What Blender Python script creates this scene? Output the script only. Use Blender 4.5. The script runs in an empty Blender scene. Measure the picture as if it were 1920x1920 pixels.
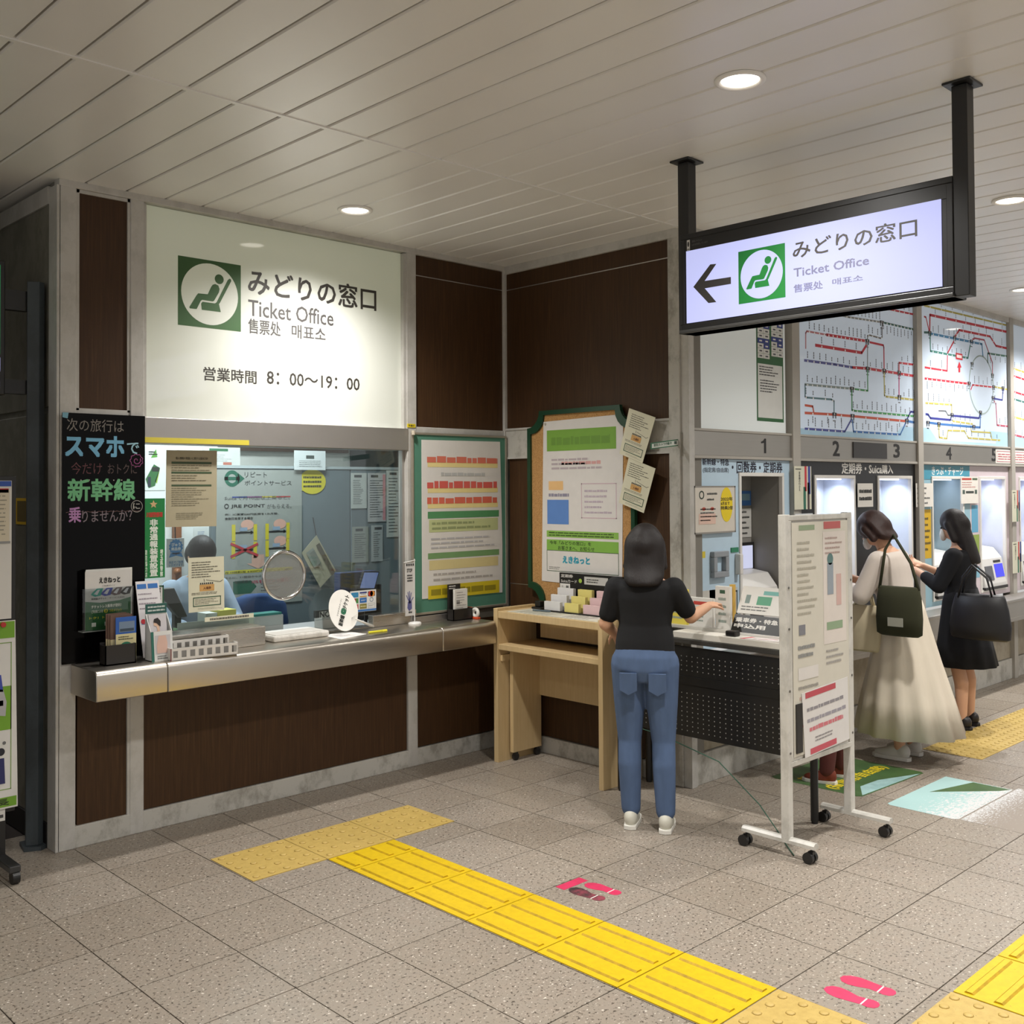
import bpy, math, random
from mathutils import Vector, Matrix
random.seed(7)
V = Vector; PI = math.pi
SC = bpy.context.scene
COL = SC.collection
# ------------------------------------------------------------------ camera, world, lights, exposure
cam_d = bpy.data.cameras.new('camera'); cam = bpy.data.objects.new('camera', cam_d); COL.objects.link(cam)
cam_d.sensor_width = 36; cam_d.lens = 36.507; cam_d.shift_y = -0.0429; cam_d.clip_start = 0.05
CR_ = ((0.71853, -0.69547, -0.00602), (-0.00941, -0.01838, 0.99979), (0.69543, 0.71832, 0.01975))
m4 = Matrix.Identity(4)
for i in range(3):
    m4[i][0] = CR_[0][i]; m4[i][1] = CR_[1][i]; m4[i][2] = -CR_[2][i]
m4.translation = (0, 0, 1.79)
cam.matrix_world = m4
SC.camera = cam
w = bpy.data.worlds.new('hall'); SC.world = w; w.use_nodes = True
w.node_tree.nodes['Background'].inputs[0].default_value = (0.80, 0.785, 0.76, 1)
w.node_tree.nodes['Background'].inputs[1].default_value = 0.70
SC.view_settings.view_transform = 'Standard'; SC.view_settings.look = 'None'
SC.view_settings.gamma = 1; SC.view_settings.use_curve_mapping = False
SC.view_settings.exposure = 0.08
SC.cycles.max_bounces = 8; SC.cycles.transparent_max_bounces = 16
SC.cycles.sample_clamp_indirect = 4
SC.cycles.use_denoising = True
CEIL = 3.36
YA, XB, YC = 5.31, 5.08, 3.73
SPOTS = [(3.40, 2.235), (3.405, 4.77), (5.92, 2.165), (8.70, 3.10), (10.35, 3.13), (5.75, 0.1), (0.95, 2.2), (3.4, -0.3), (0.95, -0.3), (8.4, 0.6), (11.2, 0.9), (1.2, 7.6)]
SPOT_W = 245.0
def spot(x, y, wgt):
    d = bpy.data.lights.new('downlight_lamp', 'SPOT'); d.energy = SPOT_W * wgt
    d.spot_size = math.radians(140); d.spot_blend = 1.0; d.shadow_soft_size = 0.075; d.color = (1.0, 0.975, 0.94)
    o = bpy.data.objects.new('downlight_lamp', d); COL.objects.link(o); o.location = (x, y, CEIL - 0.03)
for i, (x, y) in enumerate(SPOTS):
    spot(x, y, 0.40 if i == 11 else 1.0)
def area(x, y, z, sx, sy, e, col=(1, 1, 1), rot=(0, 0, 0)):
    d = bpy.data.lights.new('office_lamp', 'AREA'); d.shape = 'RECTANGLE'; d.size = sx; d.size_y = sy; d.energy = e; d.color = col
    o = bpy.data.objects.new('office_lamp', d); COL.objects.link(o); o.location = (x, y, z); o.rotation_euler = rot
area(3.4, 6.1, 2.85, 1.6, 0.3, 55, (0.90, 0.97, 1.0))
area(3.6, 7.9, 2.85, 2.4, 0.3, 75, (0.93, 0.98, 1.0))
# ------------------------------------------------------------------ materials
def lin(c):
    if isinstance(c, str):
        c = [int(c[i:i + 2], 16) / 255 for i in (0, 2, 4)]
    return tuple(((x / 12.92) if x <= 0.04045 else ((x + 0.055) / 1.055) ** 2.4) for x in c) + (1,)
MATS = {}
def base_mat(name):
    m = bpy.data.materials.new(name); m.use_nodes = True
    nt = m.node_tree; b = nt.nodes['Principled BSDF']
    return m, nt, b
def paint(col, rough=0.55, metal=0.0, emit=0.0, spec=0.5):
    k = ('p', col, rough, metal, emit, spec)
    if k in MATS: return MATS[k]
    m, nt, b = base_mat('paint_' + col)
    c = lin(col)
    b.inputs['Roughness'].default_value = rough; b.inputs['Metallic'].default_value = metal
    b.inputs['Specular IOR Level'].default_value = spec
    tc = nt.nodes.new('ShaderNodeTexCoord'); n = nt.nodes.new('ShaderNodeTexNoise'); n.inputs['Scale'].default_value = 14; n.inputs['Detail'].default_value = 3
    nt.links.new(tc.outputs['Object'], n.inputs['Vector'])
    mx = nt.nodes.new('ShaderNodeMix'); mx.data_type = 'RGBA'
    mx.inputs[6].default_value = tuple(x * 0.93 for x in c[:3]) + (1,); mx.inputs[7].default_value = tuple(min(1, x * 1.05) for x in c[:3]) + (1,)
    nt.links.new(n.outputs['Fac'], mx.inputs[0]); nt.links.new(mx.outputs[2], b.inputs['Base Color'])
    if emit:
        b.inputs['Emission Color'].default_value = c; b.inputs['Emission Strength'].default_value = emit
    MATS[k] = m
    return m
def ramp2(nt, fac, stops):
    r = nt.nodes.new('ShaderNodeValToRGB'); e = r.color_ramp.elements
    while len(e) < len(stops): e.new(0.5)
    for q, (p, c) in zip(e, stops): q.position = p; q.color = c
    nt.links.new(fac, r.inputs[0]); return r.outputs[0]
def coords(nt, kind='pos', scale=(1, 1, 1)):
    if kind == 'pos':
        s = nt.nodes.new('ShaderNodeNewGeometry').outputs['Position']
    else:
        s = nt.nodes.new('ShaderNodeTexCoord').outputs['Object']
    mp = nt.nodes.new('ShaderNodeMapping'); mp.inputs['Scale'].default_value = scale
    nt.links.new(s, mp.inputs[0]); return mp.outputs[0]
def noise(nt, vec, scale, detail=3, rough=0.5):
    n = nt.nodes.new('ShaderNodeTexNoise'); n.inputs['Scale'].default_value = scale; n.inputs['Detail'].default_value = detail; n.inputs['Roughness'].default_value = rough
    nt.links.new(vec, n.inputs['Vector']); return n.outputs['Fac']
def mixc(nt, fac, a, b, mode='MIX'):
    mx = nt.nodes.new('ShaderNodeMix'); mx.data_type = 'RGBA'; mx.blend_type = mode
    for s, i in ((fac, 0), (a, 6), (b, 7)):
        if hasattr(s, 'links') or hasattr(s, 'is_linked'): nt.links.new(s, mx.inputs[i])
        else: mx.inputs[i].default_value = s
    return mx.outputs[2]
def bump(nt, b, h, strength, dist=0.002):
    bp = nt.nodes.new('ShaderNodeBump'); bp.inputs['Strength'].default_value = strength; bp.inputs['Distance'].default_value = dist
    nt.links.new(h, bp.inputs['Height']); nt.links.new(bp.outputs[0], b.inputs['Normal'])
def m_wood_dark():
    m, nt, b = base_mat('dark_walnut_laminate')
    v = coords(nt, 'pos', (1, 1, 0.035))
    n1 = noise(nt, v, 90, 4, 0.65); n2 = noise(nt, v, 11, 2)
    c = ramp2(nt, n1, [(0.3, lin('2e1e10')), (0.55, lin('452e19')), (0.8, lin('5e4227'))])
    c = mixc(nt, n2, c, lin('402a17'))
    nt.links.new(c, b.inputs['Base Color']); b.inputs['Roughness'].default_value = 0.5; b.inputs['Specular IOR Level'].default_value = 0.3
    bump(nt, b, n1, 0.05); return m
def m_steel(name, col, rough, sc=(0.02, 1, 1)):
    m, nt, b = base_mat(name)
    v = coords(nt, 'pos', sc); n = noise(nt, v, 220, 2); n2 = noise(nt, coords(nt), 3, 3)
    c = mixc(nt, n2, lin(col), tuple(x * 0.85 for x in lin(col)[:3]) + (1,))
    nt.links.new(c, b.inputs['Base Color']); b.inputs['Metallic'].default_value = 1
    r = nt.nodes.new('ShaderNodeMapRange'); r.inputs[3].default_value = rough - 0.05; r.inputs[4].default_value = rough + 0.1
    nt.links.new(n, r.inputs[0]); nt.links.new(r.outputs[0], b.inputs['Roughness'])
    bump(nt, b, n, 0.04); return m
def m_stained(name, col, stain, rough=0.5, amount=0.6):
    m, nt, b = base_mat(name)
    n = noise(nt, coords(nt, 'pos', (1, 1, 0.7)), 7, 7, 0.7)
    c = ramp2(nt, n, [(0.0, lin(stain)), (0.5 - 0.25 * amount, lin(stain)), (0.62 - 0.2 * amount, lin(col)), (1.0, lin(col))])
    nt.links.new(c, b.inputs['Base Color']); b.inputs['Roughness'].default_value = rough; return m
def m_terrazzo():
    m, nt, b = base_mat('speckled_grey_stone')
    v = coords(nt)
    big = noise(nt, v, 1.6, 4); mid = noise(nt, v, 16, 4)
    c = mixc(nt, big, lin('8c8377'), lin('9c9387'))
    c = mixc(nt, ramp2(nt, mid, [(0.35, (0, 0, 0, 1)), (0.7, (1, 1, 1, 1))]), c, lin('978c7f'))
    fine = noise(nt, v, 75, 2, 0.6)
    c = mixc(nt, ramp2(nt, fine, [(0.34, (1, 1, 1, 1)), (0.43, (0, 0, 0, 1))]), c, lin('51473e'))
    fine2 = noise(nt, coords(nt, 'pos', (1, 1.3, 1)), 62, 2, 0.6)
    c = mixc(nt, ramp2(nt, fine2, [(0.63, (0, 0, 0, 1)), (0.71, (1, 1, 1, 1))]), c, lin('d8d0c4'))
    vo = nt.nodes.new('ShaderNodeTexVoronoi'); vo.inputs['Scale'].default_value = 17; nt.links.new(v, vo.inputs['Vector'])
    c = mixc(nt, ramp2(nt, vo.outputs['Distance'], [(0.04, (1, 1, 1, 1)), (0.10, (0, 0, 0, 1))]), c, lin('d8d0c4'))
    oi = nt.nodes.new('ShaderNodeObjectInfo')
    c = mixc(nt, oi.outputs['Random'], mixc(nt, 0.5, c, mixc(nt, 1.0, c, lin('e6e2dc'), 'MULTIPLY')), c)
    nt.links.new(c, b.inputs['Base Color'])
    r = nt.nodes.new('ShaderNodeMapRange'); r.inputs[3].default_value = 0.34; r.inputs[4].default_value = 0.5
    nt.links.new(mid, r.inputs[0]); nt.links.new(r.outputs[0], b.inputs['Roughness'])
    return m
def m_tactile(name, col, worn, rough=0.45):
    m, nt, b = base_mat(name)
    v = coords(nt); n = noise(nt, v, 30, 6, 0.7); n2 = noise(nt, v, 120, 3, 0.6)
    c = mixc(nt, ramp2(nt, n, [(0.4, (0, 0, 0, 1)), (0.75, (1, 1, 1, 1))]), lin(col), lin(worn))
    c = mixc(nt, ramp2(nt, n2, [(0.27, (1, 1, 1, 1)), (0.33, (0, 0, 0, 1))]), c, tuple(x * 0.45 for x in lin(worn)[:3]) + (1,))
    nt.links.new(c, b.inputs['Base Color']); b.inputs['Roughness'].default_value = rough; return m
def m_light(name, col, strength, base=None):
    m, nt, b = base_mat(name)
    k_ = 1.0 if strength < .3 else .25; b.inputs['Base Color'].default_value = tuple(x * k_ for x in lin(base or col)[:3]) + (1,); b.inputs['Emission Color'].default_value = lin(col); b.inputs['Emission Strength'].default_value = strength
    b.inputs['Roughness'].default_value = 0.05
    return m
def m_glass(name, tint=(0.93, 0.97, 0.96, 1)):
    m = bpy.data.materials.new(name); m.use_nodes = True; nt = m.node_tree; nt.nodes.clear()
    o = nt.nodes.new('ShaderNodeOutputMaterial'); mx = nt.nodes.new('ShaderNodeMixShader'); t = nt.nodes.new('ShaderNodeBsdfTransparent'); g = nt.nodes.new('ShaderNodeBsdfGlossy'); f = nt.nodes.new('ShaderNodeFresnel')
    t.inputs[0].default_value = tint; g.inputs['Roughness'].default_value = 0.01; f.inputs[0].default_value = 1.5
    nt.links.new(f.outputs[0], mx.inputs[0]); nt.links.new(t.outputs[0], mx.inputs[1]); nt.links.new(g.outputs[0], mx.inputs[2]); nt.links.new(mx.outputs[0], o.inputs[0])
    return m
def m_mesh():
    m = bpy.data.materials.new('fine_wire_mesh'); m.use_nodes = True; nt = m.node_tree; b = nt.nodes['Principled BSDF']; o = nt.nodes['Material Output']
    b.inputs['Base Color'].default_value = lin('b8b4ae'); b.inputs['Metallic'].default_value = 0.7; b.inputs['Roughness'].default_value = 0.4
    t = nt.nodes.new('ShaderNodeBsdfTransparent'); mx = nt.nodes.new('ShaderNodeMixShader')
    ck = nt.nodes.new('ShaderNodeTexChecker'); ck.inputs['Scale'].default_value = 330; nt.links.new(coords(nt, 'pos', (1, 0, 1)), ck.inputs[0])
    mr = nt.nodes.new('ShaderNodeMapRange'); mr.inputs[3].default_value = 0.25; mr.inputs[4].default_value = 0.5; nt.links.new(ck.outputs[1], mr.inputs[0])
    nt.links.new(mr.outputs[0], mx.inputs[0]); nt.links.new(t.outputs[0], mx.inputs[1]); nt.links.new(b.outputs[0], mx.inputs[2]); nt.links.new(mx.outputs[0], o.inputs[0])
    return m
def m_lightwood():
    m, nt, b = base_mat('pale_maple_board')
    n = noise(nt, coords(nt, 'pos', (1, 1, 0.08)), 60, 3); n2 = noise(nt, coords(nt), 4, 3)
    c = ramp2(nt, n, [(0.3, lin('bfa477')), (0.7, lin('d0b78b'))]); c = mixc(nt, n2, c, lin('c6ac7f'))
    nt.links.new(c, b.inputs['Base Color']); b.inputs['Roughness'].default_value = 0.4; return m
def m_cork():
    m, nt, b = base_mat('cork')
    n = noise(nt, coords(nt), 160, 4, 0.7)
    c = ramp2(nt, n, [(0.3, lin('8a6436')), (0.55, lin('b78b55')), (0.8, lin('caa26c'))])
    nt.links.new(c, b.inputs['Base Color']); b.inputs['Roughness'].default_value = 0.9; return m
def m_cloth(name, col, rough=0.9, folds=18, amt=0.2):
    m, nt, b = base_mat(name)
    n = noise(nt, coords(nt, 'obj', (1, 1, 0.35)), folds, 4); n2 = noise(nt, coords(nt, 'obj'), 300, 2)
    d = tuple(x * (1 - amt) for x in lin(col)[:3]) + (1,)
    c = mixc(nt, n, d, lin(col)); nt.links.new(c, b.inputs['Base Color']); b.inputs['Roughness'].default_value = rough
    bump(nt, b, n2, 0.25, 0.001); return m
def m_ceiling():
    m, nt, b = base_mat('cream_enamel_ceiling_strip')
    n = noise(nt, coords(nt), 2.2, 4); n2 = noise(nt, coords(nt, 'pos', (1, 0.1, 1)), 9, 2)
    c = mixc(nt, n, lin('dedcd8'), lin('e7e5e1')); nt.links.new(c, b.inputs['Base Color'])
    r = nt.nodes.new('ShaderNodeMapRange'); r.inputs[3].default_value = 0.26; r.inputs[4].default_value = 0.36
    nt.links.new(n2, r.inputs[0]); nt.links.new(r.outputs[0], b.inputs['Roughness']); b.inputs['Specular IOR Level'].default_value = 0.6
    return m
WOOD = m_wood_dark(); STEEL = m_steel('brushed_steel', 'cfc9c0', 0.26); STEEL_V = m_steel('brushed_steel_lintel', 'c4bfba', 0.42, (1, 1, 0.03))
CHROME = m_steel('polished_chrome', 'e8e6e2', 0.12)
TRIM = m_stained('grey_painted_trim', 'bcb9b3', 'b0ada6', 0.45, 0.3); BASE = m_stained('scuffed_pale_base', 'b9b6ae', '98948b', 0.55, 0.45)
TERR = m_terrazzo(); GROUT = paint('332b28', 0.9)
YEL = m_tactile('yellow_tactile_vinyl', 'd6b408', 'c8a508'); TAN = m_tactile('tan_tactile_block', 'c0a45c', 'ae924c', 0.5)
CEILM = m_ceiling(); GLASS = m_glass('window_glass', (0.93, 0.96, 0.955, 1)); ACRYL = m_glass('clear_acrylic', (0.9, 0.92, 0.92, 1)); MESHM = m_mesh()
MAPLE = m_lightwood(); CORK = m_cork()
BLACKM = paint('1b1a19', 0.35); WHITE = paint('e8e5df', 0.5); PAPER = paint('f2efe8', 0.8); DARKP = paint('22201f', 0.5)
# ------------------------------------------------------------------ mesh helpers
class Fr:
    def __init__(s, O, U, W):
        s.O = V(O); s.U = V(U).normalized(); s.W = V(W).normalized(); s.N = s.U.cross(s.W)
    def p(s, u, v, d=0.0):
        return s.O + s.U * u + s.W * v + s.N * d
def FA(y): return Fr((0, y, 0), (1, 0, 0), (0, 0, 1))
def FB(x): return Fr((x, 0, 0), (0, -1, 0), (0, 0, 1))
def FF(z): return Fr((0, 0, z), (1, 0, 0), (0, 1, 0))
W_ = {}
class MB:
    def __init__(s): s.v = []; s.f = []; s.m = []; s.cur = 0
    def face(s, idx): s.f.append(idx); s.m.append(s.cur)
    def mat(s, i): s.cur = i; return s
    def box(s, a, b):
        x0, y0, z0 = a; x1, y1, z1 = b
        x0, x1 = sorted((x0, x1)); y0, y1 = sorted((y0, y1)); z0, z1 = sorted((z0, z1))
        n = len(s.v)
        s.v += [(x0, y0, z0), (x1, y0, z0), (x1, y1, z0), (x0, y1, z0), (x0, y0, z1), (x1, y0, z1), (x1, y1, z1), (x0, y1, z1)]
        for q in ((3, 2, 1, 0), (4, 5, 6, 7), (0, 1, 5, 4), (1, 2, 6, 5), (2, 3, 7, 6), (3, 0, 4, 7)): s.face([n + i for i in q])
        return s
    def prism(s, fr, pts, d0, d1):
        ar = sum(pts[i][0] * pts[(i + 1) % len(pts)][1] - pts[(i + 1) % len(pts)][0] * pts[i][1] for i in range(len(pts)))
        if ar < 0: pts = pts[::-1]
        d0, d1 = sorted((d0, d1)); n = len(s.v); k = len(pts)
        s.v += [tuple(fr.p(u, v, d0)) for u, v in pts] + [tuple(fr.p(u, v, d1)) for u, v in pts]
        s.face([n + i for i in range(k)][::-1]); s.face([n + k + i for i in range(k)])
        for i in range(k): s.face([n + i, n + (i + 1) % k, n + k + (i + 1) % k, n + k + i])
        return s
    def fbox(s, fr, u0, v0, u1, v1, d0, d1):
        return s.prism(fr, [(u0, v0), (u1, v0), (u1, v1), (u0, v1)], d0, d1)
    def frame(s, fr, u0, v0, u1, v1, t, d0, d1):
        u0, u1 = sorted((u0, u1)); v0, v1 = sorted((v0, v1))
        s.fbox(fr, u0, v0, u1, v0 + t, d0, d1); s.fbox(fr, u0, v1 - t, u1, v1, d0, d1)
        s.fbox(fr, u0, v0 + t, u0 + t, v1 - t, d0, d1); s.fbox(fr, u1 - t, v0 + t, u1, v1 - t, d0, d1); return s
    def loft(s, rings, n=16, cap=True):
        # rings: list of (center, ax, ay) with ax, ay half-axis vectors
        st = len(s.v)
        for c, ax, ay in rings:
            c, ax, ay = V(c), V(ax), V(ay)
            for i in range(n):
                t = 2 * PI * i / n; s.v.append(tuple(c + ax * math.cos(t) + ay * math.sin(t)))
        for r in range(len(rings) - 1):
            for i in range(n):
                a = st + r * n + i; b = st + r * n + (i + 1) % n; s.face([a, b, b + n, a + n])
        if cap:
            s.face([st + i for i in range(n)][::-1]); s.face([st + (len(rings) - 1) * n + i for i in range(n)])
        return s
    def tube(s, pts, r, n=10, cap=True):
        pts = [V(p) for p in pts]; rs = r if isinstance(r, (list, tuple)) else [r] * len(pts); rings = []
        for i, p in enumerate(pts):
            d = (pts[min(i + 1, len(pts) - 1)] - pts[max(i - 1, 0)]).normalized()
            ref = V((0, 0, 1)) if abs(d.z) < 0.95 else V((1, 0, 0))
            a = ref.cross(d).normalized(); b = d.cross(a); rings.append((p, a * rs[i], b * rs[i]))
        return s.loft(rings, n, cap)
    def torus(s, c, U, W, R, r, n=40, k=10):
        c = V(c); U = V(U); W = V(W); N = U.cross(W); st = len(s.v)
        for i in range(n):
            t = 2 * PI * i / n; e = U * math.cos(t) + W * math.sin(t)
            for j in range(k):
                q = 2 * PI * j / k; s.v.append(tuple(c + e * (R + r * math.cos(q)) + N * r * math.sin(q)))
        for i in range(n):
            for j in range(k):
                s.face([st + i * k + j, st + ((i + 1) % n) * k + j, st + ((i + 1) % n) * k + (j + 1) % k, st + i * k + (j + 1) % k])
        return s
    def disc(s, fr, cu, cv, r, d0, d1, n=28, rv=None):
        return s.prism(fr, [(cu + r * math.cos(2 * PI * i / n), cv + (rv or r) * math.sin(2 * PI * i / n)) for i in range(n)], d0, d1)
    def ell(s, c, ax, ay, az, n=16, k=10):
        c, ax, ay, az = V(c), V(ax), V(ay), V(az); rings = []
        for j in range(1, k):
            t = PI * j / k; rings.append((c - az * math.cos(t), ax * math.sin(t), ay * math.sin(t)))
        st = len(s.v); s.loft(rings, n, False)
        b = len(s.v); s.v += [tuple(c - az), tuple(c + az)]
        for i in range(n):
            s.face([b, st + (i + 1) % n, st + i]); o = st + (k - 2) * n; s.face([b + 1, o + i, o + (i + 1) % n])
        return s
    def cap(s, p0, r0, p1, r1, n=12):
        p0, p1 = V(p0), V(p1)
        for p, r in ((p0, r0), (p1, r1)): s.ell(p, (r, 0, 0), (0, r, 0), (0, 0, r), n, 8)
        s.tube([p0, p1], [r0, r1], n); return s
    def mesh(s, name, mats):
        me = bpy.data.meshes.new(name); me.from_pydata(s.v, [], s.f)
        for m in mats: me.materials.append(m)
        me.polygons.foreach_set('material_index', s.m); return me
    def build(s, name, mats, parent=None, smooth=False, bevel=0.0, local=False, origin=None):
        if not isinstance(mats, (list, tuple)): mats = [mats]
        if local: L = V((0, 0, 0)) if origin is None else V(origin)
        else:
            if origin is None:
                xs, ys, zs = zip(*s.v); L = V(((min(xs) + max(xs)) / 2, (min(ys) + max(ys)) / 2, min(zs)))
            else: L = V(origin)
        s.v = [(v[0] - L[0], v[1] - L[1], v[2] - L[2]) for v in s.v]
        me = s.mesh(name, mats)
        o = bpy.data.objects.new(name, me); COL.objects.link(o)
        if smooth:
            me.polygons.foreach_set('use_smooth', [True] * len(me.polygons))
            if smooth == 'auto':
                try: me.set_sharp_from_angle(angle=math.radians(40))
                except Exception: pass
        if bevel:
            bm = o.modifiers.new('edge', 'BEVEL'); bm.width = bevel; bm.segments = 2; bm.limit_method = 'ANGLE'
        W_[o.name] = L.copy()
        if parent is not None:
            o.parent = parent; o.location = L if local else L - W_[parent.name]
        else: o.location = L
        return o
def tag(o, label, cat, group=None):
    o['label'] = label; o['category'] = cat
    if group: o['group'] = group
    return o
def thing(name, label, cat, loc, group=None, rz=0.0):
    o = bpy.data.objects.new(name, None); COL.objects.link(o); o.location = loc; o.rotation_euler = (0, 0, rz); o.empty_display_size = 0.1
    W_[o.name] = V(loc); return tag(o, label, cat, group)
def struct(o): o['kind'] = 'structure'; return o
def root(name, loc=(0, 0, 0)):
    o = bpy.data.objects.new(name, None); COL.objects.link(o); o.location = loc; W_[o.name] = V(loc); o['kind'] = 'structure'; return o
# ------------------------------------------------------------------ flat print
TXT = {}
def text_geo(s, bold=0.0):
    k = (s, bold)
    if k not in TXT:
        cu = bpy.data.curves.new('t', 'FONT'); cu.body = s; cu.resolution_u = 2; cu.offset = 0
        ob = bpy.data.objects.new('t', cu); me = ob.to_mesh()
        vs = [(v.co.x, v.co.y) for v in me.vertices]; fs = [list(p.vertices) for p in me.polygons]
        ob.to_mesh_clear(); bpy.data.objects.remove(ob); bpy.data.curves.remove(cu)
        if not vs: vs = [(0, 0), (1, 0), (1, 1)]; fs = [[0, 1, 2]]
        TXT[k] = (vs, fs, min(v[0] for v in vs), min(v[1] for v in vs), max(v[0] for v in vs), max(v[1] for v in vs))
    return TXT[k]
class Art:
    E = 0.0007
    def __init__(s, fr, d=0.0): s.fr = fr; s.d = d; s.mb = MB(); s.mats = []; s.layer = 1
    def _c(s, col, **k):
        m = paint(col, **k) if isinstance(col, str) else col
        if m not in s.mats: s.mats.append(m)
        s.mb.cur = s.mats.index(m)
    def L(s, n): s.layer = n; return s
    def poly(s, pts, col, **k):
        s._c(col, **k)
        ar = sum(pts[i][0] * pts[(i + 1) % len(pts)][1] - pts[(i + 1) % len(pts)][0] * pts[i][1] for i in range(len(pts)))
        if ar < 0: pts = pts[::-1]
        n = len(s.mb.v); s.mb.v += [tuple(s.fr.p(u, v, s.d + s.layer * s.E)) for u, v in pts]; s.mb.face(list(range(n, n + len(pts)))); return s
    def rect(s, u0, v0, u1, v1, col, **k):
        return s.poly([(u0, v0), (u1, v0), (u1, v1), (u0, v1)], col, **k)
    def border(s, u0, v0, u1, v1, t, col):
        u0, u1 = sorted((u0, u1)); v0, v1 = sorted((v0, v1))
        s.rect(u0, v0, u1, v0 + t, col); s.rect(u0, v1 - t, u1, v1, col); s.rect(u0, v0, u0 + t, v1, col); return s.rect(u1 - t, v0, u1, v1, col)
    def circ(s, cu, cv, r, col, rv=None, n=28, **k):
        return s.poly([(cu + r * math.cos(2 * PI * i / n), cv + (rv or r) * math.sin(2 * PI * i / n)) for i in range(n)], col, **k)
    def ring(s, cu, cv, r0, r1, col, n=28, rv=1.0, a0=0, a1=1):
        for i in range(n):
            a, b = 2 * PI * (a0 + (a1 - a0) * i / n), 2 * PI * (a0 + (a1 - a0) * (i + 1) / n)
            s.poly([(cu + r * math.cos(t), cv + r * rv * math.sin(t)) for r, t in ((r0, a), (r1, a), (r1, b), (r0, b))], col)
        return s
    def line(s, pts, w, col):
        for (a, b), (c, d) in zip(pts[:-1], pts[1:]):
            L = math.hypot(c - a, d - b) or 1e-6; ex, ey = (c - a) / L * w / 2, (d - b) / L * w / 2; nx, ny = -ey, ex
            s.poly([(a - ex * .6 + nx, b - ey * .6 + ny), (a - ex * .6 - nx, b - ey * .6 - ny), (c + ex * .6 - nx, d + ey * .6 - ny), (c + ex * .6 + nx, d + ey * .6 + ny)], col)
        return s
    def text(s, u0, v0, u1, v1, t, col, bold=0.012, **k):
        # stretched into the box u0,v0 - u1,v1 ; skew shifts the baseline along u
        vs, fs, x0, y0, x1, y1 = text_geo(t); s._c(col, **k)
        su = (u1 - u0) / (x1 - x0); sv = (v1 - v0) / max(y1 - y0, 1e-6)
        for q, (bx, by) in enumerate(((-1, -1), (1, -1), (-1, 1), (1, 1)) if bold else ((0, 0),)):
            n = len(s.mb.v)
            for x, y in vs: s.mb.v.append(tuple(s.fr.p(u0 + (x - x0 + bx * bold) * su, v0 + (y - y0 + by * bold) * sv, s.d + s.layer * s.E + q * 2e-5)))
            for f in fs: s.mb.face([n + i for i in f])
        return s
    def vtext(s, u0, v0, u1, v1, t, col, bold=0.012):
        # vertical writing from the top v1 down to v0
        h = (v1 - v0) / len(t)
        for i, ch in enumerate(t):
            if ch in ' 　': continue
            if ch == 'ー': s.rect((u0 + u1) / 2 - .06 * h, v1 - (i + .9) * h, (u0 + u1) / 2 + .06 * h, v1 - (i + .1) * h, col); continue
            s.text(u0, v1 - (i + .94) * h, u1, v1 - (i + .06) * h, ch, col, bold)
        return s
    def lines(s, u0, v0, u1, v1, n, col, fill=0.5, seed=1, ragged=True, dash=9):
        r = random.Random(seed); h = (v1 - v0) / n
        for i in range(n):
            vb = v1 - (i + 1) * h + h * (1 - fill) / 2; end = u1 if not ragged else u0 + (u1 - u0) * r.uniform(0.55, 1.0); u = u0
            step = (u1 - u0) / dash
            while u < end - 1e-5 if u1 > u0 else False:
                e = min(end, u + step * r.uniform(0.5, 1.5)); s.rect(u, vb, e - step * 0.12, vb + h * fill * r.uniform(.8, 1), col); u = e
        return s
    def warp(s, f):
        s.mb.v = [tuple(f(V(v))) for v in s.mb.v]; return s
    def build(s, name, parent):
        if not s.mb.v: return None
        return s.mb.build(name, s.mats, parent)
def sheet(name, label, cat, fr, pts, col, thick=0.0012, group=None, d=0.0, bev=0.0):
    # a flat thing on frame fr: its own mesh, and an Art in world u,v to print on it
    if len(pts) == 4 and not isinstance(pts[0], tuple):
        u0, v0, u1, v1 = pts; pts = [(u0, v0), (u1, v0), (u1, v1), (u0, v1)]
    mb = MB(); mb.prism(fr, pts, d, d + thick)
    o = mb.build(name, paint(col, 0.7) if isinstance(col, str) else col, bevel=bev); tag(o, label, cat, group)
    return o, Art(fr, d + thick)
def unit_art(fr, pts):
    # frame for a tilted sheet: pts = lower-left, lower-right, upper-left in fr coordinates; returns Fr with u,v in metres from lower-left
    a, b, c = [fr.p(*q) for q in pts]
    return Fr(a, b - a, (c - a) - (b - a) * ((c - a).dot(b - a) / (b - a).length_squared)), (b - a).length, (c - a).length

# ------------------------------------------------------------------ floor
GX0, GY0, GP = 1.650, 2.850, 0.4057
mb = MB(); mb.box((-5, -5, -0.1), (15, 5.31, -0.011)); mb.box((-5, 5.31, -0.1), (1.975, 10, -0.011))
floor = struct(mb.build('floor', GROUT, origin=(0, 0, 0)))
F_ = CR_
def in_view(x, y, z=0.0):
    q = V((x, y, z - 1.79)); c = [V(r).dot(q) for r in CR_]
    if c[2] < 0.3: return False
    px = 960 + 1947 * c[0] / c[2]; py = 877.6 - 1947 * c[1] / c[2]
    return -150 < px < 2070 and -100 < py < 2150
cells = []
for i in range(-16, 33):
    for j in range(-19, 18):
        x0 = GX0 + i * GP; y0 = GY0 + j * GP
        if x0 + GP > 15 or y0 > 9.6: continue
        x1, y1 = x0 + GP, y0 + GP
        if y0 > 5.3 and x1 > 1.99: continue
        if y1 > 5.31 and x0 > 1.9: y1 = 5.31
        if y0 >= YC and x0 > 5.1: continue
        cells.append((math.hypot(x0 + GP / 2, y0 + GP / 2), x0, y0, x1, y1, in_view(x0 + GP / 2, y0 + GP / 2)))
cells.sort(); far = MB(); proto = None; nt_ = 0; g = 0.0024
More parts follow.
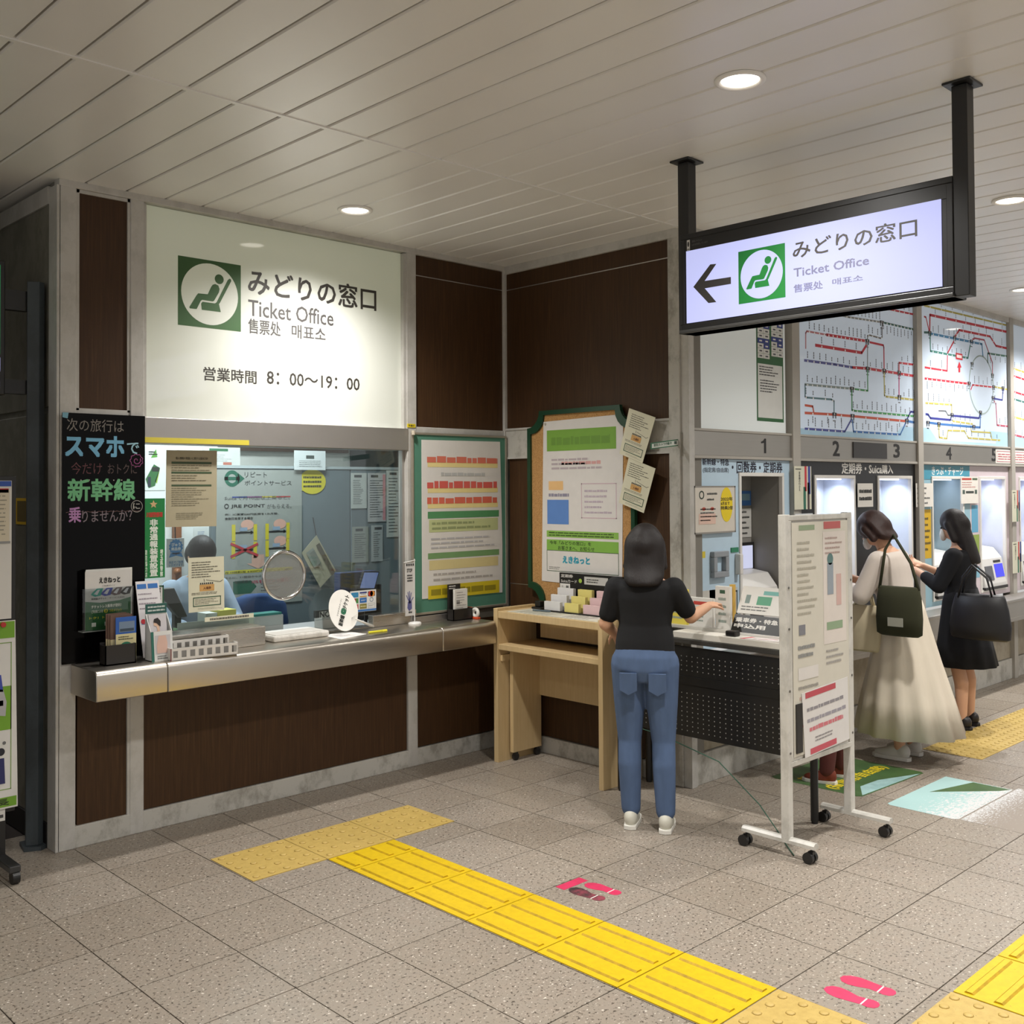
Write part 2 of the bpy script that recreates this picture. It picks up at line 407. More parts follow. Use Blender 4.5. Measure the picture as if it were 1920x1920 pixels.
for d, x0, y0, x1, y1, vis in cells:
    full = y1 - y0 > GP - 0.001
    if vis and nt_ < 290:
        nt_ += 1
        if full and proto is not None:
            o = proto.copy(); COL.objects.link(o); o.location = (x0, y0, 0); o.name = 'tile'
        else:
            t = MB().box((x0 + g, y0 + g, -0.011), (x1 - g, y1 - g, 0)); o = t.build('tile', TERR, floor, origin=(x0, y0, 0))
            if full: proto = o
    else:
        far.box((x0 + g, y0 + g, -0.011), (x1 - g, y1 - g, 0))
o = far.build('tile_field', TERR, floor, origin=(0, 0, 0)); o['kind'] = 'stuff'
# tactile paving laid on the tiles
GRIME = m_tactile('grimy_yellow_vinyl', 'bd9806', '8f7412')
def bar_block(name, x0, y0, x1, y1, label, along='y', nb=4, group=None):
    o = MB().box((x0 + .003, y0 + .003, 0.0002), (x1 - .003, y1 - .003, 0.004)).build(name, YEL); tag(o, label, 'tactile tile', group)
    for k in range(nb):
        mb = MB()
        if along == 'y':
            wv = (x1 - x0) / nb; c = x0 + (k + .5) * wv; a, b = (c - .018, c + .018), (y0 + .022, y1 - .022)
            if b[1] - b[0] < .05: continue
            mb.prism(Fr((0, 0, 0), (0, 0, 1), (1, 0, 0)), [(0.0038, a[0]), (0.0038, a[1]), (0.0100, a[1] - .008), (0.0100, a[0] + .008)], b[0], b[1])
        else:
            wv = (y1 - y0) / nb; c = y0 + (k + .5) * wv
            mb.prism(Fr((0, 0, 0), (0, 1, 0), (0, 0, 1)), [(c - .018, 0.0038), (c + .018, 0.0038), (c + .010, 0.0100), (c - .010, 0.0100)], x0 + .022, x1 - .022)
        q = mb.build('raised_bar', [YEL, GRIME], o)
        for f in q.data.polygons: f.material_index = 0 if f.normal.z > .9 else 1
    return o
def dot_block(x0, y0, x1, y1, label, n=5, group=None):
    o = MB().box((x0 + .002, y0 + .002, 0.0002), (x1 - .002, y1 - .002, 0.0035)).build('dotted_tactile_tile', TAN); tag(o, label, 'tactile tile', group)
    fr = FF(0); first = None; p = (x1 - x0) / n
    for i in range(n):
        for j in range(int(round((y1 - y0) / p))):
            cx, cy = x0 + (i + .5) * p, y0 + (j + .5) * p
            if first is None:
                mb = MB(); r = .018; st = [(.0, r), (.0035, r * .8), (.0045, r * .5)]
                mb.loft([((0, 0, h), (q, 0, 0), (0, q, 0)) for h, q in st], 8); mb.v = [(v[0] + cx, v[1] + cy, v[2] + .0034) for v in mb.v]
                first = mb.build('stud', TAN, o, smooth=True, origin=(cx, cy, 0.0034)); b0 = W_[o.name]
            else:
                c = first.copy(); COL.objects.link(c); c.location = (cx - b0[0], cy - b0[1], 0.0034 - b0[2]); c.name = 'stud'
rows = [(2.034, 2.440), (2.440, 2.846), (2.846, 3.252), (3.252, 3.658), (3.658, 4.064), (4.064, 4.262)]
nm = ['nearest the camera', 'second from near end', 'third from near end', 'fourth from near end', 'last full one', 'short cut piece']
for (a, b), t in zip(rows, nm):
    bar_block('yellow_guide_tile', 2.870, a, 3.272, b, 'yellow ribbed tile of the strip to the counter, ' + t, 'y', 4, 'yellow guide tiles to the ticket counter')
for i, t in enumerate(('left one of three', 'middle one of three', 'right one of three')):
    dot_block(2.466 + i * .406, 4.265, 2.872 + i * .406, 4.668, 'tan dotted tile in front of the ticket counter, ' + t, 5, 'tan dotted tiles before the counter')
dot_block(2.868, 1.628, 3.270, 2.032, 'tan dotted warning tile at the near end of the yellow strip, cut by the frame', 5, 'tan dotted tiles at the crossing')
dot_block(3.272, 1.190, 3.686, 1.592, 'tan dotted warning tile touching the yellow strip at the bottom right corner', 5, 'tan dotted tiles at the crossing')
dot_block(2.868, 1.224, 3.270, 1.626, 'tan dotted warning tile outside the frame at the crossing of the strips', 5, 'tan dotted tiles at the crossing')
bar_block('yellow_guide_tile', 3.690, 1.186, 4.092, 1.590, 'yellow ribbed guide tile in the bottom right corner, touching the tan dotted tile', 'x', 4, 'yellow guide tiles at the right edge')
bar_block('yellow_guide_tile', 4.094, 1.186, 4.496, 1.590, 'yellow ribbed guide tile cut by the right edge of the picture', 'x', 4, 'yellow guide tiles at the right edge')
for i, t in enumerate(('first from the left', 'second from the left', 'third from the left', 'fourth from the left', 'fifth, nearest the right edge', 'sixth, outside the frame')):
    dot_block(6.94 + i * .406, 2.770, 7.346 + i * .406, 3.170, 'tan dotted tile before the ticket machines, ' + t, 6, 'tan dotted tiles before the machines')
# ------------------------------------------------------------------ ceiling
mb = MB(); mb.box((-5, -5, CEIL + .03), (15, 5.4, CEIL + .1)); mb.box((-5, 5.4, CEIL + .03), (1.975, 10, CEIL + .1))
ceil = struct(mb.build('ceiling', paint('8b857b', .8), origin=(0, 0, CEIL)))
SP = 0.21435; sx0 = 1.4655; seam = 3.765
def slat(x0, x1, y0, y1):
    mb = MB(); e = .004; b = .006
    mb.prism(Fr((0, 0, 0), (0, 0, 1), (1, 0, 0)), [(CEIL + .022, x0 + e), (CEIL + b, x0 + e), (CEIL, x0 + e + b), (CEIL, x1 - e - b), (CEIL + b, x1 - e), (CEIL + .022, x1 - e)], y0, y1)
    return mb
near = farp = farl = None
for k in range(-28, 62):
    x0 = sx0 + k * SP
    if near is None:
        near = slat(0, SP, -4.8, seam - .004).build('ceiling_panel', CEILM, ceil, origin=(0, 0, CEIL)); near.location.x = x0
    else:
        o = near.copy(); COL.objects.link(o); o.location.x = x0; o.name = 'ceiling_panel'
    if x0 + SP < 5.2:
        right = x0 + SP > 2.2
        src = farp if right else farl
        if src is None:
            src = slat(0, SP, seam + .018, 5.37 if right else 9.6).build('ceiling_panel', CEILM, ceil, origin=(0, 0, CEIL)); src.location.x = x0
            if right: farp = src
            else: farl = src
        else:
            o = src.copy(); COL.objects.link(o); o.location.x = x0; o.name = 'ceiling_panel'
MB().box((-5, seam - .004, CEIL - .004), (5.2, seam + .018, CEIL + .02)).build('joint_strip', CEILM, ceil)
# ------------------------------------------------------------------ downlights
WLIT = m_light('lit_diffuser', 'fff6e8', 6.0)
where = ['above the round-cornered sign posts, largest one in view', 'in front of the lit ticket office sign', 'at the right edge of the picture, upper one', 'at the right edge of the picture, lower one', 'far right, out of frame', 'behind the sign, out of frame', 'over the tiles at the left, out of frame', 'behind the camera, left', 'behind the camera, far left', 'right of the camera', 'far right near the machines, out of frame', 'in the dark passage at the left']
for (x, y), t in zip(SPOTS, where):
    d = thing('downlight', 'round recessed white ceiling downlight ' + t, 'downlight', (x, y, CEIL - .012), 'ceiling downlights')
    mb = MB(); fr = FF(0)
    prof = [(.098, CEIL - .001), (.098, CEIL - .007), (.082, CEIL - .012), (.074, CEIL - .004), (.070, CEIL + .0)]
    mb.loft([((x, y, z), (r, 0, 0), (0, r, 0)) for r, z in prof], 36, False); mb.build('trim_ring', WHITE, d, smooth=True)
    mb = MB(); mb.loft([((x, y, CEIL - .003), (.073, 0, 0), (0, .073, 0)), ((x, y, CEIL - .006), (.05, 0, 0), (0, .05, 0)), ((x, y, CEIL - .007), (.01, 0, 0), (0, .01, 0))], 32); mb.build('diffuser', WLIT, d, smooth=True)
# ------------------------------------------------------------------ back wall with the ticket office
wb = root('wall_back', (3.5, YA, 0))
fA = FA(YA)
def panel(x0, z0, x1, z1, d0=-.02, d1=0.0, par=None, name='wood_panel', mat=None, fr=None, bev=0):
    return MB().fbox(fr or fA, x0, z0, x1, z1, d0, d1).build(name, mat or WOOD, par or wb, bevel=bev)
CORE = paint('7b776f', .7)
for a in ((1.98, 0, 2.42, 3.36), (4.20, 0, 5.2, 3.36), (2.42, 0, 4.20, .88), (2.42, 2.05, 4.20, 3.36)):
    panel(a[0], a[1], a[2], a[3], -.10, -.045, name='wall_core', mat=CORE)
panel(2.078, .104, 2.333, .86); panel(2.425, .112, 4.182, .86); panel(4.270, .114, 5.06, .90)
panel(2.078, 2.209, 2.333, 3.312); panel(4.256, 2.195, 5.065, 3.325)
panel(2.0, .85, 2.42, 2.2, -.03, -.006, name='wall_core', mat=CORE); panel(4.21, .88, 5.08, 2.2, -.03, -.006, name='wall_core', mat=CORE)
for x0, x1, z0, z1, dd in ((1.975, 2.064, .0, 3.33, .018), (2.345, 2.420, .0, 3.33, .016), (4.184, 4.262, .0, 3.33, .016), (5.052, 5.082, .9, 3.34, .02)):
    panel(x0, z0, x1, z1, -.045, dd, name='post', mat=TRIM, bev=.004)
for a in ((2.064, 2.20, 2.080, 3.325), (2.331, 2.20, 2.347, 3.325), (2.064, 3.308, 2.347, 3.325), (2.064, 2.185, 2.347, 2.211)):
    panel(*a, -.02, .010, name='panel_bead', mat=TRIM)
panel(2.331, .104, 2.347, .80, -.02, .012, name='panel_bead', mat=TRIM)
panel(4.256, 3.19, 5.06, 3.196, -.01, .0025, name='metal_strip', mat=STEEL_V)
panel(1.975, 3.326, 5.08, 3.362, -.045, .022, name='ceiling_trim', mat=TRIM, bev=.003)
panel(4.20, 2.15, 5.08, 2.197, -.03, .012, name='rail', mat=TRIM, bev=.003)
panel(2.42, 2.042, 4.19, 2.182, -.16, .020, name='lintel', mat=STEEL_V, bev=.003)
bb = struct(MB().fbox(fA, 1.979, 0.0, 5.06, .108, -.03, .014).build('baseboard_back', BASE, bevel=.003))
panel(2.42, 2.183, 2.436, 3.32, -.05, .006, name='sign_reveal', mat=TRIM); panel(4.162, 2.183, 4.186, 3.32, -.05, .010, name='sign_reveal', mat=TRIM)
# illuminated ticket office sign
LIT1 = m_light('backlit_acrylic', 'c8d2a8', 0.14, 'c9cac4')
lb = thing('illuminated_sign', 'large backlit white ticket office sign panel with green seat pictogram above the counter window', 'sign', (3.29, YA + .02, 2.183))
fl = FA(YA + .02)
MB().fbox(fl, 2.436, 2.183, 4.164, 3.322, -.03, 0).build('acrylic_panel', LIT1, lb)
def pict(fr, u0, v0, u1, v1, par, d, green, white, **kw):
    a = Art(fr, d); su, sv = u1 - u0, v1 - v0
    def T(pts): return [(u0 + su * p[0], v0 + sv * p[1]) for p in pts]
    def K(vals): return T([(vals[i], vals[i + 1]) for i in range(0, len(vals), 2)])
    a.rect(u0, v0, u1, v1, green, **kw)
    a.L(2).circ(u0 + su * .5, v0 + sv * .5, su * .452, white, sv * .452, 48)
    a.L(3).circ(u0 + su * .645, v0 + sv * .742, su * .072, green, sv * .072, 24, **kw)
    a.poly(K([0.183,0.256,0.172,0.272,0.282,0.455,0.310,0.491,0.461,0.496,0.511,0.604,0.539,0.646,0.580,0.663,0.631,0.646,0.651,0.597,0.640,0.546,0.562,0.412,0.539,0.399,0.374,0.403,0.351,0.385,0.287,0.258]), green, **kw)
    a.poly(K([0.356,0.347,0.378,0.376,0.576,0.375,0.603,0.396,0.782,0.747,0.810,0.773,0.837,0.764,0.839,0.738,0.654,0.390,0.640,0.373,0.670,0.257,0.367,0.257]), green, **kw)
    return a.build('pictogram', par)
PG = '34592c'
pict(fl, 2.626, 2.696, 3.008, 3.077, lb, 0, PG, LIT1)
def lettering(fr, d, items, par):
    for u0, v0, u1, v1, t, col, b in items:
        a = Art(fr, d); a.text(u0, v0, u1, v1, t, col, b); a.build('lettering', par)
INK = '38342f'; INK2 = '4a4745'
lettering(fl, 0, [(3.056, 2.925, 3.964, 3.068, 'みどりの窓口', INK, .016), (3.056, 2.795, 3.640, 2.888, 'Ticket Office', INK2, 0.008),
    (3.056, 2.694, 3.268, 2.778, '售票处', INK2, 0.014), (3.345, 2.694, 3.582, 2.775, '매표소', INK2, 0.014),
    (2.778,2.403, 3.108,2.478, '営業時間', INK, .012), (3.177,2.410, 3.834,2.484, '8：00～19：00', INK, .01)], lb)
# ------------------------------------------------------------------ corner wall (right, wood)
wr = root('wall_right', (XB, 4.6, 0)); fB = FB(XB)
panel(-5.30, 2.20, -3.855, 3.31, -.02, 0, wr, fr=fB); panel(-5.27, .114, -3.855, 2.01, -.02, 0, wr, fr=fB)
panel(-5.33, 0, -3.735, 3.36, -.14, -.02, wr, 'wall_core', CORE, fB)
panel(-5.30, 3.305, -3.78, 3.362, -.02, .022, wr, 'ceiling_trim', TRIM, fB, .003)
panel(-5.30, 2.005, -3.855, 2.205, -.02, .012, wr, 'rail', BASE, fB, .003)
panel(-5.30, 2.198, -3.855, 2.212, -.02, .02, wr, 'rail_lip', TRIM, fB); panel(-5.30, 1.998, -3.855, 2.012, -.02, .02, wr, 'rail_lip', TRIM, fB)
panel(-3.858, 0, -3.775, 3.36, -.12, .02, wr, 'post', BASE, fB, .004)
panel(-5.30, 3.19, -3.858, 3.196, -.01, .0025, wr, 'metal_strip', STEEL_V, fB)
panel(-5.27, 1.123, -3.858, 1.127, -.01, .0015, wr, 'metal_strip', STEEL_V, fB)
struct(MB().fbox(fB, -5.28, 0, -3.78, .108, -.03, .014).build('baseboard_right', BASE, bevel=.003))
# ------------------------------------------------------------------ side wall of the passage at the left
wl = root('wall_left', (1.975, 7, 0))
SIDE = m_stained('olive_grey_panel', '77756a', '68665b', .5, .3)
MB().box((1.985, 5.33, 0), (2.05, 9.6, 3.36)).build('wall_core', SIDE, wl)
MB().box((1.965, 5.292, 0), (1.985, 5.40, 3.33)).build('corner_post', TRIM, wl, bevel=.003)
for y0, y1 in ((5.405, 6.18), (6.24, 7.6), (7.66, 9.0)):
    MB().box((1.970, y0, 2.22), (1.987, y1, 3.25)).build('upper_panel', SIDE, wl, bevel=.004); MB().box((1.972, y0, .12), (1.987, y1, 2.19)).build('lower_panel', SIDE, wl, bevel=.004)
for y in (6.21, 7.63): MB().box((1.962, y - .028, 0), (1.985, y + .028, 3.27)).build('post', TRIM, wl)
MB().box((1.960, 5.40, 3.25), (1.985, 9.6, 3.34)).build('ceiling_trim', TRIM, wl); MB().box((1.962, 5.40, 0), (1.987, 9.6, .12)).build('base_strip', DARKP, wl)
struct(MB().box((-5, 9.6, 0), (2.05, 9.7, 3.36)).build('wall_passage', SIDE))
struct(MB().box((.80, 5.45, 0), (.90, 9.6, 3.36)).build('wall_unseen_blocker', SIDE))  # added out of view to block ambient light and darken the passage

# ------------------------------------------------------------------ hanging sign
hs = thing('hanging_sign', 'black framed hanging lightbox sign with left arrow and green seat pictogram on two ceiling posts', 'sign', (4.08, 2.34, 2.525))
fh = FB(4.03)
MB().fbox(fh, -2.995, 2.525, -1.688, 2.995, -.115, -.006).build('housing', BLACKM, hs, bevel=.004)
MB().frame(fh, -2.997, 2.540, -1.690, 2.998, .026, -.008, 0.0).build('front_frame', BLACKM, hs, bevel=.003)
MB().fbox(fh, -2.995, 2.525, -1.688, 2.540, -.115, .012).build('bottom_lip', paint('3a3937', .4), hs, bevel=.003)
MB().fbox(fh, -2.972, 2.915, -1.716, 2.974, -.006, -.003).build('top_band', BLACKM, hs)
SCR = m_light('cool_backlit_panel', 'c2c6f6', 0.86)
MB().fbox(fh, -2.962, 2.572, -1.737, 2.916, -.006, -.002).build('lit_panel', SCR, hs)
HG = '116a2a'
pict(fh, -2.670,2.624, -2.429,2.864, hs, -.002, HG, SCR)
a = Art(fh, -.002); a.poly([(-2.921,2.740), (-2.824,2.832), (-2.790,2.829), (-2.856,2.759), (-2.711,2.756), (-2.711,2.724), (-2.856,2.724), (-2.792,2.651), (-2.836,2.652)], '33302e'); a.build('arrow', hs)
def letter1(fr, d, par, *it, **k):
    a = Art(fr, d); a.text(*it, **k); return a.build('lettering', par)
letter1(fh, -.002, hs, -2.390,2.787, -1.834,2.862, 'みどりの窓口', INK, .012)
letter1(fh, -.002, hs, -2.387,2.706, -2.039,2.743, 'Ticket Office', '62627a', .014)
letter1(fh, -.002, hs, -2.388,2.637, -2.249,2.672, '售票处', '62627a', .014)
letter1(fh, -.002, hs, -2.204,2.643, -2.067,2.670, '매표소', '62627a', .014)
a = Art(fh, -.003); a.rect(-2.957, 2.918, -2.940, 2.968, 'd8d6d0'); a.L(2).circ(-2.9485, 2.948, .005, '2a2a2a', .013).rect(-2.955, 2.921, -2.942, 2.926, '6a6a6a'); a.build('small_sticker', hs)
letter1(fh, -.003, hs, -2.928, 2.952, -2.870, 2.962, '環境にやさしい', '5c5a58'); letter1(fh, -.003, hs, -2.928, 2.936, -2.838, 2.946, 'LEDを使用しています', '5c5a58')
letter1(fh, -.0055, hs, -1.778, 2.557, -1.742, 2.564, '-ııııı', 'a8a6a2')
for yc in (2.98, 1.662):
    p = MB().box((4.035, yc - .03, 2.525), (4.10, yc + .03, CEIL - .012)).build('hanging_post', BLACKM, hs, bevel=.003)
    mb = MB(); mb.box((4.005, yc - .055, CEIL - .010), (4.13, yc + .055, CEIL - .001)); mb.build('flange', BLACKM, p, bevel=.002)
# ------------------------------------------------------------------ wall with the ticket machines
wf = root('wall_far', (9, YC, 0)); fC = FA(YC)
WCOL = paint('a6a198', .45); FASC = m_steel('satin_fascia', 'b6b2ab', .45)
def cp(x0, z0, x1, z1, d0, d1, name, mat, bev=.002, par=None):
    return MB().fbox(fC, x0, z0, x1, z1, d0, d1).build(name, mat, par or wf, bevel=bev)
cp(5.11, 0, 14.5, .70, -.30, -.04, 'lower_core', CORE); cp(5.11, 2.0, 14.5, 3.40, -.30, -.04, 'upper_core', CORE)
cp(5.23, .70, 14.5, 2.0, -.46, -.42, 'rear_core', CORE)
KH = m_stained('khaki_lower_panel', '9b9280', '8a816f', .5, .3)
edges = [5.08, 6.29, 8.185, 10.13, 12.0, 14.0]
for i in range(5):
    x0, x1 = edges[i] + .05, edges[i + 1] - .05
    cp(x0, .19, x1, .70, -.06, -.02, 'lower_panel', KH); cp(x0, 1.985, x1, 2.135, -.06, .004, 'fascia', FASC)
    cp(x0, 2.135, x1, 2.150, -.06, .010, 'fascia_lip', WCOL); cp(x0, 1.967, x1, 1.985, -.06, .012, 'fascia_lip', WCOL)
    cp(x0, 3.315, x1, 3.362, -.06, .014, 'ceiling_trim', TRIM)
for i, x in enumerate(edges[1:]):
    cp(x - .055, 0, x + .02, 3.36, -.08, .020, 'post', WCOL); cp(x + .02, 0, x + .055, 3.36, -.08, .012, 'post', WCOL)
cp(5.075, 0, 5.13, 3.36, -.08, .012, 'post', TRIM)
struct(MB().fbox(fC, 5.1, 0, 14.4, .185, -.05, -.004).build('baseboard_far', BASE, bevel=.003))
for u0, v0, u1, v1, t in ((5.865,2.011, 5.925,2.107, '1'), (6.795,2.011, 6.886,2.115, '2'), (7.731,2.014, 7.828,2.117, '3'), (8.684,2.015, 8.787,2.115, '4'), (9.647,2.014, 9.758,2.124, '5')):
    if t == '1':
        w_, h = u1 - u0, v1 - v0; a = Art(fC, .004); a.poly([(u0 + w_ * .58, v0), (u1, v0), (u1, v1), (u0 + w_ * .66, v1), (u0 + w_ * .40, v1 - h * .16), (u0, v1 - h * .22), (u0, v1 - h * .34), (u0 + w_ * .58, v1 - h * .30)], '1d1b1a'); a.build('bay_number', wf); continue
    a = Art(fC, .004); a.text(u0, v0, u1, v1, t, '1d1b1a', .022); a.build('bay_number', wf)
o = MB().fbox(fC, 7.082,2.000, 7.605,2.117, .004, .012).build('dark_plate', paint('33302f', .4)); tag(o, 'dark grey blank plate between the numbers 2 and 3 on the fascia', 'plate')
# fare board
LIT2 = m_light('white_backlit_board', 'd0d5d3', 0.16)
fb = thing('fare_board', 'white backlit fare board above machine 1 with a narrow green and blue fare table', 'board', (5.66, YC, 2.152))
MB().fbox(fC, 5.125, 2.150, 6.195, 3.315, -.04, -.012).build('board_panel', LIT2, fb)
a = Art(fC, -.012); T0, T1 = 5.845, 6.170
a.rect(T0, 2.222, T1, 3.05, '2f6138'); zz = 3.04
a.L(2)
for c in range(2):
    for i in range(17):
        z1 = 3.03 - i * .033 - c * .01; x0 = T0 + .015 + c * .165
        if z1 < 2.66: break
        for q in range(2):
            dark = (i * 7 + c * 3 + q * 5) % 4 in ((0, 1) if q else (0,))
            a.rect(x0 + q * .072, z1 - .031, x0 + q * .072 + .070, z1, '2f3a86' if dark else 'd9d9d6')
            a.L(3).rect(x0 + q * .072 + .02, z1 - .021, x0 + q * .072 + .052, z1 - .011, 'd9d9d6' if dark else '55555a'); a.L(2)
a.rect(T0 + .014, 2.245, T1 - .014, 2.60, 'd5d6d2'); a.L(3)
a.lines(T0 + .03, 2.52, T1 - .03, 2.59, 4, '4c4c4c', .45, 3); a.lines(T0 + .04, 2.41, T1 - .03, 2.50, 5, '4c4c4c', .45, 4)
a.build('fare_table', fb)
# route maps
LITM = m_light('pale_blue_backlit_map', 'c4d2e2', 0.15)
def route_map(x0, x1, label):
    t = thing('route_map', label, 'map', ((x0 + x1) / 2, YC, 2.152), 'backlit route maps')
    MB().fbox(fC, x0, 2.150, x1, 3.315, -.04, -.012).build('map_panel', LITM, t); return t, Art(fC, -.012)
RED, TEAL, GRY, NAV, GRN, ORG, BLU, YLW, MAG = 'c02c3c', '38665f', '8d908f', '33378a', '4a9a5c', 'c85a44', '3d6fae', 'b9ae55', 'c23a78'
def ln(a, pts, col, wd=.015, ticks=0, up=True, seed=0):
    P = [(pts[i], pts[i + 1]) for i in range(0, len(pts), 2)]
    a.L(2).line(P, wd, col)
    if ticks:
        r = random.Random(seed + int(P[0][0] * 100) + int(P[0][1] * 100))
        for (x0, z0), (x1, z1) in zip(P[:-1], P[1:]):
            L = math.hypot(x1 - x0, z1 - z0)
            if abs(x1 - x0) < L * .8: continue
            n = max(1, int(L / ticks))
            for i in range(n):
                f = (i + .5) / n; x, z = x0 + (x1 - x0) * f, z0 + (z1 - z0) * f; h = r.uniform(.035, .075); s = 1 if up else -1
                a.L(3).rect(x - .007, z - .009, x + .007, z + .004, 'e4e6e6')
                a.L(1)
                for q in range(int(h / .016)): a.rect(x - .0055, z + s * (.020 + q * .0165), x + .0055, z + s * (.020 + q * .0165 + .0135), '62656e')
def hubs(a, pts):
    for i in range(0, len(pts), 2):
        x, z = pts[i], pts[i + 1]; a.L(4).rect(x - .030, z - .008, x + .030, z + .012, '25262c').rect(x - .024, z - .03, x - .012, z - .008, '25262c').rect(x + .012, z - .03, x + .024, z - .008, '25262c')
        a.L(5).rect(x - .005, z - .006, x + .005, z + .008, 'd8d8d8'); a.L(1).rect(x - .02, z - .052, x + .02, z - .043, '777a80')
t1, a = route_map(6.350, 8.125, 'backlit pale blue railway route map above machines 2 and 3')
WAT = 'a9cbe0'
a.L(1).poly([(6.35, 2.151), (8.124, 2.151), (8.124, 2.262), (7.90, 2.262), (7.80, 2.194), (6.35, 2.194)], WAT)
ln(a, [6.487,3.116, 6.832,3.037, 7.078,3.035, 7.589,3.053], GRY, .014, .055); ln(a, [7.589,3.053, 8.186,3.053], TEAL, .016, .055, False)
ln(a, [6.464,2.751, 6.466,2.857, 6.482,2.871, 6.753,2.873], 'c77f86', .013, .055); ln(a, [6.753,2.873, 7.351,2.884], RED, .020, .055); ln(a, [7.396,2.880, 7.612,2.877, 7.621,2.860, 7.621,2.689], RED, .016)
ln(a, [6.598,2.784, 7.267,2.789, 7.341,2.852], RED, .022, .14)
ln(a, [7.360,2.885, 7.361,2.925, 7.398,2.933, 7.566,2.927, 7.595,2.939, 7.598,3.047], '7a7672', .012, .06); ln(a, [7.360,2.885, 7.354,2.678], GRY, .012)
ln(a, [6.446,2.665, 6.864,2.670, 7.121,2.668], '5c60a0', .018, .07); ln(a, [7.121,2.668, 7.354,2.678, 8.175,2.677], RED, .020, .09)
ln(a, [7.871,2.689, 7.873,2.763, 8.177,2.769], RED, .016, .1); ln(a, [7.871,2.680, 7.866,2.496], MAG, .014)
ln(a, [7.354,2.678, 7.354,2.510, 7.100,2.510], GRN, .014, .07); ln(a, [6.450,2.499, 7.100,2.510], '8a9a9a', .016, .06)
ln(a, [6.450,2.499, 6.448,2.414, 6.472,2.409, 6.808,2.414, 6.846,2.404, 6.844,2.311], '5b7f86', .013, .12)
ln(a, [7.108,2.504, 7.108,2.353, 7.148,2.349, 8.165,2.353], GRN, .015, .075)
ln(a, [6.446,2.301, 6.856,2.308, 7.961,2.307], ORG, .018, .16, False); ln(a, [6.447,2.354, 6.548,2.351, 6.560,2.315], ORG, .016)
ln(a, [6.443,2.192, 6.997,2.191, 7.094,2.280], '4a5096', .016, .09); ln(a, [7.111,2.280, 7.127,2.195, 7.877,2.197, 7.981,2.298], BLU, .015, .09)
ln(a, [7.981,2.307, 8.066,2.386, 8.166,2.386], NAV, .015); ln(a, [8.002,2.308, 8.163,2.301], BLU, .018)
ln(a, [7.620,2.684, 7.621,2.491, 7.649,2.483, 8.169,2.485], YLW, .015, .075); ln(a, [7.516,3.164, 8.184,3.176], RED, .015, .08); ln(a, [7.710,3.255, 8.165,3.271], YLW, .014)
hubs(a, [7.589,3.053, 7.354,2.887, 7.354,2.679, 7.620,2.684, 7.871,2.687, 7.109,2.512, 6.847,2.310, 7.112,2.311, 7.992,2.314, 7.870,2.496])
a.build('printed_lines', t1)['kind'] = 'stuff'
t2, a = route_map(8.243, 10.070, 'backlit pale blue railway route map with a grey loop line above machines 4 and 5')
a.L(1).poly([(8.244, 2.151), (8.244, 2.266), (8.40, 2.266), (8.55, 2.172), (9.78, 2.172), (9.80, 2.205), (9.66, 2.23), (9.64, 2.285), (10.069, 2.285), (10.069, 2.151)], WAT)
ln(a, [8.338,3.270, 10.078,3.292], YLW, .016, .2); ln(a, [8.432,3.064, 8.443,3.205, 10.075,3.230], RED, .022, .2)
ln(a, [8.335,3.179, 8.366,3.177, 8.423,3.068], RED, .014); ln(a, [8.331,3.049, 8.427,3.057], TEAL, .018)
ln(a, [8.449,3.051, 9.271,3.059, 9.501,3.061, 9.518,2.958], '4a8ab8', .020, .1); ln(a, [8.906,3.056, 9.016,3.138, 9.688,3.148, 9.820,3.075, 10.097,3.075], RED, .020, .16)
ln(a, [9.297,3.084, 9.348,3.099, 9.554,3.103, 9.733,2.912, 9.729,2.805], 'b95060', .015); ln(a, [8.438,3.050, 8.444,2.906, 9.191,2.910, 9.245,3.027], '3f8074', .017, .09)
x, z = 9.479,2.693; a.L(2).ring(x, z, .258, .272, '9fb0ac', 48, .98)
ln(a, [8.332,2.671, 9.208,2.685], RED, .018, .085, False); ln(a, [9.244,2.636, 9.283,2.680, 9.751,2.689], RED, .014, .08); ln(a, [8.335,2.762, 8.760,2.765, 8.772,2.915, 8.905,3.031], RED, .016, .15)
ln(a, [9.626,2.904, 9.629,2.989, 10.094,3.001], '4a7a6c', .017, .1, False); ln(a, [9.751,2.695, 10.096,2.689], YLW, .015, .12); ln(a, [8.339,2.470, 8.839,2.482, 8.844,2.402], YLW, .015, .085)
ln(a, [8.340,2.379, 8.384,2.377, 8.427,2.350, 8.811,2.351, 8.836,2.390, 9.412,2.392, 9.447,2.451], NAV, .018)
ln(a, [8.360,2.313, 8.581,2.308, 9.269,2.309, 9.434,2.310, 9.447,2.440], BLU, .018); ln(a, [8.581,2.308, 8.588,2.196, 8.736,2.190, 8.762,2.260, 9.095,2.267, 9.179,2.208, 9.882,2.208], YLW, .014, .12)
ln(a, [9.232,2.307, 9.243,2.267, 9.668,2.271, 9.693,2.218], YLW, .013); ln(a, [8.858,2.343, 9.270,2.334], YLW, .014, .1)
ln(a, [9.760,2.562, 9.799,2.542, 9.819,2.345, 10.082,2.344], 'b04a60', .015, .1); ln(a, [9.734,2.587, 9.952,2.583, 9.976,2.693], NAV, .015)
ln(a, [8.584,2.418, 8.721,2.422, 8.766,2.389, 8.836,2.392], '6a6d70', .013)
a.L(4).rect(8.935,2.880, 9.074,2.935, 'c8303c'); a.L(5).rect(8.953,2.894, 9.057,2.921, 'e8d8d8'); a.L(4).poly([(8.987,2.770), (9.023,2.772), (9.024,2.813), (9.051,2.815), (9.007,2.864), (8.962,2.808), (8.988,2.810)], 'c8303c')
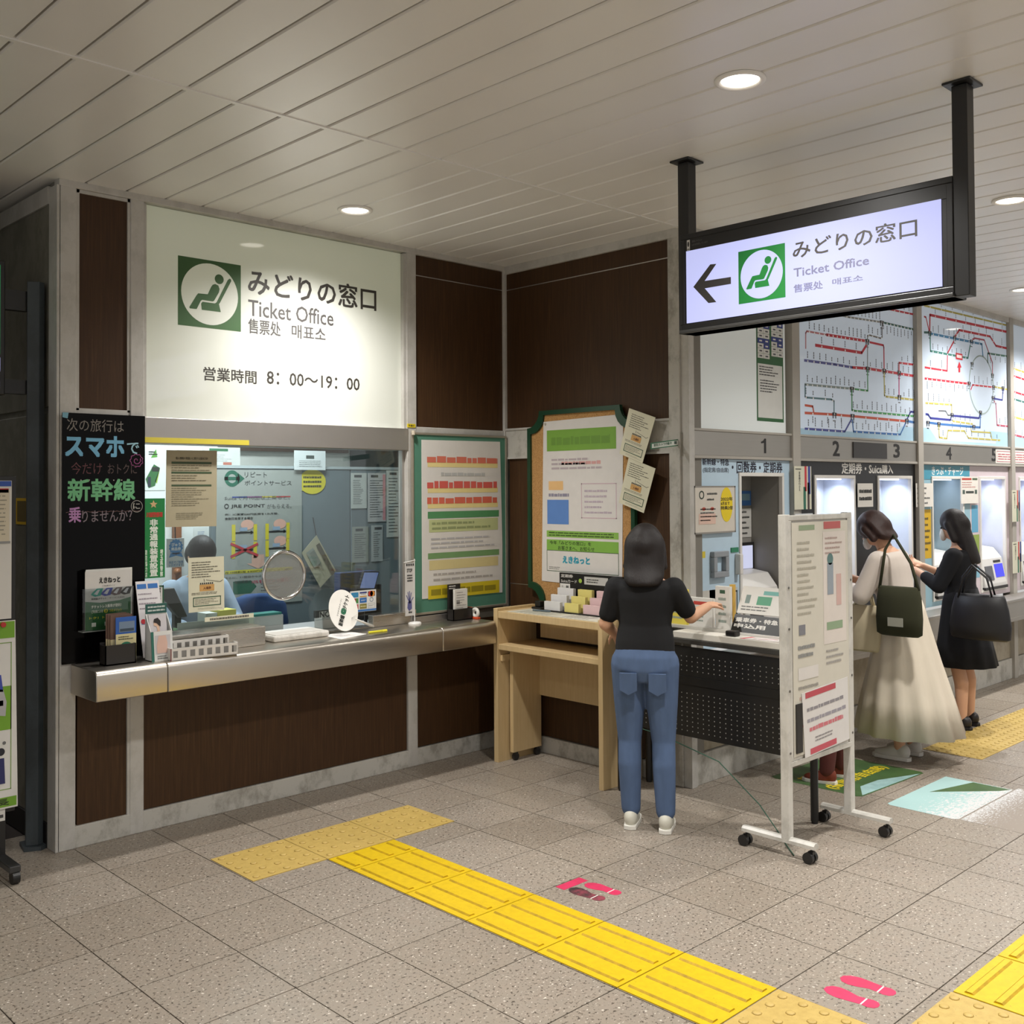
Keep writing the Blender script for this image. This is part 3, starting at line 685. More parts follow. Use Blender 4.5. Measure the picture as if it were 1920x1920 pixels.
hubs(a, [8.432,3.059, 8.918,3.063, 9.272,3.066, 9.275,2.868, 9.728,2.800, 9.208,2.691, 9.751,2.695, 9.734,2.594, 9.970,2.698, 9.445,2.448, 8.843,2.399, 8.581,2.312, 9.295,2.315, 8.375,2.312])
a.build('printed_lines', t2)['kind'] = 'stuff'
t3, a = route_map(10.188, 11.94, 'backlit pale blue railway route map cut off by the right edge of the picture')
for z0, c in ((2.90, YLW), (2.83, RED), (2.68, RED), (2.61, TEAL), (2.44, YLW), (2.27, 'b04a60')): ln(a, [10.19, z0, 11.9, z0 - .10], c, .018, .15)
a.L(1).rect(10.189, 2.151, 11.939, 2.25, WAT); a.build('printed_lines', t3)['kind'] = 'stuff'
# ticket machines
GLOW = m_light('machine_lamp', 'dfe6ff', 5.0)
def recess_lamp(x, w_, e):
    d = bpy.data.lights.new('recess_lamp', 'AREA'); d.shape = 'RECTANGLE'; d.size = w_; d.size_y = .06; d.energy = e; d.color = (.80, .87, 1.0); d.spread = math.radians(150)
    o = bpy.data.objects.new('recess_lamp', d); COL.objects.link(o); o.location = (x, YC + .12, 1.825)
def machine(label, x0, x1, o0, o1, face, inner, lamp, trim='d9d6d0', screen=True, zt=1.850):
    t = thing('ticket_machine', label, 'ticket machine', ((x0 + x1) / 2, YC + .1, .80), 'ticket machines in the wall')
    zb = .86; fm = paint(face, .4); D = .25
    mb = MB(); mb.fbox(fC, x0, .80, o0, 1.965, -.03, -.012); mb.fbox(fC, o1, .80, x1, 1.965, -.03, -.012); mb.fbox(fC, o0, zt, o1, 1.965, -.03, -.012); mb.fbox(fC, o0, .80, o1, zb, -.03, -.012)
    mb.build('face_panel', fm, t)
    MB().frame(fC, o0 - .022, zb - .02, o1 + .022, zt + .022, .024, -.03, -.002).build('opening_frame', paint(trim, .4), t, bevel=.002)
    mb = MB(); mb.fbox(fC, o0 - .012, zb - .012, o0, zt + .012, -D, -.03); mb.fbox(fC, o1, zb - .012, o1 + .012, zt + .012, -D, -.03); mb.fbox(fC, o0, zt, o1, zt + .012, -D, -.03); mb.fbox(fC, o0, zb - .012, o1, zb, -D, -.03); mb.fbox(fC, o0 - .012, zb - .012, o1 + .012, zt + .012, -D - .012, -D)
    mb.build('recess', paint(inner, .5), t)
    if lamp:
        MB().box((o0 + .03, YC + .09, zt - .010), (o1 - .03, YC + .13, zt - .001)).build('lamp_strip', GLOW, t); recess_lamp((o0 + o1) / 2, (o1 - o0) * .8, lamp)
    c = MB().prism(Fr((0, 0, 0), (0, 1, 0), (0, 0, 1)), [(YC - .012, zb), (YC - .012, zb + .05), (YC + .03, zb + .27), (YC + .10, zb + .36), (YC + .24, zb + .38), (YC + .24, zb)], o0 + .03, o1 - .03).build('console', paint('cfcdc9', .35), t, bevel=.006)
    # sloped face of the console carries the display
    P0, P1 = V((0, YC - .012, zb + .05)), V((0, YC + .03, zb + .27)); fs = Fr((0, P0.y, P0.z), (1, 0, 0), P1 - P0)
    wd = o1 - o0
    MB().fbox(fs, o1 - .03 - wd * .40, .05, o1 - .055, .17, -.004, .003).build('display', m_light('blue_display', '3a3cf0', .8) if screen else paint('2a3350', .2), t)
    MB().fbox(fs, o1 - .03 - wd * .40, .185, o1 - .09, .205, -.004, .003).build('card_slot', DARKP, t); MB().fbox(fs, o0 + .08, .03, o0 + .08 + wd * .3, .16, -.004, .006).build('note_slot', paint('55565a', .4), t, bevel=.004)
    MB().fbox(fC, o0 + .02, zb - .002, o1 - .02, zb + .022, -.02, .02).build('base_strip', DARKP, t)
    return t
LB, BK = 'b9d0e0', '1a1a1c'
tm1 = machine('pale blue ticket machine in bay 1 with a grey unlit recess', 5.13, 6.235, 5.645, 6.130, LB, '8f8c86', 0, zt=1.862)
tm2 = machine('left black-faced ticket machine with a bright white recess in bay 2', 6.345, 7.295, 6.575, 7.110, BK, 'c9d0dc', 2.6)
tm3 = machine('right black-faced ticket machine with a bright white recess in bay 3', 7.295, 8.130, 7.505, 8.040, BK, 'c9d0dc', 2.6)
PKW = 'cdbfc4'
tm4 = machine('teal-labelled ticket machine with a dim recess in bay 4, behind the black-dressed woman', 8.240, 9.195, 8.440, 9.030, '8fb4c2', 'a9bcc4', .5)
tm5 = machine('pinkish white ticket machine with blue glowing display in bay 5', 9.195, 10.070, 9.415, 9.960, PKW, 'c9cddc', 2.2)
tm6 = machine('pinkish white ticket machine cut off by the right edge of the picture', 10.188, 11.1, 10.34, 10.90, PKW, 'c9cddc', 2.2)
# lettering on the machines
d1 = -.012
letter1(fC, d1, tm1, 5.239,1.926, 5.521,1.969, '新幹線・特急', '23263a', .02); letter1(fC, d1, tm1, 5.244,1.878, 5.518,1.913, '(指定席/自由席)', '23263a', .01)
letter1(fC, d1, tm1, 5.553,1.878, 6.144,1.955, '・回数券・定期券', '1c1e30', .02)
letter1(fC, d1, tm2, 6.947,1.884, 7.562,1.963, '定期券・Suica', 'e4e2dc', .02); letter1(fC, d1, tm3, 7.566,1.888, 7.745,1.954, '購入', 'e4e2dc', .02)
o = MB().fbox(fC, 8.262, 1.845, 9.186, 1.962, -.012, -.010).build('teal_label', paint('3f8fa6', .4), tm4)
letter1(fC, -.010, tm4, 8.434,1.880, 9.052,1.951, 'きっぷ・チャージ', 'e2e6e4', .02)
# inside machine 1: column with labels and the slanted blue strip
fI = FA(YC + .245)
a = Art(fI, -.0); a.rect(5.97, 1.665, 6.125, 1.765, '3f6fae'); a.L(2).rect(5.99, 1.70, 6.11, 1.745, '7fa0b0'); a.L(1).rect(5.97, 1.45, 6.125, 1.645, 'c8c6c0'); a.L(2).lines(5.99, 1.46, 6.11, 1.64, 5, '4a4a48', .4, 8); a.build('printed_labels', tm1)
mb = MB(); mb.fbox(fI, 5.95, 1.215, 6.125, 1.415, 0, .02); mb.build('display_frame', DARKP, tm1); MB().fbox(fI, 5.97, 1.24, 6.105, 1.395, .02, .022).build('display', m_light('white_display', 'd8dcf8', .7), tm1)
fi2 = FB(6.128)
mb = MB(); mb.prism(fi2, [(-3.97, 1.13), (-3.93, 1.13), (-3.745, .92), (-3.785, .92)], .001, .05); o = mb.build('slanted_strip', paint('35438a', .4), tm1)
mb = MB(); mb.prism(fi2, [(-3.90, 1.085), (-3.885, 1.085), (-3.795, .98), (-3.81, .98)], .05, .052); mb.build('strip_label', PAPER, tm1)
# ledge below the machines
LEDGE = m_steel('satin_ledge', 'b9b4ac', .4)
lg = thing('ledge', 'long grey metal ledge running below the ticket machines', 'ledge', (9.8, 3.6, .64))
MB().box((5.12, 3.50, .762), (13.9, 3.705, .79)).build('top_plate', LEDGE, lg, bevel=.006); MB().box((5.12, 3.503, .632), (13.9, 3.53, .764)).build('apron', LEDGE, lg)
MB().box((5.12, 3.50, .60), (13.9, 3.705, .632)).build('soffit', LEDGE, lg)
# notices hung between the machines
def leaflet(x0, z0, x1, z1, lab, seed, yy=YC - .03):
    o, a = sheet('striped_leaflet', lab, 'leaflet', FA(yy), [x0, z0, x1, z1], 'cfcdb8', .004, 'striped leaflets on the posts'); w_ = x1 - x0; h = z1 - z0
    a.rect(x0 + w_ * .60, z0 + h * .42, x0 + w_ * .72, z1, 'c0303a').rect(x0 + w_ * .80, z0 + h * .35, x0 + w_ * .94, z1, '3a4690').rect(x0 + w_ * .52, z0, x0 + w_ * .66, z0 + h * .52, '2e6a56').rect(x0 + w_ * .76, z0, x0 + w_ * .88, z0 + h * .62, '4a3a3a')
    a.vtext(x0 + w_ * .25, z0 + h * .42, x0 + w_ * .35, z1 - h * .12, '首都圏のりかえ', '4a4a44'); a.rect(x0 + w_ * .06, z1 - h * .08, x0 + w_ * .4, z1 - h * .055, '55554c'); a.build('print', o)
leaflet(6.220,1.637, 6.439,1.930, 'tall leaflet with red, blue and green stripes between bays 1 and 2', 1)
leaflet(10.033,1.453, 10.227,1.746, 'upper narrow leaflet with red and green stripes right of machine 5', 2); leaflet(10.026,0.976, 10.245,1.265, 'lower narrow leaflet with red and green stripes right of machine 5', 3)
o, a = sheet('blue_sign', 'small blue and white bird sign below the striped leaflet by bay 1', 'sign', FA(YC - .03), [6.226,1.525, 6.455,1.608], 'd5d9dc', .003); x0, z0 = 6.242,1.533; x1, z1 = 6.438,1.600
a.rect(x0, z0, x1, z1, '2d5aa0'); a.L(2).poly([(x0 + .06, z1 - .035), (x0 + .10, z1 - .02), (x0 + .16, z1 - .035), (x0 + .11, z1 - .05)], 'a9c4d8').lines(x0 + .015, z0 + .005, x1 - .01, z1 - .065, 2, 'd5dde2', .5, 5, False); a.build('print', o)
def notice(name, lab, x0, z0, x1, z1, body, y=YC - .004):
    o, a = sheet(name, lab, 'notice', FA(y), [x0, z0, x1, z1], 'dedad2', .003); body(a, x0, z0, x1, z1); a.build('print', o)
def nb(a, x0, z0, x1, z1): a.lines(x0 + .02, z0 + (z1 - z0) * .35, x1 - .02, z1 - .02, 3, '3a3a38', .5, 3, False)
notice('white_notice', 'small white notice with two dark lines between machines 2 and 3', 7.145,1.638, 7.380,1.813, lambda a, x0, z0, x1, z1: a.lines(x0 + .02, z1 - .14, x1 - .02, z1 - .03, 2, '2a2a28', .5, 3, False))
notice('white_notice', 'white notice with fine print between the black machine and the teal label', 8.102,1.622, 8.408,1.813, lambda a, x0, z0, x1, z1: a.lines(x0 + .02, z1 - .18, x1 - .02, z1 - .02, 4, '6a6a68', .35, 3))
def nc(a, x0, z0, x1, z1):
    w_ = x1 - x0; a.rect(x0 + .02, z1 - .03, x0 + w_ * .6, z1 - .012, 'b8483c').rect(x0 + w_ * .65, z1 - .03, x1 - .02, z1 - .012, '55684f').lines(x0 + .02, z1 - .10, x1 - .02, z1 - .04, 3, 'c08a84', .4, 3); a.rect(x0 + .03, z1 - .15, x0 + .08, z1 - .115, '4a5a52').rect(x1 - .08, z1 - .15, x1 - .03, z1 - .115, '4a5a52').rect(x0 + .10, z1 - .145, x1 - .10, z1 - .125, '3a403c')
notice('white_notice', 'white notice with red heading hung between machines 4 and 5', 8.964,1.637, 9.330,1.870, nc)
notice('pink_notice', 'pale notice with pink border and red text over the fascia right of number 5', 9.733,1.995, 10.80, 2.120, lambda a, x0, z0, x1, z1: (a.border(x0 + .02, z0 + .012, x1 - .02, z1 - .012, .006, 'b06a74'), a.lines(x0 + .05, z0 + .03, x1 - .05, z1 - .03, 3, 'b86a72', .5, 3, False)))
# panel things on machine 1
o, a = sheet('framed_poster', 'small framed poster with a yellow oval on the pale blue machine face', 'poster', FA(YC - .0), [5.119,1.508, 5.555,1.799], 'cfc8bc', .012); x0, z0 = 5.119,1.508; x1, z1 = 5.555,1.799
w_, h = x1 - x0, z1 - z0; a.border(x0, z0, x1, z1, .010, '8f8b84'); a.L(2).ring(x0 + .075, z1 - .055, .018, .026, '2a3a34', 20).lines(x0 + .13, z1 - .10, x0 + w_ * .55, z1 - .03, 2, '5a5a56', .35, 2).lines(x0 + .06, z1 - .22, x0 + w_ * .55, z1 - .13, 4, '4a4a48', .35, 6)
a.circ(x0 + w_ * .77, z0 + h * .60, w_ * .15, 'e2c81e', h * .37); a.L(3).text(x0 + w_ * .63, z0 + h * .68, x0 + w_ * .92, z0 + h * .76, '2022年', '2a2a20', .02).text(x0 + w_ * .63, z0 + h * .59, x0 + w_ * .84, z0 + h * .66, '6月まで', '2a2a20', .02).text(x0 + w_ * .63, z0 + h * .49, x0 + w_ * .92, z0 + h * .57, '特典2倍', '2a2a20', .02)
a.L(2).circ(x0 + w_ * .22, z0 + h * .52, .02, 'c05a4a', .010).circ(x0 + w_ * .42, z0 + h * .52, .02, 'c05a4a', .010).rect(x0 + w_ * .1, z0 + h * .2, x0 + w_ * .5, z0 + h * .42, 'd8b8a8'); a.build('print', o)
mb = MB(); mb.frame(FA(YC - .0), 5.31, 1.235, 5.47, 1.395, .035, -.012, .02); mb.build('coin_slot_frame', paint('8f9499', .4), tm1, bevel=.004)
MB().fbox(fC, 5.53, 1.38, 5.61, 1.41, -.012, -.006).build('green_label', paint('2f7d5c', .5), tm1); MB().fbox(fC, 5.575, 1.24, 5.61, 1.37, -.012, .03).build('handle', paint('d8d5cf', .4), tm1, bevel=.006)
a = Art(fC, -.012); a.rect(5.14, 1.36, 5.26, 1.40, 'd0bc3c').rect(5.30, 1.10, 5.42, 1.16, 'c9b84a').rect(5.16, .98, 5.60, 1.16, 'c5c2ba'); a.L(2).border(5.44, .99, 5.60, 1.14, .010, '3c4a44').lines(5.46, 1.02, 5.58, 1.12, 4, '7a7a76', .3, 4); a.build('stickers', tm1)
a = Art(fC, -.012); a.rect(8.26, 1.20, 8.41, 1.60, 'd0a81e'); a.L(2).lines(8.28, 1.25, 8.40, 1.55, 6, '6a5a20', .4, 3); a.build('yellow_sticker', tm4)
a = Art(fC, -.012); a.rect(9.22, 1.38, 9.36, 1.62, '5d9fc0').rect(9.22, 1.10, 9.38, 1.36, '8aa04a').rect(9.22, .98, 9.38, 1.08, '7fb0c4'); a.build('stickers', tm5)

# ------------------------------------------------------------------ office behind the window
OFW = paint('c9cdc8', .7)
struct(MB().box((2.10, 8.8, 0), (7.5, 8.9, 3.0)).build('wall_office_rear', OFW)); struct(MB().box((2.06, 5.48, 0), (2.12, 8.8, 3.0)).build('wall_office_left', OFW))
struct(MB().box((7.4, 5.48, 0), (7.5, 8.8, 3.0)).build('wall_office_right', OFW)); struct(MB().box((2.06, 5.48, 3.0), (7.5, 8.9, 3.06)).build('ceiling_office', paint('c4c8c4', .8)))
struct(MB().box((2.06, 5.48, -.02), (7.5, 8.9, 0)).build('floor_office', paint('8a8c8c', .6))); struct(MB().box((5.25, 5.40, 0), (7.5, 5.48, 3.0)).build('wall_office_front', OFW))
of = struct(MB().box((2.12, 7.0, 0), (3.76, 7.08, 2.7)).build('wall_office_middle', paint('e4e8e5', .6)))
fw = FA(8.79); mb = MB(); mb.fbox(fw, 4.45, 2.16, 6.15, 2.42, 0, .05); struct(mb.build('trim_blind', paint('4a3a30', .6))); struct(MB().fbox(fw, 6.2, 1.95, 7.3, 2.42, 0, .02).build('window_2', paint('3c4244', .15)))
win = root('window_1', (3.3, 5.345, 1.0))
MB().box((2.42, 5.340, 1.0), (4.185, 5.348, 2.05)).build('pane', GLASS, win)
MB().box((4.165, 5.325, .93), (4.19, 5.36, 2.05)).build('jamb', STEEL_V, win); MB().box((2.418, 5.325, .93), (2.43, 5.36, 2.05)).build('jamb', STEEL_V, win)
prt = thing('office_partition', 'blue grey office partition behind the window carrying posters and papers', 'partition', (4.3, 6.62, .3))
PB = paint('6a777c', .6)
MB().box((3.50, 6.60, .3), (4.655, 6.64, 1.945)).build('partition_panel', PB, prt, bevel=.003); MB().box((4.665, 6.60, .3), (5.9, 6.64, 1.955)).build('partition_panel', PB, prt, bevel=.003)
MB().box((3.49, 6.595, 1.945), (5.9, 6.645, 1.965)).build('top_rail', paint('a9b4b6', .4), prt)
for x in (3.52, 4.66, 5.85): MB().box((x - .02, 6.598, 0), (x + .02, 6.642, .3)).build('foot', paint('8a9294', .4), prt)
f6 = FA(6.598)
o, a = sheet('service_poster', 'tall grey white poster with green roundel and ride diagrams on the office partition', 'poster', f6, [3.53, .972, 4.222, 1.935], '969c97', .003)
RG = '1f5f4c'
x, z = 3.653,1.872; a.ring(x, z, .032, .058, RG, 28); a.rect(x - .06, z - .012, x + .06, z + .012, RG); a.poly([(x + .045, z + .04), (x + .098, z), (x + .045, z - .04)], RG)
def T6(s, u0, v0, u1, v1, col='3a3d3f', b=0.0): a.L(2).text(u0, v0, u1, v1, s, col, b)
T6('リピート', 3.751,1.881, 3.928,1.920); T6('ポイントサービス', 3.751,1.824, 4.133,1.859)
for i, c in enumerate(('34478a', '7a4a7a', 'b0a030', 'a83a3a')): a.rect(3.652 + i * .118, 1.737, 3.652 + (i + 1) * .118, 1.746, c)
T6('Suicaで月10回以上乗ると、', 3.595,1.721, 4.119,1.748, '55585a'); T6('JRE POINT', 3.645,1.662, 3.912,1.689, '2a2c2e', .02); T6('がもらえる。', 3.930,1.657, 4.133,1.690, '55585a')
x, z = 3.610,1.678; a.ring(x, z, .011, .018, '2a2c2e', 18); T6('例：IC運賃220円区間を1カ月間、', 3.597,1.613, 4.025,1.627, '2a2c2e', .015); T6('複数回乗車する場合', 3.597,1.582, 3.817,1.600, '2a2c2e', .015)
def bar6(u, v): a.L(2).rect(u - .014, v - .058, u + .014, v + .058, 'c9bd3a')
for u, v in (((3.664,1.491)), ((3.835,1.490)), ((3.930,1.491)), ((4.103,1.494)), ((3.662,1.369)), ((3.834,1.365)), ((3.930,1.370)), ((4.100,1.376))): bar6(u, v)
def arr6(u0, v0, u1, v1): a.L(3).line([(u0, v0), (u1 - .02, v0)], .009, '222426').poly([(u1 - .025, v0 + .014), (u1, v0), (u1 - .025, v0 - .014)], '222426'); a.rect(u0 + .03, v0 + .010, u0 + .09, v0 + .036, '8fa3b8')
arr6(3.681,1.491, 3.822,1.487); arr6(3.946,1.490, 4.090,1.490); arr6(3.679,1.368, 3.821,1.363); arr6(3.945,1.369, 4.090,1.369)
for u, v in (((3.772,1.545)), ((4.035,1.544)), ((4.038,1.422))): a.L(2).circ(u, v, .052, 'd2a898', .036, 24)
a.L(4).line([(3.645,1.415), (3.851,1.326)], .018, 'b03a42').line([(3.645,1.326), (3.851,1.406)], .018, 'b03a42')
u, v = 3.856,1.280; a.L(2).poly([(u - .05, v + .05), (u + .05, v + .05), (u + .05, v - .01), (u + .09, v - .01), (u, v - .05), (u - .09, v - .01), (u - .05, v - .01)], 'c9a494')
a.L(1).rect(3.597,1.205, 4.139,1.228, 'c6c03e'); T6('月10回利用→220円分のポイント還元', 3.597,1.208, 4.134,1.221, '2a2c2a', .015); T6('さらに、11回目からは', 3.597,1.170, 3.888,1.184, '3a3c3c', .012)
T6('毎回運賃の', 3.669,1.134, 3.801,1.154, '3a3c3c', .012); T6('10%をポイント還元！', 3.808,1.125, 4.118,1.152, 'a83450', .012)
a.L(1).poly([(3.66, 1.06), (3.80, 1.06), (3.845, 1.105), (3.80, 1.15), (3.66, 1.15)], RG); a.lines(3.88, 1.06, 4.05, 1.13, 3, '55585a', .3, 4); T6('JRE POINTの会員登録が必要です', 3.659,1.009, 4.134,1.017, '2f3234', .015); a.build('print', o)
def pin6(name, lab, pts, col, body=None, group=None, y=6.597):
    o, a = sheet(name, lab, 'paper', FA(y), pts, col, .002, group); 
    if body: body(a)
    a.build('print', o); return o
GP6 = 'papers pinned on the office partition'
u, v = 4.315,1.850; o, a = sheet('speech_bubble_notice', 'yellow speech bubble notice on the partition beside the tall poster', 'notice', f6, [(u + .118 * math.cos(t * PI / 12), v + .092 * math.sin(t * PI / 12)) for t in range(-9, 13)] + [(u - .125, v - .075)], 'c9c033', .002)
a.lines(u - .08, v - .05, u + .08, v + .05, 3, '4a4a2a', .5, 3, False); a.build('print', o)
def paperbox(u0, v0, u1, v1, lab, col='b9bfba', n=12, seed=1, pink=False):
    u0, u1 = sorted((u0, u1)); v0, v1 = sorted((v0, v1))
    def body(a):
        a.lines(u0 + .02, v0 + .03, u1 - .02, v1 - .05, n, '5a6062', .35, seed); a.rect(u0 + .03, v1 - .035, u0 + .10, v1 - .015, '44484a')
        if pink: a.rect(u1 - .03, v0 + .01, u1 - .004, v1 - .01, 'c98f94')
    pin6('pinned_paper', lab, [u0, v0, u1, v1], col, body, GP6)
paperbox(4.662,1.644, 4.810,1.918, 'white printed sheet at the upper left of the right partition panel', n=14); paperbox(4.820,1.537, 4.994,1.918, 'pinned sheet with a pink right edge on the partition', 'b4b6b6', 16, 2, True)
paperbox(5.002,1.411, 5.148,1.939, 'long pinned sheet with a small dark logo near the right window jamb', n=18, seed=5); paperbox(4.672,1.227, 4.824,1.503, 'greyish printed sheet lower on the right partition panel, beside the seam', '8f968f', 12, 6)
paperbox(4.853,1.227, 4.963,1.509, 'narrow sheet between two others in the lower row of the partition', 'a5acac', 12, 8)
p = [(4.318,1.453), (4.489,1.182), (4.350,1.063), (4.189,1.328)]
o, a = sheet('hanging_paper', 'tilted printed sheet hanging by one corner from a cord on the partition', 'paper', FA(6.55), p, 'a9a68e', .002)
fu, w_, h = unit_art(FA(6.545), [p[3], p[2], p[0]]); a.fr = fu; a.d = 0.001; a.rect(.02, h - .05, w_ - .02, h - .015, '5a5648').rect(.02, .03, w_ * .5, h - .08, '8f968c'); a.L(2).lines(.04, .05, w_ - .04, h - .08, 9, '55564e', .3, 4); a.build('print', o)
MB().tube([V((p[0][0], 6.55, p[0][1] - .01)), V((p[0][0], 6.595, p[0][1] + .13))], .003, 6).build('cord', DARKP, o)
o, a = sheet('framed_notice', 'white notice with a dark heading standing above the partition top', 'notice', FA(6.58), [4.147,1.937, 4.417,2.080], 'd3dcdc', .004); u0, v0 = 4.147,1.937; u1, v1 = 4.417,2.080; a.rect(u0 + .10, v1 - .06, u1 - .10, v1 - .035, '4a5450').lines(u0 + .04, v0 + .02, u1 - .04, v1 - .07, 4, '6a7472', .3, 3, False); a.build('print', o)
for xx in (u0 + .04, u1 - .04): MB().box((xx - .012, 6.576, 1.955), (xx + .012, 6.60, v0 + .03)).build('clip', DARKP, o)
fp = FA(6.998)
def wallpaper(name, lab, u0, v0, u1, v1, body):
    o, a = sheet(name, lab, 'poster', fp, [u0, v0, u1, v1], 'd9dcd8', .002); body(a, u0, v0, u1, v1); a.build('print', o)
def gm(a, u0, v0, u1, v1):
    w_, h = u1 - u0, v1 - v0; a.poly([(u0 + w_ * .2, v0 + h * .05), (u0 + w_ * .05, v0 + h * .25), (u0 + w_ * .45, v0 + h * .58), (u0 + w_ * .75, v0 + h * .5), (u0 + w_ * .5, v0 + h * .1)], '2f6a38'); a.poly([(u0 + w_ * .5, v0 + h * .2), (u0 + w_ * .75, v0 + h * .5), (u0 + w_ * .6, v0 + h * .15)], '9cc04a'); a.poly([(u0 + w_ * .3, v0 + h * .72), (u0 + w_ * .55, v0 + h * .92), (u0 + w_ * .62, v0 + h * .74)], '5a9a3a')
    a.L(2).rect(u0 + w_ * .35, v0 + h * .42, u0 + w_ * .7, v0 + h * .52, '1d2620').lines(u0 + .03, v0 + h * .78, u1 - .05, v0 + h * .88, 2, '222b24', .6, 4).rect(u0 + w_ * .15, v0 + h * .08, u0 + w_ * .3, v0 + h * .3, '24303a')
wallpaper('area_map_poster', 'white poster with a green area map behind the left end of the window', 3.200,1.792, 3.352,2.109, gm)
wallpaper('wall_chart', 'pale chart sheet partly behind the beige notice, top of the office wall', 3.641,1.949, 3.942,2.108, lambda a, u0, v0, u1, v1: (a.rect(u0 + .05, v1 - .03, u1 - .1, v1 - .01, '3f7a58'), a.lines(u0 + .03, v0 + .05, u1 - .04, v1 - .05, 4, 'aab0ae', .3, 3), a.rect(u1 - .14, v1 - .13, u1 - .07, v1 - .11, 'c07a6a')))
wallpaper('wall_chart', 'pale printed sheet behind the clerk, left of the partition edge', 3.570,1.385, 3.712,1.525, lambda a, u0, v0, u1, v1: a.lines(u0 + .03, v0 + .03, u1 - .03, v1 - .03, 6, '7a90b0', .35, 3))
# wooden hook rail, clerk's desk and equipment
hk = thing('wall_hook', 'brown wooden double hook with two round knobs on the office wall', 'hook', (3.30, 6.96, 1.10)); x0, z0 = 3.426,1.224; x1, z1 = 3.426,1.100
MB().box((x0 - .025, 6.94, z1), (x0 + .025, 6.998, z0 + .45)).build('back_strip', paint('8a5430', .5), hk, bevel=.006)
for z in (z0, z1 + .02): MB().tube([(x0, 6.95, z), (x0 - .05, 6.86, z), (x0 - .06, 6.84, z)], [.018, .016, .026], 12).build('knob', paint('9a6034', .4), hk, smooth=True)
dk = thing('office_desk', 'grey clerk desk behind the ticket window', 'desk', (3.3, 5.6, 0))
MB().box((2.45, 5.414, .90), (4.7, 5.80, .93)).build('worktop', paint('9a9d9c', .5), dk, bevel=.004)
for x in (2.5, 4.62): MB().box((x, 5.50, 0), (x + .04, 5.76, .90)).build('leg', paint('777a7a', .5), dk)
mo = thing('monitor', 'dark grey computer monitor seen from behind, left of the seated clerk', 'monitor', (2.74, 5.6, .93)); fm_ = FA(5.60)
MB().prism(fm_, [(2.675,1.235), (2.740,1.236), (2.821,1.065), (2.764,1.063), (2.675,1.177)], -.05, 0).build('casing', paint('3a3936', .5), mo, bevel=.006)
MB().box((2.70, 5.60, .93), (2.84, 5.72, .945)).build('stand_base', DARKP, mo); MB().box((2.75, 5.62, .94), (2.79, 5.655, 1.12)).build('stand_neck', DARKP, mo)
o = MB().box((2.86, 5.46, .93), (2.93, 5.56, 1.09)).build('white_card_stack', paint('d5d8d2', .7)); tag(o, 'stack of white cards standing behind the window ledge, beside the yellow ones', 'stack')
o = MB().box((2.945, 5.46, .93), (3.05, 5.57, 1.10)).build('yellow_card_stack', paint('d8d068', .7)); tag(o, 'stack of pale yellow cards standing behind the window ledge', 'stack')
tr = thing('card_tray', 'clear green edged tray on the clerk desk in front of the card stacks', 'tray', (2.85, 5.43, .93))
MB().box((2.66, 5.40, .93), (3.10, 5.405, 1.06)).build('front_panel', paint('a5aea4', .3), tr); MB().box((2.66, 5.40, .93), (3.10, 5.455, .94)).build('tray_base', paint('7fae7a', .4), tr)
for x in (2.66, 2.80, 2.94, 3.095): MB().box((x, 5.405, .93), (x + .005, 5.455, 1.03)).build('divider', paint('7fae7a', .4), tr)
o = MB().box((3.16, 5.45, .93), (3.36, 5.56, 1.045)).build('ticket_printer', paint('b9bbb8', .5), bevel=.006); tag(o, 'low pale ticket printer box on the clerk desk', 'printer'); MB().box((3.165, 5.455, 1.045), (3.35, 5.55, 1.058)).build('teal_pad', paint('2f7f76', .5), o)
ch = thing('office_chair', 'blue office chair behind the clerk window', 'chair', (3.62, 6.15, 0)); BC = m_cloth('blue_chair_fabric', '2f4a78')
MB().loft([((3.58, 6.15, z), (a_, 0, 0), (0, .05, 0)) for z, a_ in ((.62, .18), (.70, .23), (.9, .25), (1.02, .23), (1.08, .16), (1.10, .08))], 24).build('backrest', BC, ch, smooth=True); MB().box((3.36, 5.88, .48), (3.82, 6.18, .56)).build('seat', BC, ch, bevel=.03)
MB().tube([(3.6, 6.03, .05), (3.6, 6.03, .48)], .03, 12).build('column', DARKP, ch); 
for k in range(5): MB().tube([(3.6, 6.03, .08), (3.6 + .26 * math.cos(k * 1.257), 6.03 + .26 * math.sin(k * 1.257), .035)], [.03, .022], 8).build('foot', DARKP, ch)
lt = thing('tablet', 'tilted tablet with a pale blue screen and black frame behind the right of the glass', 'tablet', (4.15, 5.62, .93))
p = [(4.030,1.135), (4.160,1.125), (4.202,1.241), (4.071,1.249)]; MB().prism(FA(5.62), p, -.02, 0).build('casing', DARKP, lt, bevel=.003)
c = [sum(q[i] for q in p) / 4 for i in (0, 1)]; MB().prism(FA(5.62), [(c[0] + (q[0] - c[0]) * .88, c[1] + (q[1] - c[1]) * .88) for q in p], .001, .003).build('screen', m_light('tablet_screen', '8fa4dc', .35), lt); MB().box((c[0] - .1, 5.62, .93), (c[0] + .1, 5.69, p[0][1] + .02)).build('stand', DARKP, lt)
dc = thing('document_shelf', 'dark blue file box on the office desk behind the glass', 'box', (4.0, 5.68, .93)); MB().box((3.95, 5.715, .93), (4.25, 5.785, 1.24)).build('body', paint('26355c', .5), dc, bevel=.005)
o = MB().box((3.62, 5.42, .93), (3.80, 5.52, 1.0)).build('card_reader', paint('b4b2ab', .5), bevel=.006); tag(o, 'pale grey card reader with cord behind the cash opening', 'card reader'); MB().box((3.70, 5.415, .95), (3.735, 5.42, .975)).build('socket', DARKP, o)
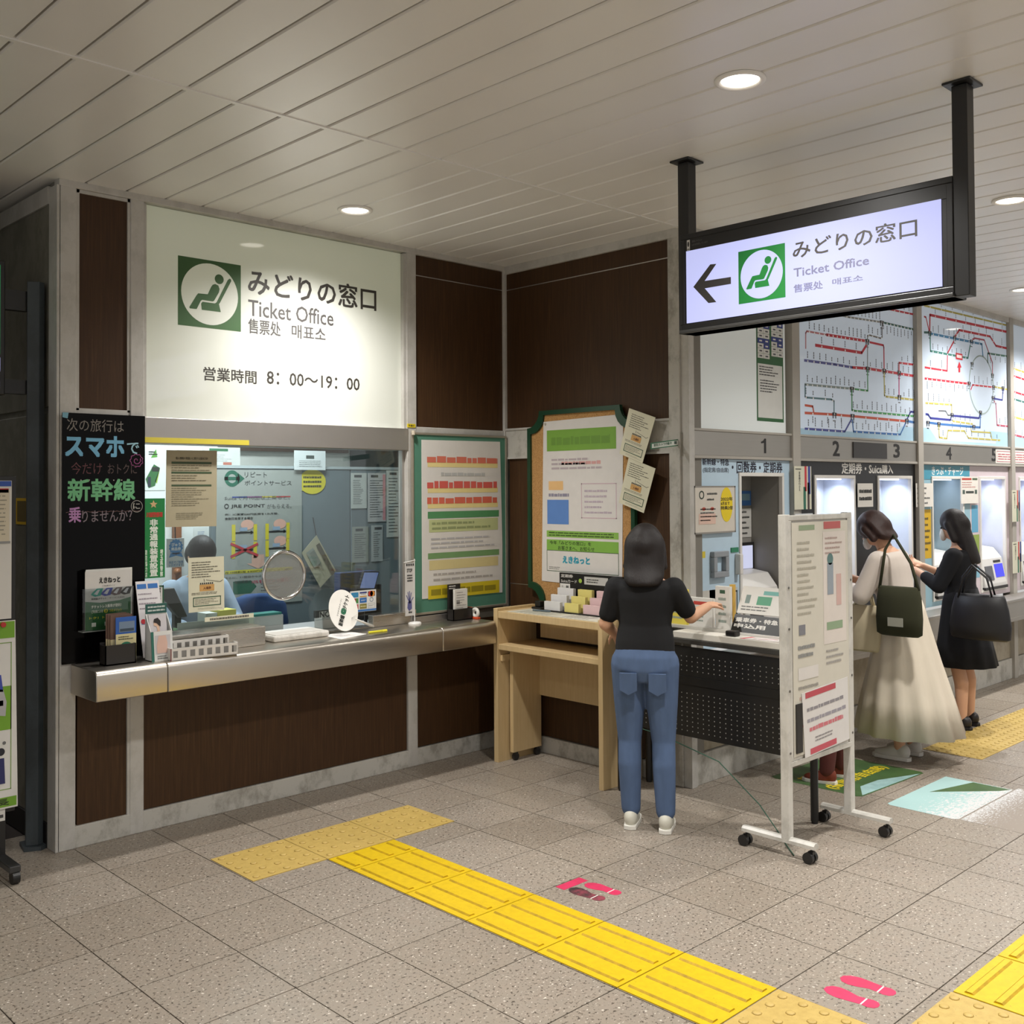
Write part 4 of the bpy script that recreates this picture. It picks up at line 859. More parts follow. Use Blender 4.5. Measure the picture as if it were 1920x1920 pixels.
o, a = sheet('number_sign', 'small black and white number sign lying behind the round fan', 'sign', FA(5.44), [3.565,1.004, 3.691,1.048], '1c1c1c', .02); a.rect(3.593,1.003, 3.681,1.041, 'd5d3cc'); a.L(2).text(3.597,1.005, 3.670,1.039, 'NO', '1c1c1c', .03); a.build('print', o)
for q in range(2): MB().box((3.84 + q * .1, 5.425, .93), (3.86 + q * .1, 5.438, 1.03)).build('peg', DARKP, o)
# ------------------------------------------------------------------ things stuck on the glass
fg = FA(5.3385)
o, a = sheet('beige_notice', 'large beige printed notice with green heading bars taped on the window glass', 'notice', fg, [(2.559,1.593), (2.860,1.589), (2.863,2.013), (2.564,2.010)], 'aca388', .0012)
a.text(2.617,1.960, 2.808,1.974, '個人情報の取扱いに関する基本方針', '4a4636', .02)
a.rect(2.593,1.936, 2.830,1.948, '3f5238').rect(2.593,1.883, 2.830,1.894, '3f5238').rect(2.593,1.813, 2.829,1.823, '3f5238')
a.L(2).lines(2.593,1.896, 2.837,1.935, 3, '6a6450', .3, 2).lines(2.593,1.839, 2.830,1.879, 3, '6a6450', .3, 3).lines(2.593,1.703, 2.818,1.809, 9, '6a6450', .28, 4).lines(2.619,1.631, 2.811,1.671, 4, '6a6450', .3, 5); a.build('print', o)
p = [(2.693,1.119), (2.908,1.119), (2.905,1.419), (2.690,1.420)]
def ticket_notice(name, lab, fr0, p, group=None):
    o, a = sheet(name, lab, 'notice', fr0, p, 'd3cfb6', .0012, group); fu, w_, h = unit_art(fr0, [p[0], p[1], p[3]]); a.fr = fu; a.d = .0014
    a.lines(w_ * .08, h * .62, w_ * .92, h * .93, 7, '5a574c', .35, 3); a.line([(w_ * .42, h * .60), (w_ * .44, h * .55)], .003, '6a675c').line([(w_ * .48, h * .58), (w_ * .88, h * .53), (w_ * .95, h * .56)], .003, '6a675c')
    a.rect(w_ * .30, h * .375, w_ * .71, h * .495, 'c79a5c'); a.L(2).text(w_ * .40, h * .405, w_ * .62, h * .455, '入場券', '6a3f22', .02)
    for i in range(7): a.rect(w_ * (.31 + i * .055), h * .50, w_ * (.345 + i * .055), h * .53, '2e2c28')
    a.L(1).lines(w_ * .08, h * .31, w_ * .95, h * .36, 2, '5a574c', .4, 5); a.border(w_ * .12, h * .10, w_ * .90, h * .27, h * .016, '3a5a44'); a.lines(w_ * .17, h * .13, w_ * .84, h * .24, 4, '5a574c', .35, 6); a.lines(w_ * .25, h * .035, w_ * .95, h * .075, 2, '8a877a', .3, 7)
    a.build('print', o); return o
ticket_notice('taped_notice', 'cream notice with an orange ticket picture taped on the glass before the clerk', fg, p)
fgb = Fr((0, 5.337, 0), (1, 0, 0), (0, 0, 1))
o, a = sheet('alarm_sticker', 'tall green sticker with white vertical characters at the left window edge', 'sticker', fg, [2.443,1.323, 2.556,1.749], '157c3e', .001)
u0, v0 = 2.443,1.323; u1, v1 = 2.556,1.749; w_, h = u1 - u0, v1 - v0
st = [(u0 + w_ * .43 + (.20 if i % 2 == 0 else .09) * w_ * math.sin(i * PI / 5), v1 - h * .075 + (.20 if i % 2 == 0 else .09) * w_ * math.cos(i * PI / 5)) for i in range(10)]; a.poly(st, 'c9a878'); a.text(u0 + w_ * .08, v1 - h * .235, u0 + w_ * .88, v1 - h * .175, '川越警察署', 'b8342c', .05)
a.vtext(u0 + w_ * .26, v0 + h * .02, u0 + w_ * .63, v1 - h * .26, '非常通報装置設置', 'e0e8dc', .035); a.vtext(u0 + w_ * .76, v0 + h * .01, u0 + w_ * .90, v0 + h * .36, '埼玉県警察', 'd5e2d2', .03); a.vtext(u0 + w_ * .03, v0 + h * .01, u0 + w_ * .12, v0 + h * .36, '防犯協力店', 'd5e2d2', .03); a.build('print', o)
o, a = sheet('voucher_sign', 'white rounded sign with a blue rosette hanging behind the glass left of the clerk', 'sign', FA(5.40), [2.593,1.369, 2.695,1.528], 'c9d0d2', .008, bev=.003)
u0, v0 = 2.593,1.369; u1, v1 = 2.695,1.528; w_, h = u1 - u0, v1 - v0; cx, cz = u0 + w_ * .52, v0 + h * .70
a.poly([(cx + (.42 if i % 2 else .36) * w_ * math.cos(i * PI / 14), cz + (.42 if i % 2 else .36) * w_ * 1.05 * math.sin(i * PI / 14)) for i in range(28)], '2d7fbe').poly([(cx - .4 * w_, cz - .36 * h), (cx - .3 * w_, cz - .2 * h), (cx + .3 * w_, cz - .2 * h), (cx + .4 * w_, cz - .36 * h), (cx, cz - .30 * h)], '2d7fbe')
a.L(2).text(cx - .25 * w_, cz + .02 * h, cx + .25 * w_, cz + .14 * h, 'びゅう', 'dfe8ec', .03).text(cx - .27 * w_, cz - .12 * h, cx + .27 * w_, cz - .01 * h, '商品券', 'dfe8ec', .03).text(u0 + w_ * .12, v0 + h * .13, u1 - w_ * .08, v0 + h * .22, '当店でご利用', '3f78a8', .02).text(u0 + w_ * .12, v0 + h * .03, u1 - w_ * .1, v0 + h * .12, 'いただけます', '3f78a8', .02); a.build('print', o)
MB().tube([(cx, 5.40, v1 - .005), (cx, 5.405, v1 + .10)], .003, 6).build('cord', DARKP, o); MB().box((cx - .015, 5.349, v1 + .09), (cx + .015, 5.41, v1 + .11)).build('suction_hook', DARKP, o)
o, a = sheet('queue_sign', 'white green-bordered sign with vertical characters behind the leaflets', 'sign', FA(5.33), [2.443,1.144, 2.545,1.282], 'd9d9d4', .003); u0, v0 = 2.443,1.144; u1, v1 = 2.545,1.282; w_, h = u1 - u0, v1 - v0
a.border(u0, v0, u1, v1, .008, '2c5a40'); a.vtext(u0 + w_ * .68, v0 + h * .42, u0 + w_ * .84, v1 - h * .08, '順番により', '3a3a3a', .02); a.vtext(u0 + w_ * .44, v0 + h * .05, u0 + w_ * .60, v1 - h * .08, 'ご案内いたします', '3a3a3a', .02); a.build('print', o)
o, a = sheet('label_strip', 'long narrow cream label strip taped slanting on the glass above the ledge', 'label', fg, [(2.789,1.060), (3.093,1.059), (3.093,1.084), (2.788,1.085)], 'd6d1b8', .001); u0, v0 = 2.810,1.063; u1, v1 = 3.075,1.081
fu, w_, h = unit_art(fg, [(2.789,1.060), (3.093,1.059), (2.788,1.085)]); a.fr = fu; a.lines(.03, h * .2, w_ - .03, h * .8, 1, '6a665a', .8, 3, False, 18); a.build('print', o)
u0, v0 = 2.421,2.040; u1, v1 = 3.036,2.065
o = MB().fbox(FA(5.29), u0, 2.046, u1, 2.074, 0, .003).build('yellow_strip', paint('d8c84a', .4)); tag(o, 'yellow plastic strip along the lower edge of the steel lintel', 'strip')
o = MB().fbox(FA(5.292), 4.181,2.191, 4.249,2.214, 0, .002).build('yellow_label', paint('d9c21c', .4)); tag(o, 'tiny yellow label on the post at the lower right corner of the lit sign', 'label')
a = Art(FA(5.292), .002); a.text(4.190,2.195, 4.241,2.209, '予備灯', '3a3420'); a.build('print', o)
o, a = sheet('payment_sticker', 'white sticker with a grid of payment card emblems at the lower right of the glass', 'sticker', fg, [3.764,1.025, 3.963,1.158], 'dcdcd8', .001); u0, v0 = 3.764,1.025; u1, v1 = 3.963,1.158; w_, h = u1 - u0, v1 - v0
def cell(i, j): return u0 + w_ * (.04 + i * .32), v0 + h * (.70 - j * .28), u0 + w_ * (.31 + i * .32), v0 + h * (.93 - j * .28)
x0, z0, x1, z1 = cell(0, 0); a.rect(x0, z0, x1, z1, '2f86b4'); a.L(2).text(x0 + .008, z0 + .015, x1 - .008, z1 - .015, 'VIEW', 'e0e8ec', .02); a.L(1)
x0, z0, x1, z1 = cell(1, 0); a.rect(x0, z0, x1, z1, 'e8e8e4'); a.L(2).text(x0 + .006, z0 + .018, x1 - .006, z1 - .016, 'VISA', '27306e', .03); a.rect(x0, z1 - .009, x1, z1, '2f3a80').rect(x0, z0, x1, z0 + .006, 'c99a3a'); a.L(1)
x0, z0, x1, z1 = cell(2, 0); a.rect(x0, z0, x1, z1, '33201c'); a.L(2).circ(x0 + (x1 - x0) * .38, (z0 + z1) / 2, .018, 'c8402c').circ(x0 + (x1 - x0) * .62, (z0 + z1) / 2, .018, 'd98a34'); a.L(1)
x0, z0, x1, z1 = cell(0, 1); a.rect(x0, z0, (x0 * 2 + x1) / 3, z1, '3a5f9a').rect((x0 * 2 + x1) / 3, z0, (x0 + x1 * 2) / 3, z1, 'b8404a').rect((x0 + x1 * 2) / 3, z0, x1, z1, '4a8a4a')
x0, z0, x1, z1 = cell(1, 1); a.rect(x0, z0, x1, z1, '2f6ab0'); a.L(2).text(x0 + .01, z0 + .012, x1 - .01, z1 - .012, 'AM\nEX', 'dfe6ee', .03); a.L(1)
x0, z0, x1, z1 = cell(2, 1); a.ring((x0 + x1) / 2, (z0 + z1) / 2, .010, .015, '8a94a0', 20)
x0, z0, x1, z1 = cell(0, 2); a.rect(x0 + .02, z0, x1, z1, 'b8484a'); x0, z0, x1, z1 = cell(1, 2); a.rect(x0, z0, x1, z1, '8a8040'); a.L(2).lines(x0 + .005, z0 + .01, x1 - .005, z1 - .01, 1, 'd5d0a0', .6, 2, False, 4); a.L(1); x0, z0, x1, z1 = cell(2, 2); a.border(x0, z0, x1, z1, .002, '9a9a98'); a.lines(x0 + .005, z0 + .01, x1 - .005, z1 - .01, 2, '9a9a98', .5, 2); a.rect(u0, v0 + .002, u1, v0 + .014, '3a70b0'); a.build('print', o)
rg = thing('speaking_ring', 'round chrome speaking grille with fine mesh in the window glass', 'grille', (3.29, 5.335, 1.14))
MB().torus((3.290, 5.330, 1.288), (1, 0, 0), (0, 0, 1), .138, .0105, 56, 12).build('chrome_ring', CHROME, rg, smooth=True)
MB().disc(FA(5.330), 3.290, 1.288, .136, -.001, .001, 48).build('mesh_disc', MESHM, rg)
# ------------------------------------------------------------------ steel counter
ct = thing('counter', 'long stainless steel ticket counter with a rounded front edge under the window', 'counter', (3.3, 5.14, .777))
fy = Fr((0, 0, 0), (0, 1, 0), (0, 0, 1))
prof = [(5.286, .777), (5.286, .925), (5.000, .925), (4.9884, .9225), (4.979, .916), (4.9725, .906), (4.970, .894), (4.970, .785), (4.973, .777)]
CSTEEL = m_steel('counter_steel', 'cdc6bb', 0.30)
for x0, x1 in ((2.036, 2.3965), (2.3985, 4.2035), (4.2055, 4.66)): MB().prism(fy, prof, x0, x1).build('counter_section', CSTEEL, ct, smooth='auto', bevel=.004)
MB().box((2.426, 5.155, .926), (3.062, 5.338, 1.030)).build('upstand', STEEL, win, bevel=.004); MB().box((3.90, 5.285, .926), (4.20, 5.338, 1.0)).build('upstand', STEEL, win, bevel=.003)
MB().box((4.22, 5.262, .925), (4.66, 5.296, .965)).build('upstand', STEEL_V, win, bevel=.003); MB().box((3.062, 5.30, .925), (3.90, 5.40, .932)).build('sill', STEEL, win)
# things on the counter
fk = thing('leaflet_box', 'black leaflet box with a blue cover leaflet at the left end of the counter', 'leaflet box', (2.24, 5.12, .925))
x0, z0 = 2.129,0.954; x1, z1 = 2.285,1.025
mb = MB(); mb.box((x0, 5.09, .925), (x1, 5.095, z1)); mb.box((x0, 5.155, .925), (x1, 5.16, z1 + .01)); mb.box((x0, 5.09, .925), (x0 + .005, 5.16, z1)); mb.box((x1 - .005, 5.09, .925), (x1, 5.16, z1)); mb.box((x0, 5.09, .925), (x1, 5.16, .932)); mb.build('box', paint('231f1d', .4), fk)
def std_leaf(par_name, lab, fr, u0, v0, u1, v1, col, body, cat='leaflet', th=.004, tilt=None, group=None):
    o, a = sheet(par_name, lab, cat, fr, [u0, v0, u1, v1], col, th, group); body(a, u0, v0, u1, v1, u1 - u0, v1 - v0); a.build('print', o); return o
for i in range(3):
    u0, v1 = 2.175,1.169; u1, q = 2.281,1.159
    std_leaf('leaflet', 'brown cream leaflet tucked behind the blue one, %s of three' % ('front', 'middle', 'rear')[i], FA(5.130 + i * .008), u0 - .008 * i - .006, .936, u1 - .012 * i, v1 + .004 * i, '6a5044', lambda a, x0, z0, x1, z1, w_, h: a.rect(x0, z0, x1, z0 + h * .48, 'c8bd94'), group='leaflets in the black box at the left')
u0, v1 = 2.190,1.157; u1, q = 2.295,1.152
std_leaf('leaflet', 'blue and cream leaflet with a green swirl standing in the black counter box', FA(5.115), u0, .936, u1, v1, '2f5fb0', lambda a, x0, z0, x1, z1, w_, h: (a.rect(x0, z0, x1, z0 + h * .62, 'd2c99a'), a.rect(x0 + w_ * .16, z0 + h * .66, x1 - w_ * .08, z1 - h * .10, '7488a0'), a.L(2).rect(x0 + w_ * .2, z0 + h * .68, x1 - w_ * .12, z0 + h * .74, '3a4a5a').lines(x0 + w_ * .12, z0 + h * .48, x1 - w_ * .08, z0 + h * .58, 2, '4a4a3a', .5, 4).circ(x0 + w_ * .5, z0 + h * .32, w_ * .30, '2c7a5c', h * .12), a.L(3).circ(x0 + w_ * .55, z0 + h * .32, w_ * .13, 'd2c99a', h * .05)))
# acrylic pocket with magazines on the black board
pk = thing('leaflet_pocket', 'clear acrylic wall pocket fixed on the blackboard holding green white brochures', 'leaflet pocket', (2.2, 5.26, 1.09))
MB().fbox(FA(5.225), 2.070, 1.085, 2.330, 1.30, -.001, .001).build('front_sheet', ACRYL, pk); MB().box((2.070, 5.225, 1.083), (2.330, 5.283, 1.088)).build('pocket_base', paint('9aa09c', .2), pk); MB().fbox(FA(5.283), 2.070, 1.085, 2.330, 1.38, -.001, .001).build('rear_sheet', ACRYL, pk)
for i in (3, 2, 1):
    o = MB().fbox(FA(5.232 + i * .008), 2.085 + i * .004, 1.09, 2.318 + i * .006, 1.385 + i * .003, 0, .005).build('brochure', paint('d9d7d0', .5)); tag(o, ('second', 'third', 'rearmost')[i - 1] + ' white brochure of the stack in the acrylic pocket', 'brochure', 'brochures in the acrylic pocket')
o, a = sheet('brochure', 'front brochure with four trains and green lower half in the acrylic pocket', 'brochure', FA(5.232), [2.084, 1.09, 2.318, 1.385], 'd3d0cb', .005, 'brochures in the acrylic pocket')
a.text(2.155, 1.325, 2.262, 1.352, 'えきねっと', '2a2a28', .05).poly([(2.084, 1.09), (2.318, 1.09), (2.318, 1.245), (2.26, 1.232), (2.16, 1.226), (2.084, 1.236)], '2f6f3c'); a.text(2.17, 1.306, 2.235, 1.314, 'ご利用ガイド', '77756f')
for i, c in enumerate(('2f9a8a', '3a4aa0', '6a5a5a', '3a3835')):
    x = 2.112 + i * .050; a.L(2).poly([(x, 1.268), (x + .005, 1.278), (x + .03, 1.298), (x + .062, 1.298), (x + .050, 1.262), (x + .02, 1.258)], c); a.L(3).poly([(x + .014, 1.272), (x + .034, 1.292), (x + .046, 1.292), (x + .032, 1.266)], 'c9cdd2')
a.L(2).text(2.115, 1.242, 2.19, 1.252, '新幹線eチケット', '4a4a46', .02).text(2.205, 1.243, 2.285, 1.251, 'サービス対応', '6a6a66').text(2.115, 1.200, 2.268, 1.216, 'チケットレス乗車が便利！', 'e6e8da', .03).text(2.115, 1.176, 2.172, 1.190, 'ご利用による', 'e6e8da', .02).text(2.205, 1.176, 2.270, 1.190, 'つのメリット', 'd6cc3a', .02).circ(2.188, 1.183, .010, 'd6cc3a')
a.L(3).text(2.184, 1.177, 2.192, 1.189, '3', '2f6f3c', .03); a.L(2)
for i in range(3): a.text(2.105 + i * .066, 1.146, 2.150 + i * .066, 1.158, ('トク1', 'トク2', 'トク3')[i], 'd6cc3a', .02).rect(2.116 + i * .066, 1.108, 2.138 + i * .066, 1.128, 'dfe3da')
a.build('print', o)
# white brochure holder with the portrait leaflets
wh = thing('brochure_holder', 'white printed cardboard brochure holder with a seated lady picture on the counter', 'leaflet holder', (2.40, 5.08, .925))
x0, x1 = 2.348, 2.462; hz = .925
mb = MB(); mb.prism(Fr((x0, 0, 0), (0, 1, 0), (0, 0, 1)), [(5.045, hz), (5.060, hz + .145), (5.12, hz + .235), (5.125, hz)], 0, .003); mb.prism(Fr((x1 - .003, 0, 0), (0, 1, 0), (0, 0, 1)), [(5.045, hz), (5.060, hz + .145), (5.12, hz + .235), (5.125, hz)], 0, .003); mb.box((x0, 5.122, hz), (x1, 5.125, hz + .285)); mb.box((x0, 5.045, hz), (x1, 5.125, hz + .004)); mb.build('body', paint('dcdcd8', .5), wh)
ff = Fr((0, 5.045, hz), (1, 0, 0), (0, .1, 1)); MB().fbox(ff, x0, 0, x1, .150, -.003, 0).build('front_panel', paint('dcdcd8', .5), wh)
a = Art(FA(5.122), 0); a.rect(x0, hz + .235, x1, hz + .285, '2c5f58'); a.L(2).lines(x0 + .012, hz + .242, x1 - .008, hz + .278, 2, 'c9d4d0', .5, 3, False, 5); a.build('header_print', wh)
o, a = sheet('portrait_leaflet', 'leaflet with a dark haired lady in pale pink standing in the white holder', 'leaflet', Fr((0, 5.060, hz), (1, 0, 0), (0, .22, 1)), [x0 + .010, .010, x1 - .012, .235], 'c8c4c4', .003)
cx = (x0 + x1) / 2 - .005; a.rect(x0 + .010, .01, x1 - .012, .235, 'c5c0c2'); a.L(2).poly([(cx - .022, .03), (cx + .030, .03), (cx + .034, .09), (cx + .026, .135), (cx + .006, .155), (cx - .010, .150), (cx - .012, .11), (cx - .026, .08)], 'd8b4a4').poly([(cx + .026, .03), (cx + .046, .03), (cx + .046, .05), (cx + .030, .05)], '8a8a5a'); a.L(3).poly([(cx - .020, .180), (cx - .006, .175), (cx - .002, .150), (cx + .010, .150), (cx + .008, .18), (cx - .004, .20), (cx - .018, .20)], 'd9b49a'); a.L(4).poly([(cx - .020, .196), (cx - .004, .190), (cx + .006, .178), (cx + .016, .172), (cx + .018, .20), (cx + .004, .218), (cx - .016, .213)], '241c1a'); a.build('print', o)
a = Art(ff, 0); a.rect(x0 + .02, .035, x1 - .012, .13, 'c5c0c2'); a.rect(x0, 0, x0 + .014, .15, '2c6a5c'); a.L(2).poly([(cx - .022, .04), (cx + .030, .04), (cx + .034, .09), (cx + .026, .128), (cx - .012, .128), (cx - .024, .08)], 'd8b4a4').lines(x0 + .03, .008, x1 - .012, .030, 2, '6a6a6a', .5, 4); a.build('front_print', wh)
# paper-notice stand behind it
o, a = sheet('folded_flyer', 'folded white flyer with blue boxes propped above the portrait leaflets', 'flyer', Fr((0, 5.185, 1.12), (1, 0, 0), (0, .25, 1)), [2.345, -.19, 2.470, .205], 'd8d4d4', .002)
a.rect(2.350, .165, 2.400, .190, '2f6ab0').rect(2.408, .165, 2.462, .190, '2f6ab0').lines(2.352, .05, 2.465, .15, 4, '9a8f96', .3, 4).rect(2.355, -.02, 2.47, .005, '4a78b8'); a.L(2).circ(2.365, -.005, .013, 'c0343c'); a.build('print', o)
# perforated white trays
def tray(lab, x0, y0, rz, L=.355, dp=.075, h=.07):
    t = thing('punched_tray', lab, 'tray', (x0, y0, .925), 'white punched trays on the counter', rz); WT = paint('e2ded8', .4)
    n = 8; st = L / n
    for yy in (0,):
        mb = MB(); fr = FA(yy + .004)
        mb.fbox(fr, 0, 0, L, .014, 0, .004); mb.fbox(fr, 0, h - .013, L, h, 0, .004)
        for i in range(n + 1): mb.fbox(fr, max(0, i * st - .009), .014, min(L, i * st + .009), h - .013, 0, .004)
        mb.build('punched_side', WT, t, local=True)
    mb = MB(); mb.box((0, 0, 0), (L, dp, .004)); mb.build('tray_base', WT, t, local=True)
    for xx in (0, L - .004): MB().box((xx, 0, 0), (xx + .004, dp, h)).build('end_panel', WT, t, local=True)
    MB().box((.004, dp - .004, .004), (L - .004, dp, h - .006)).build('hole_shade_sheet', paint('7d7a76', .5), t, local=True)  # added grey sheet, its colour stands in for shade behind the holes
    MB().box((-.0015, -.001, 0), (.001, .004, h)).build('red_edge', paint('8a2c30', .5), t, local=True)
tray('front white punched tray lying by the counter edge, before the second one', 2.428, 5.000, -.10, .36, .06, .062); tray('rear white punched tray against the steel upstand, half hidden by the front one', 2.455, 5.098, -.03, .345, .045, .088)
ca = thing('cash_tray', 'pale marbled cash tray block on the counter in front of the clerk opening', 'cash tray', (3.33, 5.25, .925)); MARB = m_stained('pale_marble', 'd2cec6', 'b2aea6', .3, .5)
MB().box((3.125, 5.17, .925), (3.50, 5.40, .962)).build('block', MARB, ca, bevel=.012); MB().box((3.145, 5.185, .9615), (3.48, 5.385, .9645)).build('inset_mat', paint('c6c3bc', .7), ca)
fn = thing('round_fan', 'white round hand fan with printed characters leaning upright on the counter', 'fan', (3.70, 5.26, .925)); cx, cz = 3.645,1.054; fF = Fr((0, 5.205, .925), (1, 0, 0), (0, 0.25, 1)); cz += .010 - .925
MB().disc(fF, cx, cz, .104, -.0012, .0012, 44, .126).build('paper_face', PAPER, fn)
a = Art(fF, .0012)
for k in range(9): a.line([(cx + .10 * math.cos(.75 + PI + (k - 4) * .11) * -1, cz + .11 * math.sin(.75 + PI + (k - 4) * .11)), (cx + .05, cz - .05)], .0012, 'cfccc6')
fT = Fr(fF.p(cx, cz), fF.U * .42 + fF.W * .90, (fF.W * .42 - fF.U * .90)); ag = Art(fT, .0014)
ag.text(-.098, -.018, -.032, .014, '新幹線', '2a2c28', .04).text(.012, -.018, .098, .012, 'チケット', '2a2c28', .03).text(-.05, .028, .06, .038, 'スマホでスマート！', '6a6a66'); ag.L(2).text(-.022, -.016, .008, .014, 'e', '1f6a4a', .06); ag.build('print', fn); a.build('ribs', fn)
MB().tube([fF.p(cx + .075, cz - .060, .0), V((3.895,5.276, .935))], [.006, .008], 8).build('handle', paint('dcd8d0', .5), fn, smooth=True)
o, a = sheet('flat_sheet', 'white printed sheet lying flat on the counter below the fan', 'paper', FF(.9255), [(3.482,5.217), (3.470,5.009), (3.702,5.083), (3.688,5.267)], 'dedad6', .0008); c = V((3.56, 5.13, 0)); a.lines(3.52, 5.09, 3.64, 5.19, 5, 'a9a5a8', .3, 3); a.build('print', o)
pn = thing('marker_pen', 'yellow highlighter pen lying on the counter right of the fan', 'pen', (3.79, 5.08, .925)); p0, p1 = V((3.724,5.093, .932)), V((3.856,5.088, .932))
MB().tube([p0, p0.lerp(p1, .72)], .0065, 10).build('barrel', paint('d9d02c', .4), pn, smooth='auto'); MB().tube([p0.lerp(p1, .73), p1], .0075, 10).build('pen_cap', paint('e0d63a', .4), pn, smooth='auto')
fl_ = thing('table_flag', 'small white vertical banner with a dark hand print on a round stand', 'banner', (4.175, 5.215, .925)); bx, by = 4.175, 5.215
MB().loft([((bx, by, z), (r, 0, 0), (0, r, 0)) for z, r in ((.925, .042), (.935, .043), (.942, .038), (.945, .012))], 28).build('round_base', paint('dcdad6', .4), fl_, smooth='auto'); MB().tube([(bx, by, .945), (bx, by, 1.345)], .0035, 8).build('rod', paint('d9d7d2', .3), fl_); MB().tube([(bx + .006, by, 1.335), (bx - .085, by, 1.325)], .003, 8).build('crossbar', paint('d9d7d2', .3), fl_)
o = MB().fbox(FA(by), bx - .075, .985, bx - .004, 1.322, -.0008, .0008).build('banner_cloth', paint('cfccc8', .7), fl_); a = Art(FA(by), .001)
for i in range(4): a.rect(bx - .068 + i * .017, 1.302, bx - .056 + i * .017, 1.316, '3a3a3a')
a.text(bx - .062, 1.262, bx - .020, 1.284, 'STOP', '2a2a2a', .03).lines(bx - .06, 1.20, bx - .016, 1.25, 3, '3a3a3a', .6, 3, False, 3)
for i, (u, v, q) in enumerate(((-.066, 1.115, -.3), (-.055, 1.135, -.1), (-.042, 1.140, .05), (-.028, 1.13, .2), (-.012, 1.10, .5))): a.line([(bx - .040, 1.065), (bx + u, v)], .006, '5a5a8c')
a.poly([(bx - .055, 1.075), (bx - .025, 1.075), (bx - .022, 1.03), (bx - .045, 1.015), (bx - .060, 1.035)], '5a5a8c').lines(bx - .05, .995, bx - .02, 1.02, 1, '3a3a3a', .5, 3, False, 3); a.build('print', fl_)
rb = thing('leaflet_box', 'black leaflet box holding white forms at the right end of the counter', 'leaflet box', (4.55, 5.18, .925)); x0, x1 = 4.46, 4.625
mb = MB(); mb.box((x0, 5.165, .925), (x1, 5.17, 1.0)); mb.box((x0, 5.225, .925), (x1, 5.23, 1.0)); mb.box((x0, 5.165, .925), (x0 + .005, 5.23, 1.0)); mb.box((x1 - .005, 5.165, .925), (x1, 5.23, 1.0)); mb.box((x0, 5.165, .925), (x1, 5.23, .93)); mb.build('box', paint('1e1b1a', .35), rb); MB().box((x0, 5.222, 1.0), (x0 + .11, 5.228, 1.16)).build('back_plate', paint('1e1b1a', .35), rb)
a = Art(FA(5.222), 0); a.lines(x0 + .01, 1.125, x0 + .10, 1.155, 2, 'c9c6c0', .5, 3); a.build('back_print', rb)
o, a = sheet('form_stack', 'white printed forms standing in the right black box on the counter', 'forms', FA(5.20), [4.487, .931, 4.597, 1.128], 'd9d6cf', .018); a.rect(4.50, 1.03, 4.53, 1.055, '8f8c88').lines(4.50, .98, 4.588, 1.115, 8, '9a9794', .3, 4); a.build('print', o)
og = thing('tape_dispenser', 'small orange and white tape dispenser at the right end of the counter', 'tape dispenser', (4.70, 5.2, .925)); og.location.x = 4.655; W_[og.name] = V((4.655, 5.2, .925))
MB().box((4.632, 5.19, .925), (4.648, 5.235, 1.0)).build('orange_side', paint('d0542c', .4), og, bevel=.003); MB().torus((4.645, 5.155, .965), (0, 1, 0), (0, 0, 1), .024, .012, 24, 8).build('tape_roll', paint('d9d5cd', .4), og, smooth=True); MB().box((4.630, 5.12, .925), (4.658, 5.19, .938)).build('dispenser_base', paint('c84a26', .4), og, bevel=.003)
# blackboard
bd = thing('blackboard', 'tall narrow blackboard with coloured chalk pen writing left of the window', 'blackboard', (2.2, 5.28, .93))
MB().fbox(FA(5.287), 1.990, .927, 2.418, 2.184, 0, .008).build('board_face', paint('070606', .12, spec=.12), bd, bevel=.002)
fb_ = FA(5.279)
def chalk(t, c, b, *it):
    a = Art(fb_, 0); a.text(*it, t, c, b); a.build('lettering', bd)
chalk('次の旅行は', '756f68', 0, 2.011,2.092, 2.302,2.156); chalk('スマホ', '6ba6c4', .035, 2.006,1.967, 2.302,2.069); chalk('で', '8fb8c4', .01, 2.320,1.983, 2.384,2.042)
chalk('今だけ', '552a2e', .0, 2.033,1.875, 2.189,1.936); chalk('おトクに', '4c3c3a', .0, 2.218,1.879, 2.373,1.930); chalk('新幹線', '66aa78', .024, 2.018,1.741, 2.362,1.852); chalk('に', 'a9a59c', .01, 2.353,1.695, 2.390,1.726)
chalk('乗', 'a878a8', .02, 2.022,1.634, 2.082,1.709); chalk('りませんか？', '75696f', .006, 2.088,1.633, 2.347,1.691)
a = Art(fb_, 0); x, z = 2.373,1.709; a.ring(x, z, .029, .0315, 'a9a59c', 24); a.build('chalk_circle', bd); a = Art(fb_, 0); x, z = 2.371,1.949
sp = [(x + (.004 + .0022 * k) * math.cos(k * .75), z + (.004 + .0022 * k) * math.sin(k * .75)) for k in range(10)]; a.line(sp, .004, '9a4a80'); a.build('chalk_swirl', bd); a = Art(fb_, 0); a.line([(x + (.030 + .006 * (k % 2)) * math.cos(k * PI / 9), z + (.030 + .006 * (k % 2)) * math.sin(k * PI / 9)) for k in range(19)], .0035, '9a4a80'); a.build('chalk_petals', bd)
a = Art(fb_, 0); a.line([((2.008,1.863)[0] + k * .0152, 1.683 + .004 * (k % 2)) for k in range(26)], .0022, '6a4a48'); a.build('chalk_wave', bd)
a = Art(fb_, 0)
for k in range(6): a.circ(2.082 + k * .042, 1.846, .003, 'b0aca4')
a.build('chalk_dots', bd)['kind'] = 'stuff'; a = Art(fb_, 0)
a.poly([(1.990, 2.184), (2.02, 2.184), (2.015, 2.155), (1.99, 2.16)], '6f9fb0'); a.build('blue_tape', bd)

